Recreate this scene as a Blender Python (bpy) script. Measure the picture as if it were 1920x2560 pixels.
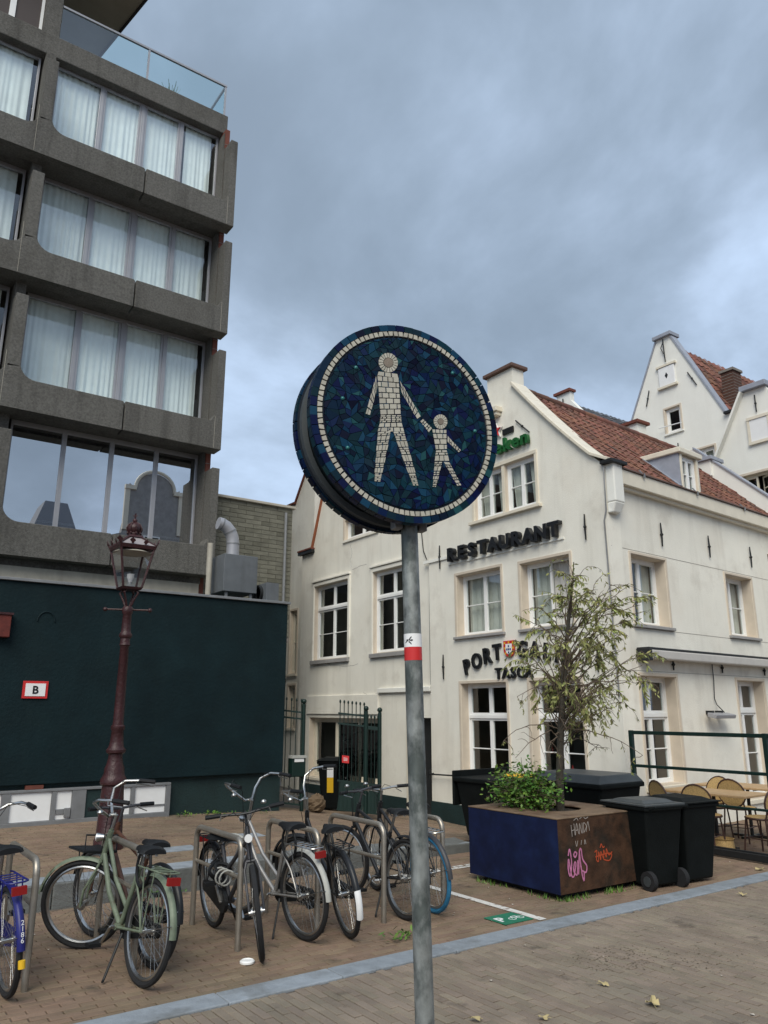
import bpy, math, random
from mathutils import Vector, Matrix, geometry
RAD = math.radians
random.seed(11)
sc = bpy.context.scene
col = sc.collection
for o in list(bpy.data.objects):
    bpy.data.objects.remove(o)

# ------------------------------------------------------------------ camera
cam_d = bpy.data.cameras.new("camera")
cam = bpy.data.objects.new("camera", cam_d)
col.objects.link(cam)
sc.camera = cam
cam_d.sensor_fit = 'HORIZONTAL'
cam_d.sensor_width = 36.0
cam_d.lens = 36.0
cam_d.clip_start = 0.05
cam_d.clip_end = 2000
PITCH, AZ = RAD(14.5), RAD(54.6)
hd = Vector((math.cos(AZ), math.sin(AZ), 0))
rt = Vector((math.sin(AZ), -math.cos(AZ), 0))
fw = hd * math.cos(PITCH) + Vector((0, 0, 1)) * math.sin(PITCH)
up = -hd * math.sin(PITCH) + Vector((0, 0, 1)) * math.cos(PITCH)
m = Matrix((rt, up, -fw)).transposed().to_4x4()
m.translation = (0, 0, 1.8)
cam.matrix_world = m

# ------------------------------------------------------------------ sky, sun, exposure
SUN_EL, SUN_AZ = RAD(46), RAD(226)          # the direction the light comes from (angle from +X)
world = bpy.data.worlds.new("World")
sc.world = world
world.use_nodes = True
wn = world.node_tree
wn.nodes.clear()
def wnode(t, **k):
    n = wn.nodes.new(t)
    for a, b in k.items():
        setattr(n, a, b)
    return n
out = wnode('ShaderNodeOutputWorld')
bg = wnode('ShaderNodeBackground')
bg.inputs['Strength'].default_value = 0.1
sky = wnode('ShaderNodeTexSky', sky_type='NISHITA', sun_disc=False, sun_elevation=SUN_EL,
            sun_rotation=math.pi / 2 - SUN_AZ, air_density=1.0, dust_density=2.0)
tc = wnode('ShaderNodeTexCoord')
sep = wnode('ShaderNodeSeparateXYZ')
wn.links.new(tc.outputs['Generated'], sep.inputs[0])
def wmath(op, a, b):
    n = wnode('ShaderNodeMath', operation=op)
    for i, q in enumerate((a, b)):
        if isinstance(q, (int, float)):
            n.inputs[i].default_value = q
        else:
            wn.links.new(q, n.inputs[i])
    return n.outputs[0]
zz = wmath('ADD', wmath('MAXIMUM', sep.outputs[2], 0.0), 0.55)
comb = wnode('ShaderNodeCombineXYZ')
wn.links.new(wmath('DIVIDE', sep.outputs[0], zz), comb.inputs[0])
wn.links.new(wmath('DIVIDE', sep.outputs[1], zz), comb.inputs[1])
comb.inputs[2].default_value = 12.63
n1 = wnode('ShaderNodeTexNoise')
n1.inputs['Scale'].default_value = 2.1
n1.inputs['Detail'].default_value = 7
n1.inputs['Roughness'].default_value = 0.54
n1.inputs['Distortion'].default_value = 0.25
wn.links.new(comb.outputs[0], n1.inputs['Vector'])
ramp = wnode('ShaderNodeValToRGB')
cr = ramp.color_ramp
cr.interpolation = 'B_SPLINE'
cr.elements[0].position = 0.34
cr.elements[0].color = (0.225, 0.288, 0.365, 1)
cr.elements[1].position = 0.64
cr.elements[1].color = (0.60, 0.76, 1.0, 1)
e = cr.elements.new(0.44); e.color = (0.285, 0.362, 0.462, 1)
e = cr.elements.new(0.53); e.color = (0.405, 0.505, 0.65, 1)
wn.links.new(n1.outputs['Fac'], ramp.inputs[0])
scl = wnode('ShaderNodeVectorMath', operation='SCALE')
scl.inputs['Scale'].default_value = 6.3
wn.links.new(ramp.outputs[0], scl.inputs[0])
mx = wnode('ShaderNodeMix', data_type='RGBA')
mx.inputs['Factor'].default_value = 0.92
wn.links.new(sky.outputs[0], mx.inputs['A'])
wn.links.new(scl.outputs[0], mx.inputs['B'])
wn.links.new(mx.outputs['Result'], bg.inputs['Color'])
wn.links.new(bg.outputs[0], out.inputs[0])

sun_d = bpy.data.lights.new("sun", 'SUN')
sun_d.energy = 1.45
sun_d.angle = RAD(40)
sun_d.color = (1.0, 0.955, 0.845)
sun = bpy.data.objects.new("sun", sun_d)
col.objects.link(sun)
sdir = Vector((math.cos(SUN_EL) * math.cos(SUN_AZ), math.cos(SUN_EL) * math.sin(SUN_AZ), math.sin(SUN_EL)))
sun.rotation_euler = sdir.to_track_quat('Z', 'Y').to_euler()
sun.location = sdir * 60
vs = sc.view_settings
vs.view_transform = 'Standard'
vs.look = 'None'
vs.exposure = 1.0
vs.gamma = 1
vs.use_curve_mapping = False
sc.render.engine = 'CYCLES'
sc.cycles.transparent_max_bounces = 16
sc.cycles.max_bounces = 8

# ------------------------------------------------------------------ materials
def mat(name, c, rough=0.7, metal=0.0, var=0.0, vsc=2.0, c2=None, c2sc=1.0, c2lo=0.5, c2hi=0.7,
        bump=0.0, bsc=40.0, isl=0.0, hue=0.0, spec=0.4, stretch=None, streak=None, emit=None, wpos=False, spots=None):
    M = bpy.data.materials.new(name)
    M.use_nodes = True
    nt = M.node_tree
    b = nt.nodes['Principled BSDF']
    b.inputs['Roughness'].default_value = rough
    b.inputs['Metallic'].default_value = metal
    b.inputs['Specular IOR Level'].default_value = spec
    N, L = nt.nodes.new, nt.links.new
    tcn = N('ShaderNodeTexCoord')
    oi = N('ShaderNodeObjectInfo')
    vec = N('ShaderNodeVectorMath'); vec.operation = 'ADD'
    L(tcn.outputs['Object'], vec.inputs[0])
    if isl:
        rv = N('ShaderNodeVectorMath'); rv.operation = 'SCALE'
        rv.inputs[0].default_value = (37, 53, 71)
        L(oi.outputs['Random'], rv.inputs['Scale'])
        L(rv.outputs[0], vec.inputs[1])
    mp = N('ShaderNodeMapping')
    if stretch:
        mp.inputs['Scale'].default_value = stretch
    if wpos:
        gpos = N('ShaderNodeNewGeometry')
        L(gpos.outputs['Position'], mp.inputs[0])
    else:
        L(vec.outputs[0], mp.inputs[0])
    V = mp.outputs[0]
    base = N('ShaderNodeRGB'); base.outputs[0].default_value = (*c, 1)
    cur = base.outputs[0]
    def noise(sc_, det=4, vecs=V):
        n = N('ShaderNodeTexNoise')
        n.inputs['Scale'].default_value = sc_
        n.inputs['Detail'].default_value = det
        n.inputs['Roughness'].default_value = 0.6
        L(vecs, n.inputs['Vector'])
        return n.outputs['Fac']
    if c2:
        mr = N('ShaderNodeMapRange')
        mr.inputs['From Min'].default_value = c2lo
        mr.inputs['From Max'].default_value = c2hi
        L(noise(c2sc, 6), mr.inputs['Value'])
        mxn = N('ShaderNodeMix'); mxn.data_type = 'RGBA'
        L(mr.outputs[0], mxn.inputs['Factor'])
        L(cur, mxn.inputs['A'])
        mxn.inputs['B'].default_value = (*c2, 1)
        cur = mxn.outputs['Result']
    if spots:
        mr = N('ShaderNodeMapRange')
        mr.inputs['From Min'].default_value = spots[4]
        mr.inputs['From Max'].default_value = spots[5]
        mr.inputs['To Max'].default_value = 0.75
        L(noise(spots[3], 5), mr.inputs['Value'])
        mxn = N('ShaderNodeMix'); mxn.data_type = 'RGBA'
        L(mr.outputs[0], mxn.inputs['Factor'])
        L(cur, mxn.inputs['A'])
        mxn.inputs['B'].default_value = (*spots[:3], 1)
        cur = mxn.outputs['Result']
    if streak:
        mp2 = N('ShaderNodeMapping'); mp2.inputs['Scale'].default_value = (2.2, 2.2, 0.22)
        L(vec.outputs[0], mp2.inputs[0])
        mr = N('ShaderNodeMapRange')
        mr.inputs['From Min'].default_value = 0.5
        mr.inputs['From Max'].default_value = 0.78
        mr.inputs['To Max'].default_value = streak[3]
        L(noise(1.6, 7, mp2.outputs[0]), mr.inputs['Value'])
        mxn = N('ShaderNodeMix'); mxn.data_type = 'RGBA'
        L(mr.outputs[0], mxn.inputs['Factor'])
        L(cur, mxn.inputs['A'])
        mxn.inputs['B'].default_value = (*streak[:3], 1)
        cur = mxn.outputs['Result']
    if var or isl or hue:
        hs = N('ShaderNodeHueSaturation')
        val = None
        if isl or hue:
            ge = N('ShaderNodeNewGeometry')
            ad = N('ShaderNodeMath'); ad.operation = 'ADD'
            L(oi.outputs['Random'], ad.inputs[0]); L(ge.outputs['Random Per Island'], ad.inputs[1])
            fr = N('ShaderNodeMath'); fr.operation = 'FRACT'
            L(ad.outputs[0], fr.inputs[0])
            rnd = fr.outputs[0]
            mr = N('ShaderNodeMapRange')
            mr.inputs['To Min'].default_value = 1 - isl
            mr.inputs['To Max'].default_value = 1 + isl
            L(rnd, mr.inputs['Value'])
            val = mr.outputs[0]
            if hue:
                m7 = N('ShaderNodeMath'); m7.operation = 'MULTIPLY'; m7.inputs[1].default_value = 7.31
                L(rnd, m7.inputs[0])
                f7 = N('ShaderNodeMath'); f7.operation = 'FRACT'; L(m7.outputs[0], f7.inputs[0])
                mh = N('ShaderNodeMapRange')
                mh.inputs['To Min'].default_value = 0.5 - hue
                mh.inputs['To Max'].default_value = 0.5 + hue
                L(f7.outputs[0], mh.inputs['Value'])
                L(mh.outputs[0], hs.inputs['Hue'])
        if var:
            mr = N('ShaderNodeMapRange')
            mr.inputs['From Min'].default_value = 0.3
            mr.inputs['From Max'].default_value = 0.7
            mr.inputs['To Min'].default_value = 1 - var
            mr.inputs['To Max'].default_value = 1 + var
            L(noise(vsc, 6), mr.inputs['Value'])
            if val:
                mu = N('ShaderNodeMath'); mu.operation = 'MULTIPLY'
                L(val, mu.inputs[0]); L(mr.outputs[0], mu.inputs[1]); val = mu.outputs[0]
            else:
                val = mr.outputs[0]
        L(val, hs.inputs['Value'])
        L(cur, hs.inputs['Color'])
        cur = hs.outputs[0]
    L(cur, b.inputs['Base Color'])
    if bump:
        bp = N('ShaderNodeBump')
        bp.inputs['Strength'].default_value = bump
        bp.inputs['Distance'].default_value = 0.02
        L(noise(bsc, 3), bp.inputs['Height'])
        L(bp.outputs[0], b.inputs['Normal'])
    if emit:
        b.inputs['Emission Color'].default_value = (*emit[:3], 1)
        b.inputs['Emission Strength'].default_value = emit[3]
    return M

def glass(name, tint, refl=0.06, rough=0.0):
    M = bpy.data.materials.new(name)
    M.use_nodes = True
    nt = M.node_tree
    nt.nodes.clear()
    N, L = nt.nodes.new, nt.links.new
    o = N('ShaderNodeOutputMaterial')
    tr = N('ShaderNodeBsdfTransparent'); tr.inputs[0].default_value = (*tint, 1)
    gl = N('ShaderNodeBsdfGlossy'); gl.inputs['Roughness'].default_value = rough
    gl.inputs['Color'].default_value = (0.95, 0.97, 1, 1)
    lw = N('ShaderNodeLayerWeight'); lw.inputs['Blend'].default_value = 0.5
    pw = N('ShaderNodeMath'); pw.operation = 'POWER'; pw.inputs[1].default_value = 4.5
    L(lw.outputs['Facing'], pw.inputs[0])
    ad = N('ShaderNodeMath'); ad.operation = 'ADD'; ad.inputs[1].default_value = 0.04 + refl; ad.use_clamp = True
    L(pw.outputs[0], ad.inputs[0])
    mxs = N('ShaderNodeMixShader')
    L(ad.outputs[0], mxs.inputs[0]); L(tr.outputs[0], mxs.inputs[1]); L(gl.outputs[0], mxs.inputs[2])
    L(mxs.outputs[0], o.inputs[0])
    return M

MT = {}
MT['plaster'] = mat('cream_plaster', (0.80, 0.77, 0.68), 0.85, var=0.07, vsc=0.8, c2=(0.70, 0.64, 0.54), c2sc=0.6, c2lo=0.5, c2hi=0.85, bump=0.25, bsc=60, streak=(0.46, 0.43, 0.36, 0.34), spots=(0.62, 0.58, 0.50, 1.7, 0.55, 0.75))
MT['plaster_b'] = mat('white_plaster', (0.80, 0.79, 0.73), 0.85, var=0.05, vsc=0.9, bump=0.2, bsc=50, streak=(0.55, 0.52, 0.46, 0.2))
MT['casing'] = mat('beige_window_casing', (0.60, 0.52, 0.42), 0.7, var=0.07, vsc=4)
MT['whitepaint'] = mat('white_painted_wood', (0.82, 0.82, 0.80), 0.45, var=0.04, vsc=5)
MT['creampaint'] = mat('cream_painted_wood', (0.70, 0.64, 0.52), 0.5, var=0.06, vsc=5)
MT['sill'] = mat('grey_stone_sill', (0.30, 0.29, 0.28), 0.8, var=0.12, vsc=8)
MT['iron'] = mat('black_iron', (0.012, 0.013, 0.014), 0.55, var=0.2, vsc=12)
MT['lettering'] = mat('black_sign_letters', (0.012, 0.013, 0.015), 0.35, var=0.1, vsc=8)
MT['concrete'] = mat('exposed_aggregate_concrete', (0.118, 0.113, 0.102), 0.95, var=0.30, vsc=26, c2=(0.085, 0.08, 0.07), c2sc=0.9, c2lo=0.52, c2hi=0.75, bump=0.9, bsc=55, streak=(0.05, 0.047, 0.042, 0.8), isl=0.05)
MT['concrete_light'] = mat('cream_concrete_band', (0.40, 0.37, 0.31), 0.9, var=0.1, vsc=6, streak=(0.2, 0.18, 0.15, 0.5))
MT['alu'] = mat('brushed_aluminium_frame', (0.36, 0.36, 0.38), 0.45, metal=0.35, var=0.05, vsc=4)
MT['curtain'] = mat('white_net_curtain', (0.90, 0.91, 0.89), 0.9, isl=0.06, var=0.05, vsc=3)
MT['darkwall'] = mat('dark_teal_painted_wall', (0.0036, 0.0135, 0.0165), 0.75, streak=(0.009, 0.022, 0.024, 0.35), var=0.25, vsc=1.3, c2=(0.005, 0.0165, 0.0195), c2sc=2.2, bump=0.35, bsc=22, spec=0.2)
MT['darkplinth'] = mat('dark_green_plinth', (0.010, 0.026, 0.026), 0.7, var=0.2, vsc=3, bump=0.3, bsc=30)
MT['brickred'] = mat('red_brick', (0.16, 0.05, 0.033), 0.85, var=0.2, vsc=12, isl=0.2)
MT['mortar'] = mat('grey_mortar', (0.20, 0.18, 0.16), 0.95, var=0.15, vsc=20)
MT['greybrick'] = mat('weathered_olive_block', (0.155, 0.150, 0.118), 0.9, var=0.16, vsc=5, c2=(0.085, 0.083, 0.062), c2sc=0.9, c2lo=0.5, c2hi=0.72, isl=0.08, bump=0.3, bsc=25)
MT['pantile'] = mat('orange_red_pantile', (0.175, 0.072, 0.046), 0.8, var=0.25, vsc=6, c2=(0.075, 0.05, 0.038), c2sc=0.8, c2lo=0.48, c2hi=0.72, isl=0.3, hue=0.012)
MT['pantile_dark'] = mat('dark_grey_pantile', (0.06, 0.062, 0.068), 0.7, var=0.2, vsc=6, isl=0.2)
MT['lead'] = mat('grey_lead_flashing', (0.29, 0.31, 0.36), 0.6, var=0.12, vsc=5)
MT['zinc'] = mat('zinc_grey', (0.23, 0.235, 0.24), 0.55, metal=0.4, var=0.12, vsc=6)
MT['ductgrey'] = mat('painted_duct_grey', (0.115, 0.125, 0.135), 0.6, var=0.15, vsc=4, streak=(0.06, 0.06, 0.06, 0.4))
MT['galv'] = mat('galvanised_steel_pole', (0.25, 0.265, 0.255), 0.55, metal=0.4, var=0.3, vsc=30, c2=(0.10, 0.115, 0.108), c2sc=16, c2lo=0.44, c2hi=0.58, stretch=(1, 1, 0.6))
MT['rack'] = mat('dull_stainless_tube', (0.36, 0.325, 0.275), 0.42, metal=0.75, var=0.15, vsc=10)
MT['chrome'] = mat('worn_chrome', (0.45, 0.45, 0.44), 0.3, metal=0.95, var=0.1, vsc=20)
MT['rubber'] = mat('black_tyre_rubber', (0.014, 0.014, 0.015), 0.8, var=0.2, vsc=30)
MT['blueRubber'] = mat('blue_tyre_rubber', (0.025, 0.16, 0.30), 0.7, var=0.2, vsc=20)
MT['blackplastic'] = mat('black_plastic', (0.010, 0.011, 0.0125), 0.6, var=0.15, vsc=15, spec=0.25)
MT['binplastic'] = mat('dark_bin_plastic', (0.005, 0.0065, 0.0065), 0.65, spec=0.14, var=0.25, vsc=5, bump=0.15, bsc=60)
MT['lidgrey'] = mat('grey_bin_lid', (0.05, 0.057, 0.06), 0.45, var=0.18, vsc=5)
MT['oxblood'] = mat('oxblood_lamp_paint', (0.040, 0.0125, 0.0135), 0.45, var=0.3, vsc=10, bump=0.4, bsc=26)
MT['white'] = mat('white_enamel', (0.80, 0.80, 0.79), 0.4, var=0.03, vsc=6)
MT['redsign'] = mat('red_sign_paint', (0.55, 0.03, 0.03), 0.45, var=0.08, vsc=10)
MT['redlamp'] = mat('red_reflector', (0.24, 0.012, 0.012), 0.25)
MT['yellow'] = mat('yellow_plastic', (0.72, 0.43, 0.02), 0.45)
MT['ink'] = mat('black_print', (0.01, 0.01, 0.012), 0.5)
MT['granite'] = mat('blue_grey_kerb_stone', (0.235, 0.26, 0.285), 0.8, var=0.14, vsc=9, c2=(0.15, 0.16, 0.165), c2sc=3, isl=0.1, bump=0.3, bsc=50)
MT['steppe'] = mat('dark_kerb_stone', (0.13, 0.135, 0.13), 0.85, var=0.2, vsc=6, isl=0.1, bump=0.3, bsc=30)
PAVE = dict(rough=0.92, var=0.16, vsc=2.2, isl=0.11, hue=0.010, bump=0.3, bsc=60, wpos=True, spec=0.25, spots=(0.07, 0.058, 0.046, 3.2, 0.60, 0.72))
MT['clinker'] = mat('brown_clinker_brick', (0.22, 0.178, 0.136), c2=(0.165, 0.142, 0.114), c2sc=0.5, **PAVE)
MT['clinker_r'] = mat('reddish_clinker_brick', (0.205, 0.145, 0.100), c2=(0.165, 0.13, 0.09), c2sc=0.6, **PAVE)
MT['joint'] = mat('sandy_joint', (0.105, 0.092, 0.078), 0.95, var=0.25, vsc=8)
MT['roadmark'] = mat('white_road_paint', (0.62, 0.60, 0.56), 0.8, var=0.1, vsc=12, c2=(0.25, 0.2, 0.17), c2sc=14, c2lo=0.55, c2hi=0.62)
MT['parkgreen'] = mat('green_parking_tile', (0.02, 0.16, 0.09), 0.6, var=0.15, vsc=10)
MT['navy'] = mat('navy_painted_steel', (0.0045, 0.009, 0.038), 0.6, spec=0.25, spots=(0.02, 0.022, 0.035, 14, 0.68, 0.74), var=0.3, vsc=7, c2=(0.007, 0.015, 0.055), c2sc=3)
MT['rust'] = mat('weathering_steel', (0.06, 0.031, 0.018), 0.85, spec=0.2, spots=(0.02, 0.013, 0.009, 6, 0.58, 0.7), var=0.4, vsc=9, c2=(0.025, 0.019, 0.014), c2sc=3.2, c2lo=0.47, c2hi=0.65, bump=0.25, bsc=50)
MT['rusttop'] = mat('weathering_steel_rim', (0.17, 0.115, 0.072), 0.8, var=0.25, vsc=9, c2=(0.10, 0.055, 0.032), c2sc=3.5)
MT['pink'] = mat('pink_spray_paint', (0.50, 0.17, 0.31), 0.7, var=0.3, vsc=12)
MT['orange'] = mat('orange_spray_paint', (0.42, 0.065, 0.02), 0.6)
MT['chalk'] = mat('pale_marker', (0.32, 0.28, 0.25), 0.7)
MT['soil'] = mat('dark_soil', (0.03, 0.022, 0.015), 0.95, var=0.3, vsc=20, bump=0.6, bsc=40)
MT['bark'] = mat('grey_green_bark', (0.055, 0.048, 0.036), 0.9, var=0.3, vsc=18, bump=0.6, bsc=60)
MT['twig'] = mat('brown_twig', (0.12, 0.088, 0.062), 0.85)
MT['leafolive'] = mat('olive_leaf', (0.25, 0.26, 0.085), 0.6, isl=0.45, hue=0.03)
MT['leafgreen'] = mat('fresh_green_leaf', (0.085, 0.17, 0.025), 0.55, isl=0.5, hue=0.03)
MT['deadleaf'] = mat('yellow_fallen_leaf', (0.42, 0.34, 0.17), 0.75, var=0.2, vsc=20)
MT['fence'] = mat('dark_green_coated_steel', (0.006, 0.021, 0.017), 0.45, var=0.15, vsc=8)
MT['cane'] = mat('woven_cane', (0.46, 0.31, 0.13), 0.7, var=0.3, vsc=60)
MT['canedark'] = mat('dark_cane_frame', (0.06, 0.03, 0.022), 0.5)
MT['tabletop'] = mat('oak_table_top', (0.44, 0.29, 0.15), 0.55, var=0.15, vsc=3, stretch=(1, 9, 1))
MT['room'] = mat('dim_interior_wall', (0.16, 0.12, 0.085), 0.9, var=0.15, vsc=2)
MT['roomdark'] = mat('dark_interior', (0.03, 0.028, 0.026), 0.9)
MT['awning'] = mat('grey_awning_cassette', (0.47, 0.45, 0.42), 0.5, var=0.06, vsc=6)
MT['skin'] = mat('skin', (0.50, 0.30, 0.22), 0.55)
MT['hair'] = mat('pale_hair', (0.50, 0.42, 0.34), 0.8)
MT['bluecloth'] = mat('light_blue_cloth', (0.09, 0.25, 0.42), 0.85)
MT['darkcloth'] = mat('dark_cloth', (0.02, 0.03, 0.05), 0.85)
MT['glass'] = glass('window_glass', (0.84, 0.90, 0.88), 0.08)
MT['glass_tower'] = glass('tower_window_glass', (0.90, 0.965, 0.965), 0.10)
MT['glass_mirror'] = glass('dark_reflective_glass', (0.30, 0.34, 0.35), 0.62)
MT['glass_rail'] = glass('balustrade_glass', (0.70, 0.87, 0.88), 0.10)
MT['glass_lamp'] = glass('lantern_glass', (0.92, 0.93, 0.93), 0.03)
MT['whitetile'] = mat('off_white_mosaic', (0.43, 0.41, 0.345), 0.4, isl=0.12, hue=0.006)
MT['grout'] = mat('dark_blue_grout', (0.006, 0.012, 0.022), 0.9)
def blues():
    M = mat('blue_glass_mosaic', (0.5, 0.5, 0.5), 0.38, spec=0.18)
    nt = M.node_tree; N, L = nt.nodes.new, nt.links.new
    b = nt.nodes['Principled BSDF']
    oi, ge = N('ShaderNodeObjectInfo'), N('ShaderNodeNewGeometry')
    ad = N('ShaderNodeMath'); L(oi.outputs['Random'], ad.inputs[0]); L(ge.outputs['Random Per Island'], ad.inputs[1])
    fr = N('ShaderNodeMath'); fr.operation = 'FRACT'; L(ad.outputs[0], fr.inputs[0])
    rp = N('ShaderNodeValToRGB'); c = rp.color_ramp; c.interpolation = 'CONSTANT'
    cols = [(0.002, 0.004, 0.018), (0.002, 0.011, 0.050), (0.0025, 0.017, 0.03), (0.002, 0.006, 0.042), (0.003, 0.025, 0.060),
            (0.002, 0.014, 0.036), (0.004, 0.032, 0.050), (0.002, 0.008, 0.022), (0.006, 0.042, 0.085), (0.003, 0.02, 0.03), (0.014, 0.065, 0.075)]
    c.elements[0].color = (*cols[0], 1)
    c.elements[1].position = 0.965; c.elements[1].color = (*cols[-1], 1)
    for i, q in enumerate(cols[1:-1]):
        e = c.elements.new((i + 1) / len(cols)); e.color = (*q, 1)
    L(fr.outputs[0], rp.inputs[0]); L(rp.outputs[0], b.inputs['Base Color'])
    return M
MT['bluetile'] = blues()
def M_of(m):
    return MT[m] if isinstance(m, str) else m

# ------------------------------------------------------------------ mesh helpers
W = {}
def V3(*a):
    return Vector(a)
class MB:
    def __init__(s):
        s.v, s.f = [], []
    def add(s, vs, fs):
        o = len(s.v)
        s.v += [tuple(p) for p in vs]
        s.f += [tuple(i + o for i in f) for f in fs]
        return s
    HEX = [(0, 3, 2, 1), (4, 5, 6, 7), (0, 1, 5, 4), (1, 2, 6, 5), (2, 3, 7, 6), (3, 0, 4, 7)]
    def box(s, x0, x1, y0, y1, z0, z1):
        return s.add([(x0, y0, z0), (x1, y0, z0), (x1, y1, z0), (x0, y1, z0), (x0, y0, z1), (x1, y0, z1), (x1, y1, z1), (x0, y1, z1)], MB.HEX)
    def hexa(s, pts):
        return s.add(pts, MB.HEX)
    def bar(s, p, q, w, h, upv=(0, 0, 1)):
        p, q = Vector(p), Vector(q)
        d = (q - p).normalized()
        u = Vector(upv)
        a = d.cross(u)
        if a.length < 1e-4:
            a = d.cross(Vector((1, 0, 0)))
        a.normalize(); b = a.cross(d).normalized()
        a, b = a * w / 2, b * h / 2
        return s.add([p - a - b, p + a - b, p + a + b, p - a + b, q - a - b, q + a - b, q + a + b, q - a + b], MB.HEX)
    def tube(s, pts, r, n=8, closed=False, cap=True):
        pts = [Vector(p) for p in pts]
        k = len(pts)
        rs = r if isinstance(r, (list, tuple)) else [r] * k
        prev = None
        rings = []
        for i, p in enumerate(pts):
            if closed:
                d = pts[(i + 1) % k] - pts[i - 1]
            else:
                d = pts[min(i + 1, k - 1)] - pts[max(i - 1, 0)]
            d.normalize()
            if prev is None:
                a = d.cross(Vector((0, 0, 1)))
                if a.length < 0.1:
                    a = d.cross(Vector((1, 0, 0)))
            else:
                a = prev - d * prev.dot(d)
            a.normalize(); prev = a
            b = d.cross(a)
            rings.append([p + (a * math.cos(2 * math.pi * j / n) + b * math.sin(2 * math.pi * j / n)) * rs[i] for j in range(n)])
        vs = [q for rg in rings for q in rg]
        fs = []
        for i in range(k if closed else k - 1):
            for j in range(n):
                i2 = (i + 1) % k
                fs.append((i * n + j, i * n + (j + 1) % n, i2 * n + (j + 1) % n, i2 * n + j))
        if cap and not closed:
            fs.append(tuple(range(n))[::-1]); fs.append(tuple((k - 1) * n + j for j in range(n)))
        return s.add(vs, fs)
    def lathe(s, prof, n=20, c=(0, 0, 0)):
        c = Vector(c)
        vs, fs = [], []
        for r, z in prof:
            vs += [c + Vector((r * math.cos(2 * math.pi * j / n), r * math.sin(2 * math.pi * j / n), z)) for j in range(n)]
        for i in range(len(prof) - 1):
            for j in range(n):
                fs.append((i * n + j, i * n + (j + 1) % n, (i + 1) * n + (j + 1) % n, (i + 1) * n + j))
        fs.append(tuple(range(n))[::-1]); fs.append(tuple((len(prof) - 1) * n + j for j in range(n)))
        return s.add(vs, fs)
    def ball(s, c, r, n=10, sz=(1, 1, 1)):
        prof = [(max(1e-4, math.sin(math.pi * i / n)) * r, -math.cos(math.pi * i / n) * r) for i in range(n + 1)]
        o = len(s.v)
        s.lathe(prof, n + 2)
        for i in range(o, len(s.v)):
            x, y, z = s.v[i]
            s.v[i] = (c[0] + x * sz[0], c[1] + y * sz[1], c[2] + z * sz[2])
        return s
    def poly(s, outer, P, d0, d1, holes=()):
        """a plate with holes: outline in (u, v), P(u, v, d) to a point, d0 back, d1 front"""
        loops = [list(outer)] + [list(h) for h in holes]
        tris = geometry.tessellate_polygon([[Vector((a, b, 0)) for a, b in lp] for lp in loops])
        flat = [q for lp in loops for q in lp]
        n = len(flat)
        vs = [P(a, b, d1) for a, b in flat] + [P(a, b, d0) for a, b in flat]
        fs = [tuple(t) for t in tris] + [tuple(i + n for i in t[::-1]) for t in tris]
        o = 0
        for lp in loops:
            k = len(lp)
            for i in range(k):
                a, b = o + i, o + (i + 1) % k
                fs.append((a, b, b + n, a + n))
            o += k
        return s.add(vs, fs)
    def build(s, name, mt, parent=None, smooth=False, bev=0, world=True, loc=None):
        me = bpy.data.meshes.new(name)
        vs = s.v
        off = W.get(parent.name) if (parent is not None and world) else None
        if off is not None:
            vs = [(a - off.x, b - off.y, c - off.z) for a, b, c in vs]
        me.from_pydata(vs, [], s.f)
        me.materials.append(M_of(mt))
        import bmesh
        bm = bmesh.new(); bm.from_mesh(me)
        bmesh.ops.recalc_face_normals(bm, faces=bm.faces)
        bm.to_mesh(me); bm.free()
        if smooth:
            me.shade_smooth()
            me.set_sharp_from_angle(angle=RAD(42))
        o = bpy.data.objects.new(name, me)
        col.objects.link(o)
        if parent is not None:
            o.parent = parent
            if off is not None:
                W[o.name] = off
        if loc is not None:
            o.location = loc
        if bev:
            bvm = o.modifiers.new('bevel', 'BEVEL')
            bvm.width = bev; bvm.segments = 2; bvm.limit_method = 'ANGLE'; bvm.angle_limit = RAD(35)
        return o
def tag(o, label, cat, group=None):
    o['label'] = label; o['category'] = cat
    if group:
        o['group'] = group
    return o
def structure(o):
    o['kind'] = 'structure'
    return o
def stuff(o):
    o['kind'] = 'stuff'
    return o
def thing(name, label, cat, loc=(0, 0, 0), rot=(0, 0, 0), group=None):
    o = bpy.data.objects.new(name, None)
    col.objects.link(o)
    o.empty_display_size = 0.1
    o.location = loc; o.rotation_euler = rot
    W[o.name] = Vector(loc)
    return tag(o, label, cat, group)
def inst(src, name, parent=None, loc=(0, 0, 0), rot=(0, 0, 0)):
    """another object on the same mesh data"""
    o = bpy.data.objects.new(name, src.data)
    col.objects.link(o)
    o.parent = parent; o.location = loc; o.rotation_euler = rot
    return o
def copy_tree(o, parent=None):
    c = o.copy(); col.objects.link(c); c.parent = parent
    for ch in [q for q in bpy.data.objects if q.parent == o]:
        copy_tree(ch, c)
    return c
def text_mesh(txt, size, depth, bold=0.0, shear=0.0):
    cu = bpy.data.curves.new('txt', 'FONT')
    cu.body = txt; cu.size = size; cu.extrude = depth / 2; cu.offset = bold; cu.shear = shear
    cu.resolution_u = 3
    cu.align_x = 'CENTER'
    to = bpy.data.objects.new('txt', cu)
    col.objects.link(to)
    dg = bpy.context.evaluated_depsgraph_get()
    me = bpy.data.meshes.new_from_object(to.evaluated_get(dg))
    bpy.data.objects.remove(to); bpy.data.curves.remove(cu)
    return me
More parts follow.
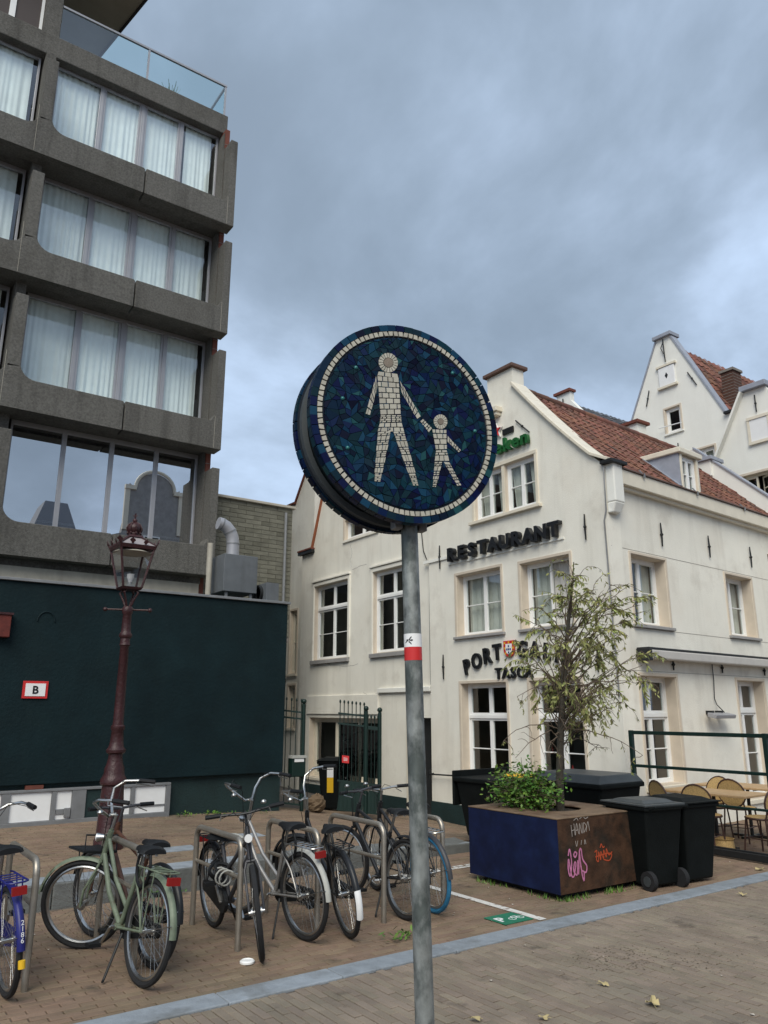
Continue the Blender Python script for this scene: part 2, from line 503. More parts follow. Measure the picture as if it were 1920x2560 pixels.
def letter(name, ch, size, depth, mt, parent, M, bold=0.0, shear=0.0, sx=1.0):
    """one solid letter; M places the letter's x-right, y-up, z-out frame in the world"""
    me = text_mesh(ch, size, depth, bold, shear)
    off = W.get(parent.name, Vector())
    me.transform(Matrix.Translation(-off) @ M @ Matrix.Diagonal((sx, 1, 1, 1)))
    me.materials.clear(); me.materials.append(M_of(mt))
    o = bpy.data.objects.new(name, me); col.objects.link(o); o.parent = parent
    return o
def frame_at(o, x, z):
    """matrix from an origin, a right axis and an outward axis (up is the world's z)"""
    x, z = Vector(x).normalized(), Vector(z).normalized()
    y = z.cross(x)
    M = Matrix((x, y, z)).transposed().to_4x4()
    M.translation = o
    return M
# ------------------------------------------------------------------ ground
def tz(x, y):                       # height of the raised pavement
    z = 0.20 + 0.022 * (y - 8.3)
    if x > 4:
        z -= 0.034 * (x - 4)
    if x > 6.5:
        z -= 0.085 * (x - 6.5) * min(1, max(0, (y - 8.3) / 2))
    return z
def in_view(p, mg=0.22):
    v = Vector(p) - Vector((0, 0, 1.8))
    d = v.dot(fw)
    if d < 0.3:
        return False
    return abs(v.dot(rt) / d) < 0.5 + mg and abs(v.dot(up) / d) < 0.667 + mg
def ground_mat():
    M = mat('brick_paving', (0.17, 0.135, 0.11), 0.92)
    nt = M.node_tree; N, L = nt.nodes.new, nt.links.new
    b = nt.nodes['Principled BSDF']
    t = N('ShaderNodeTexCoord'); br = N('ShaderNodeTexBrick')
    br.inputs['Scale'].default_value = 1.0
    br.inputs['Brick Width'].default_value = 0.2; br.inputs['Row Height'].default_value = 0.068
    br.inputs['Mortar Size'].default_value = 0.005
    br.inputs['Color1'].default_value = (0.17, 0.13, 0.10, 1); br.inputs['Color2'].default_value = (0.115, 0.092, 0.075, 1)
    br.inputs['Mortar'].default_value = (0.07, 0.06, 0.05, 1)
    L(t.outputs['Object'], br.inputs['Vector']); L(br.outputs['Color'], b.inputs['Base Color'])
    return M
gm = MB()
gm.add([(-300, -300, -0.30), (400, -300, -0.30), (400, 400, -0.30), (-300, 400, -0.30)], [(0, 1, 2, 3)])
ground = structure(gm.build('ground', ground_mat()))
pave = MB()
pave.add([(6.0, 5.27, -0.0108), (60, 5.27, -0.0108), (60, 8.70, -0.0108), (6.0, 8.28, -0.0108)], [(0, 1, 2, 3)])
pave = structure(pave.build('pavement', ground_mat()))
bay = MB()
bay.add([(-30, 5.27, -0.011), (6.0, 5.27, -0.011), (6.0, 8.28, -0.011), (-30, 8.28, -0.011)], [(0, 1, 2, 3)])
bay = structure(bay.build('parking_bay', 'joint'))
road = MB()
road.add([(-30, -40, -0.0105), (60, -40, -0.0105), (60, 5.04, -0.0105), (-30, 5.04, -0.0105)], [(0, 1, 2, 3)])
road = structure(road.build('road', ground_mat()))
terr = MB()
xs = [-8, -4, 0, 4, 6.5, 8, 9.9]
ys = [8.3, 8.8, 9.3, 9.8, 10.3, 12, 20]
tv = []
for x in xs:
    tv += [(x, y, tz(x, y) - 0.01) for y in ys] + [(x, 8.3, -0.32)]
tf = []
nY = len(ys)
for i in range(len(xs) - 1):
    a, b = (nY + 1) * i, (nY + 1) * (i + 1)
    tf += [(a + j, b + j, b + j + 1, a + j + 1) for j in range(nY - 1)] + [(a + nY, b + nY, b, a)]
terr = structure(MB().add(tv, tf).build('raised_pavement', 'joint'))

def brick_mb(mb, c, ax, L, Wd, zf, rng, tilt=0.010):
    """a chamfered paving brick; ax 0: long side on x, 1: on y"""
    hl, hw = L / 2 - 0.0035, Wd / 2 - 0.003
    if ax:
        hl, hw = hw, hl
    dz = rng.uniform(-0.0022, 0.0018)
    tx, ty = rng.gauss(0, tilt), rng.gauss(0, tilt)
    vs = []
    for ins, z in ((0, -0.03), (0, -0.004), (0.004, 0.0)):
        for sx, sy in ((-1, -1), (1, -1), (1, 1), (-1, 1)):
            x, y = sx * (hl - ins), sy * (hw - ins)
            vs.append((c[0] + x, c[1] + y, zf(c[0] + x, c[1] + y) + z + dz + tx * x + ty * y))
    fs = [(8, 9, 10, 11)]
    for k in (0, 4):
        fs += [(k + i, k + (i + 1) % 4, k + 4 + (i + 1) % 4, k + 4 + i) for i in range(4)]
    mb.add(vs, fs)
def brick_field(parent, x0, x1, y0, y1, ax, zf, mt, seed, L=0.2, Wd=0.066, skip=None, parts=300):
    rng = random.Random(seed)
    cells = []; cut = {}
    a0, a1, b0, b1 = (x0, x1, y0, y1) if ax == 0 else (y0, y1, x0, x1)
    nb = int((b1 - b0) / Wd)
    for j in range(nb):
        bb = b0 + (j + 0.5) * Wd
        off = (L / 2 if j % 2 else 0) + rng.uniform(-0.01, 0.01)
        for i in range(-1, int((a1 - a0) / L) + 2):
            lo, hi = a0 + i * L + off, a0 + (i + 1) * L + off
            lo, hi = max(lo, a0), min(hi, a1)
            if hi - lo < 0.03:
                continue
            aa = (lo + hi) / 2
            c = (aa, bb) if ax == 0 else (bb, aa)
            if skip and skip(*c):
                continue
            if in_view((c[0], c[1], zf(*c))):
                cells.append(c)
                if hi - lo < L - 0.004:
                    cut[c] = hi - lo
    near = sorted([c for c in cells if c not in cut and in_view((c[0], c[1], zf(*c)), -0.004)], key=lambda c: c[0] ** 2 + c[1] ** 2)[:parts]
    ns = set(near)
    srcs = []
    for k in range(8):                                   # eight brick shapes, shared
        mb = MB(); brick_mb(mb, (0, 0), ax, L, Wd, lambda x, y: 0, rng)
        srcs.append(mb)
    first = {}
    for i, c in enumerate(near):
        k = rng.randrange(8)
        loc = (c[0], c[1], zf(*c))
        if k not in first:
            first[k] = srcs[k].build('brick', mt, parent, world=False, loc=loc)
        else:
            inst(first[k], 'brick', parent, loc)
    mb = MB()
    for c in cells:
        if c not in ns:
            brick_mb(mb, c, ax, cut.get(c, L), Wd, zf, rng)
    if mb.v:
        stuff(mb.build('bricks', mt, parent, world=False))
flat = lambda x, y: 0.0
MANHOLE = (5.13, 4.25)
brick_field(road, 0.4, 14, 1.6, 5.035, 1, flat, 'clinker', 1, L=0.2)
brick_field(bay, -1.0, 6.0, 5.275, 8.2, 0, flat, 'clinker_r', 2)
brick_field(pave, 6.0, 13.5, 5.275, 8.62, 0, flat, 'clinker_r', 4, parts=150, skip=lambda x, y: y > 8.25 and x < 7.4)
brick_field(terr, -1.0, 9.75, 8.62, 12.6, 0, tz, 'clinker_r', 3)

# flush kerb band between road and parking bay, and the step up to the raised pavement
kerb = thing('kerb_band', 'pale blue-grey flush stone band between road and bicycle bay', 'kerb', (4, 5.15, 0))
del kerb['label'], kerb['category']; structure(kerb)
x = -0.6; rng = random.Random(5)
while x < 14:
    L = rng.uniform(0.85, 1.05)
    MB().box(x + 0.003, x + L - 0.003, 5.042, 5.268, -0.08, 0.008 + rng.uniform(-0.002, 0.002)).build('kerb_stone', 'granite', kerb, bev=0.008)
    x += L
step = thing('stone_step', 'stone step', 'kerb', (3, 8.3, 0))
del step['label'], step['category']; structure(step)
x = -3.0
while x < 7.0:
    L = rng.uniform(0.9, 1.1)
    z0, z1 = tz(x, 8.4), tz(x + L, 8.4)
    MB().hexa([(x + .004, 8.26, -.03), (x + L - .004, 8.26, -.03), (x + L - .004, 8.60, -.03), (x + .004, 8.60, -.03),
               (x + .004, 8.26, z0 + .012), (x + L - .004, 8.26, z1 + .012), (x + L - .004, 8.60, z0 + .012), (x + .004, 8.60, z0 + .012)]
              ).build('step_stone', 'steppe', step, bev=0.012)
    MB().box(x + .01, x + L - .01, 8.275, 8.59, min(z0, z1) + 0.010, min(z0, z1) + 0.022).build('step_cap', 'granite', step, bev=0.004)
    x += L

# ------------------------------------------------------------------ concrete tower block
tower = thing('concrete_apartment_block', 'brown-grey exposed concrete apartment block with bands of curtained windows', 'building', (2, 15, 0))
def arc(cx, cz, r, a0, a1, n=7):
    return [(cx + r * math.cos(RAD(a0 + (a1 - a0) * i / n)), cz + r * math.sin(RAD(a0 + (a1 - a0) * i / n))) for i in range(n + 1)]
PXZ = lambda yf: (lambda u, v, d: (u, yf - d, v))
XP = [-6.35, -2.15, 2.05]
FR = [2.24, 3.257, 4.213, 5.165, 6.105]
def curtain_mb(x0, x1, y, z0, z1, rng):
    mb = MB(); n = int((x1 - x0) / 0.018); vs = []; fs = []
    ph = rng.uniform(0, 6); rng_amp = rng.uniform(0.008, 0.02)
    for i in range(n + 1):
        x = x0 + (x1 - x0) * i / n
        amp = rng_amp
        d = amp * math.sin(x * 52 + ph + 1.5 * math.sin(x * 7 + ph)) + 0.012 * math.sin(x * 23 + 2 * ph)
        vs += [(x, y + d, z0), (x, y + d * 0.55, z1)]
    fs = [(2 * i, 2 * i + 2, 2 * i + 3, 2 * i + 1) for i in range(n)]
    return mb.add(vs, fs)
rng = random.Random(9)
for i in range(4):
    zb = 4.52 + 2.78 * i
    zs, zu = zb + 0.63, zb + 2.36
    # right-hand L-shaped precast panel
    o = [(4.175, zb), (6.30, zb), (6.30, zu), (6.125, zu), (6.125, zs + 0.16), (6.03, zs), (4.175, zs)]
    MB().poly(o, PXZ(15.0), -0.38, 0).build('concrete_panel', 'concrete', tower, bev=0.015)
    MB().box(6.118, 6.124, 14.996, 15.0, zb + 0.02, zs + 0.12).build('panel_joint', 'concrete_light', tower)
    for xp in XP:
        r = 0.30
        o = [(xp - 2.09, zb), (xp + 2.1, zb), (xp + 2.1, zs - 0.03), (xp + 2.07, zs)]
        o += [(xp + 0.11 + r, zs)] + arc(xp + 0.11 + r, zs + r, r, 270, 180)[1:] + [(xp + 0.11, zu), (xp - 0.12, zu)]
        o += arc(xp - 0.12 - r, zs + r, r, 0, -90) + [(xp - 2.09, zs)]
        MB().poly(o, PXZ(15.0), -0.38, 0).build('concrete_panel', 'concrete', tower, bev=0.015)
        MB().box(xp - 0.165, xp - 0.159, 14.996, 15.0, zb + 0.02, zs + 0.5).build('panel_joint', 'concrete_light', tower)
    MB().box(6.108, 6.128, 15.386, 15.95, zs - 0.1, zu).build('side_reveal', 'concrete', tower)
    MB().box(6.108, 6.128, 15.44, 15.95, zu + .001, zb + 2.84).build('side_reveal', 'concrete', tower)
    for xp in XP:
        MB().box(xp - 0.10, xp + 0.09, 15.382, 15.95, zs - 0.1, zb + 2.84).build('fin', 'concrete', tower)
    # slab and soffit behind the panel
    MB().box(-10, 6.12, 15.385, 19.5, zb + 0.06, zs - 0.06).build('floor_slab', 'concrete', tower)
    zt = zb + 2.78 + 0.06
    if i == 3:
        zt = 15.86
    spans = [(FR[k], FR[k + 1]) for k in range(4)]
    spans += [(a - 4.2, b - 4.2) for a, b in spans]
    for s_i, (a, b) in enumerate(spans):
        f = MB(); y0, y1 = 15.80, 15.87; w = 0.045
        zl = zs - 0.05
        f.box(a, a + w, y0, y1, zl, zt).box(b - w, b, y0, y1, zl, zt).box(a + w, b - w, y0, y1, zl, zl + w + 0.04).box(a + w, b - w, y0, y1, zt - w - 0.04, zt)
        if s_i % 4 in (1, 2) and i:
            for q, w0 in ((a + w, 1), (b - w, -1)):
                f.box(min(q, q + w0 * 0.05), max(q, q + w0 * 0.05), y0 + 0.02, y1 + 0.01, zl + w, zt - w)
        wo = f.build('window', 'alu', tower, bev=0.004)
        g = MB(); g.add([(a + w, 15.84, zl + w), (b - w, 15.84, zl + w), (b - w, 15.84, zt - w), (a + w, 15.84, zt - w)], [(0, 1, 2, 3)])
        g.build('pane', 'glass_tower' if i else 'glass_mirror', wo)
        if i:
            cb = curtain_mb(a + 0.01 + rng.choice([0, 0, 0, 0.05, 0.12]), b - 0.01 - (0.12 if s_i % 4 == 3 else rng.choice([0, 0, 0.03])), 15.93, zl, zt - 0.05, rng)
            cb.build('curtain', 'curtain', wo)
    MB().poly([(5.93, zs - .05), (6.06, zs - .05), (6.06, zs + .85), (5.93, zs + .72)], PXZ(15.95), -0.03, 0).build('inner_screen', 'iron', tower)
    MB().box(-10, 6.05, 17.5, 17.6, zs, zt + .1).build('room_wall', 'room', tower)
    if i == 0:
        MB().box(-10, 6.08, 16.0, 16.04, 5.42, 5.46).build('inner_rail', 'white', tower)
MB().box(6.13, 6.24, 15.40, 15.75, 3.3, 15.8).build('brick_side_wall', 'brickred', tower)
MB().box(6.13, 6.21, 15.751, 24, 3.3, 15.8).build('side_wall', 'concrete', tower)
sm = MB()
for k in range(46):
    z = 5.0 + 0.23 * k
    sm.box(6.128, 6.2435, 15.392, 15.6, z, z + 0.012)
stuff(sm.build('brick_joints', 'mortar', tower))
MB().box(-10, 6.05, 19.4, 24, 3.3, 15.6).build('rear_block', 'brickred', tower)
MB().box(-10, 6.24, 15.58, 24, 15.81, 16.36).build('parapet', 'concrete', tower, bev=0.02)
MB().box(-10, 6.10, 15.30, 15.5, 3.3, 4.38).build('cream_band', 'concrete_light', tower)
MB().box(-10, 6.15, 15.36, 15.6, 4.385, 4.58).build('soffit', 'concrete', tower)
# roof terrace balustrade, penthouse
for a, b in ((2.20, 4.18), (4.22, 6.17)):
    MB().add([(a, 15.745, 16.38), (b, 15.745, 16.38), (b, 15.745, 17.35), (a, 15.745, 17.35)], [(0, 1, 2, 3)]).build('balustrade_pane', 'glass_rail', tower)
MB().add([(6.19, 15.78, 16.38), (6.19, 18.0, 16.38), (6.19, 18.0, 17.35), (6.19, 15.78, 17.35)], [(0, 1, 2, 3)]).build('balustrade_pane', 'glass_rail', tower)
MB().box(2.20, 6.22, 15.72, 15.775, 17.35, 17.40).build('balustrade_rail', 'alu', tower)
MB().box(6.165, 6.22, 15.776, 18.0, 17.35, 17.40).build('balustrade_rail', 'alu', tower)
for xq in (4.20, 6.19):
    MB().box(xq - 0.022, xq + 0.022, 15.73, 15.77, 16.36, 17.35).build('balustrade_post', 'alu', tower)
MB().box(1.84, 2.19, 15.70, 16.15, 16.36, 18.8).build('penthouse_pillar', 'concrete', tower, bev=0.01)
PP = lambda u, v, d: (u, v, 18.8 + d)
MB().poly([(-10, 15.0), (4.13, 15.0), (3.35, 19.2), (-10, 19.2)], PP, 0, 0.22).build('roof_canopy', mat('canopy_soffit', (0.27, 0.24, 0.18), 0.8, var=0.08), tower)
MB().poly([(-10, 14.94), (4.2, 14.94), (3.41, 19.2), (3.36, 19.2), (4.135, 14.995), (-10, 14.995)], PP, -0.03, 0.26).build('canopy_fascia', mat('dark_fascia', (0.02, 0.015, 0.015), 0.6), tower)
for k in range(8):
    x1 = 1.83 - 0.62 * k
    f = MB(); w = 0.06
    f.box(x1 - 0.62, x1 - 0.62 + w, 15.80, 15.87, 16.36, 18.78).box(x1 - w, x1, 15.80, 15.87, 16.36, 18.78).box(x1 - 0.62 + w, x1 - w, 15.80, 15.87, 16.36, 16.44)
    wo = f.build('penthouse_window', 'whitepaint', tower)
    MB().box(x1 - 0.58, x1 - 0.04, 15.84, 15.85, 16.43, 18.78).build('pane', mat('dark_brown_infill', (0.06, 0.045, 0.04), 0.5), wo)
pl = thing('terrace_plant', 'spiky plant behind the glass balustrade on the roof terrace', 'plant', (4.95, 16.2, 16.36))
MB().lathe([(0.10, 0), (0.14, 0.22), (0.13, 0.22), (0.11, 0.2)], 12, (4.95, 16.2, 16.36)).build('pot', 'zinc', pl, smooth=True)
pm = MB()
for k in range(34):
    a = rng.uniform(0, 6.28); l = rng.uniform(0.35, 0.62); s_ = rng.uniform(0.12, 0.6)
    c = V3(4.95, 16.2, 16.5); e1 = c + V3(math.cos(a) * s_ * l, math.sin(a) * s_ * l, l)
    pm.bar(c, e1, 0.012, 0.004)
pm.build('leaves', 'leafgreen', pl)

# ------------------------------------------------------------------ dark single-storey annexe in front of the tower
annex = thing('dark_annexe', 'long single-storey annexe with plain dark teal painted front wall', 'building', (0, 12, 0))
MB().box(-9, 6.42, 12.03, 15.28, 0.0, 3.55).build('wall', 'darkplinth', annex)
MB().box(-9, 6.42, 11.94, 12.028, 0.81, 3.60).build('facing_board', 'darkwall', annex, bev=0.01)
MB().box(-9, 6.46, 11.90, 12.03, 3.603, 3.645).build('coping', 'zinc', annex, bev=0.005)
MB().tube([(2.36 + 0.12 + 0.12 * math.cos(RAD(a)), 11.936, 3.05 + 0.14 * math.sin(RAD(a))) for a in range(0, 181, 20)], 0.012, 6).build('arched_moulding', 'darkwall', annex)
rb = thing('red_wall_box', 'small rusty red box fixed high on the dark wall at the left edge', 'wall box', (1.92, 11.9, 2.78))
MB().box(1.70, 2.0, 11.82, 11.94, 2.79, 3.10).build('body', mat('rusty_red', (0.11, 0.02, 0.014), 0.7, var=0.3, vsc=12), rb, bev=0.01)
MB().box(1.68, 2.02, 11.80, 11.94, 3.10, 3.13).build('lid', 'oxblood', rb)
bs = thing('fire_sign', 'white sign with letter B in a red border on the dark wall', 'sign', (2.43, 11.93, 1.97))
MB().box(2.265, 2.60, 11.918, 11.938, 1.965, 2.205).build('red_border', 'redsign', bs, bev=0.003)
MB().box(2.30, 2.565, 11.912, 11.917, 1.998, 2.172).build('white_field', 'white', bs)
letter('letter', 'B', 0.15, 0.003, 'ink', bs, frame_at((2.432, 11.909, 2.033), (1, 0, 0), (0, -1, 0)), bold=0.004)
# row of white meter panels along the foot of the wall
cab = thing('meter_cabinets', 'low row of white panels in grey frames at the foot of the dark wall', 'cabinet', (3.2, 11.95, 0.25))
PAN = [(0.55, 1.30), (1.36, 2.16), (2.27, 2.80), (2.86, 3.07), (3.26, 3.50), (3.56, 3.90), (3.96, 4.43)]
z0c, z1c = 0.33, 0.71
MB().box(0.4, 4.5, 11.90, 12.02, 0.22, z0c).box(0.4, 4.5, 11.90, 12.02, z1c, 0.745).build('rail', 'zinc', cab, bev=0.005)
px_ = 0.4
for a, b in PAN:
    MB().box(px_, a, 11.905, 12.02, z0c + .002, z1c - .002).build('post', 'zinc', cab)
    MB().box(a + 0.004, b - 0.004, 11.93, 12.0, z0c + .004, z1c - .004).build('panel', 'white' if (a, b) != (3.26, 3.50) else 'darkplinth', cab)
    px_ = b
MB().box(px_, 4.5, 11.905, 12.02, z0c + .002, z1c - .002).build('post', 'zinc', cab)
MB().box(3.96, 4.43, 11.92, 11.929, 0.42, 0.445).build('strip', 'zinc', cab)
MB().box(2.98, 3.06, 11.89, 11.929, 0.36, 0.48).box(2.87, 2.98, 11.915, 11.929, 0.40, 0.47).build('lock_box', 'zinc', cab, bev=0.004)
MB().box(2.45, 2.68, 11.93, 12.02, 0.748, 0.80).build('brick_patch', 'brickred', cab)
# roof-top ventilation
vent = thing('ventilation_unit', 'grey ventilation box with silver elbow duct on the annexe roof', 'ventilation', (5.75, 12.7, 3.6))
MB().box(5.43, 6.08, 12.5, 13.1, 3.83, 4.50).build('box', 'ductgrey', vent, bev=0.01)
MB().box(5.50, 5.54, 12.55, 12.6, 3.55, 3.83).box(5.97, 6.01, 12.55, 12.6, 3.55, 3.83).box(5.50, 5.54, 13.0, 13.05, 3.55, 3.83).box(5.97, 6.01, 13.0, 13.05, 3.55, 3.83).build('stand', 'zinc', vent)
MB().tube([(5.40, 12.8, 5.10), (5.47, 12.8, 5.09), (5.56, 12.8, 5.05), (5.64, 12.8, 4.97), (5.69, 12.8, 4.87), (5.71, 12.8, 4.76), (5.71, 12.8, 4.5)], 0.115, 16).build('duct', 'alu', vent, smooth=True)
for p, q in (((5.46, 12.8, 5.093), (5.48, 12.8, 5.087)), ((5.635, 12.8, 4.98), (5.65, 12.8, 4.955)), ((5.71, 12.8, 4.76), (5.71, 12.8, 4.735))):
    MB().tube([p, q], 0.121, 16).build('duct_seam', 'zinc', vent, smooth=True)
MB().tube([(5.30, 12.85, 3.6), (5.30, 12.85, 4.72)], 0.05, 12).build('pipe', 'concrete_light', vent, smooth=True)
fan = thing('fan_unit', 'small fan housing with round black opening beside the ventilation box', 'ventilation', (6.25, 12.5, 3.6))
MB().box(6.17, 6.42, 12.3, 12.9, 3.65, 4.02).build('housing', 'ductgrey', fan, bev=0.008)
MB().lathe([(0.15, 0), (0.15, 0.05), (0.12, 0.05), (0.115, 0.0)], 18).build('opening', 'iron', fan, smooth=True, world=False, loc=(-0.08, 0.06, 0.24)).rotation_euler = (0, -math.pi / 2, 0)
# weathered block wall behind
gw = thing('block_wall', 'weathered olive-grey block wall rising behind the annexe roof', 'wall', (7.2, 15.6, 3.3))
MB().box(6.24, 8.45, 15.64, 15.9, 3.3, 6.40).build('core', 'mortar', gw)
row = 0; z = 3.42; src = None; nblk = 0
while z < 6.36:
    x = 6.25 - (0.2 if row % 2 else 0)
    while x < 8.4:
        a, b = max(6.25, x), min(8.44, x + 0.4)
        if b - a > 0.06:
            if abs(b - a - 0.4) < 1e-3:
                if src is None:
                    src = MB().box(-0.196, 0.196, -0.012, 0.04, -0.0455, 0.0455).build('block', 'greybrick', gw, world=False)
                    src.location = ((a + b) / 2 - 7.2, 15.63 - 15.6, z + 0.05 - 3.3)
                else:
                    inst(src, 'block', gw, ((a + b) / 2 - 7.2, 15.63 - 15.6 + rng.uniform(-.004, .004), z + 0.05 - 3.3))
            else:
                MB().box(a + .004, b - .004, 15.618, 15.66, z + .0045, z + .0955).build('block', 'greybrick', gw)
        x += 0.4
    z += 0.1; row += 1
MB().box(6.24, 8.5, 15.55, 15.95, 6.42, 6.48).build('coping', 'concrete_light', gw, bev=0.01)
MB().tube([(8.25, 15.58, 3.4), (8.25, 15.58, 6.3)], 0.035, 8).build('pipe', 'zinc', gw, smooth=True)
# ------------------------------------------------------------------ window builder
def rect(a, b, c, d):
    return [(a, c), (b, c), (b, d), (a, d)]
def pbox(mb, P, u0, u1, v0, v1, d0, d1):
    return mb.hexa([P(u0, v0, d0), P(u1, v0, d0), P(u1, v0, d1), P(u0, v0, d1), P(u0, v1, d0), P(u1, v1, d0), P(u1, v1, d1), P(u0, v1, d1)])
def window(parent, P, u0, u1, v0, v1, d, tiers, ncol=2, fmat='whitepaint', gmat='glass', fw_=0.045, sill=None, sash=0.04, bars=0.018, casing=None, head=None, curtain=None, ajar=None):
    """tiers: list of (share of the height from the bottom, number of rows of lights). d: how far the frame sits behind the wall face"""
    f = MB()
    pbox(f, P, u0, u0 + fw_, v0, v1, -d - 0.07, -d); pbox(f, P, u1 - fw_, u1, v0, v1, -d - 0.07, -d)
    pbox(f, P, u0 + fw_, u1 - fw_, v0, v0 + fw_, -d - 0.07, -d); pbox(f, P, u0 + fw_, u1 - fw_, v1 - fw_, v1, -d - 0.07, -d)
    a0, a1, b0, b1 = u0 + fw_, u1 - fw_, v0 + fw_, v1 - fw_
    edges = [b0]
    tot = 0
    for sh, _ in tiers:
        tot += sh
        edges.append(b0 + (b1 - b0) * tot)
    lights = []
    for k, (sh, rows) in enumerate(tiers):
        lo, hi = edges[k], edges[k + 1]
        if k:
            pbox(f, P, a0, a1, lo - 0.03, lo + 0.03, -d - 0.07, -d + 0.02); lo += 0.03
        if k < len(tiers) - 1:
            hi -= 0.03
        for c in range(ncol):
            l, r = a0 + (a1 - a0) * c / ncol, a0 + (a1 - a0) * (c + 1) / ncol
            if ajar == (k, c):
                continue
            q = MB() if False else f
            s = sash
            pbox(q, P, l + .001, l + s, lo, hi, -d - 0.055, -d - 0.006); pbox(q, P, r - s, r - .001, lo, hi, -d - 0.055, -d - 0.006)
            pbox(q, P, l + s, r - s, lo, lo + s, -d - 0.055, -d - 0.006); pbox(q, P, l + s, r - s, hi - s, hi, -d - 0.055, -d - 0.006)
            for j in range(1, rows):
                vv = lo + s + (hi - lo - 2 * s) * j / rows
                pbox(q, P, l + s, r - s, vv - bars / 2, vv + bars / 2, -d - 0.05, -d - 0.012)
            for j in range(rows):
                lights.append((l + s, r - s, lo + s + (hi - lo - 2 * s) * j / rows, lo + s + (hi - lo - 2 * s) * (j + 1) / rows))
    w = f.build('window', fmat, parent, bev=0.004)
    for l, r, lo, hi in lights:
        MB().add([P(l, lo, -d - 0.035), P(r, lo, -d - 0.035), P(r, hi, -d - 0.035), P(l, hi, -d - 0.035)], [(0, 1, 2, 3)]).build('pane', gmat, w)
    if ajar:
        k, c = ajar
        lo, hi = edges[k] + (0.03 if k else 0), edges[k + 1]
        l, r = a0 + (a1 - a0) * c / ncol, a0 + (a1 - a0) * (c + 1) / ncol
        hg, sw = (r, -1) if c else (l, 1)
        a = RAD(28)
        Q = lambda t, v, e: P(hg + sw * (t * math.cos(a) - e * math.sin(a)), v, -d - 0.03 - t * math.sin(a) + e * math.cos(a))
        q = MB(); ww = r - l; s = sash
        for t0, t1, x0, x1 in ((0, s, lo, hi), (ww - s, ww, lo, hi), (s, ww - s, lo, lo + s), (s, ww - s, hi - s, hi), (s, ww - s, (lo + hi) / 2 - .01, (lo + hi) / 2 + .01)):
            q.hexa([Q(t0, x0, -.02), Q(t1, x0, -.02), Q(t1, x0, .02), Q(t0, x0, .02), Q(t0, x1, -.02), Q(t1, x1, -.02), Q(t1, x1, .02), Q(t0, x1, .02)])
        so = q.build('open_casement', fmat, w)
        MB().add([Q(s, lo + s, 0), Q(ww - s, lo + s, 0), Q(ww - s, hi - s, 0), Q(s, hi - s, 0)], [(0, 1, 2, 3)]).build('pane', gmat, w)
    if casing:                                            # painted reveal lining plus flat architrave
        c = MB(); t, e = 0.012, casing
        pbox(c, P, u0 - e, u0 - .001, v0, v1 + e, -.01, 0.018); pbox(c, P, u1 + .001, u1 + e, v0, v1 + e, -.01, 0.018); pbox(c, P, u0 - .001, u1 + .001, v1 + .001, v1 + e, -.01, 0.018)
        c.build('casing', 'casing', w, bev=0.003)
    lin = MB()
    pbox(lin, P, u0 + .0005, u0 + .008, v0, v1, -d, -0.004); pbox(lin, P, u1 - .008, u1 - .0005, v0, v1, -d, -0.004); pbox(lin, P, u0 + .008, u1 - .008, v1 - .008, v1 - .0005, -d, -0.004)
    pbox(lin, P, u0 + .008, u1 - .008, v0 + .0005, v0 + .02, -d, -0.004)
    lin.build('reveal', 'casing', w)
    if sill:
        m_, h_, pr_ = sill
        s = MB(); pbox(s, P, u0 - 0.07, u1 + 0.07, v0 - h_, v0 - .001, -d + 0.01, pr_)
        s.build('sill', m_, w, bev=0.006)
    if head:
        s = MB(); pbox(s, P, u0 - head, u1 + head, v1 + head, v1 + head + 0.05, -.01, 0.06)
        s.build('head_moulding', 'plaster', w, bev=0.01)
    if curtain:
        for (cl, cr_, full) in curtain:
            n = 26; vs, fs = [], []
            l, r = u0 + (u1 - u0) * cl, u0 + (u1 - u0) * cr_
            for i in range(n + 1):
                uu = l + (r - l) * i / n
                dd = -d - 0.14 + 0.02 * math.sin(i * 1.9 + cl * 9)
                squeeze = (uu - l) * (1 if full else 0.75) + l
                vs += [P(squeeze, v0 + .02, dd), P(uu, v1, dd)]
            fs = [(2 * i, 2 * i + 2, 2 * i + 3, 2 * i + 1) for i in range(n)]
            MB().add(vs, fs).build('curtain', 'curtain_b', w)
    return w
MT['curtain_b'] = mat('off_white_curtain', (0.62, 0.60, 0.56), 0.9, var=0.08, vsc=5)
def anchor(parent, P, u, v0, v1, tilt=0.0):
    mb = MB()
    a, b = (u - tilt, v0), (u + tilt, v1)
    mid = ((a[0] + b[0]) / 2, (v0 + v1) / 2)
    mb.tube([P(a[0], a[1], 0.025), P(mid[0], mid[1], 0.03), P(b[0], b[1], 0.025)], [0.013, 0.018, 0.011], 6)
    mb.ball(P(mid[0], mid[1], 0.03), 0.028, 6)
    mb.tube([P(mid[0], mid[1], -0.01), P(mid[0], mid[1], 0.03)], 0.012, 6)
    mb.build('wall_anchor', 'iron', parent)

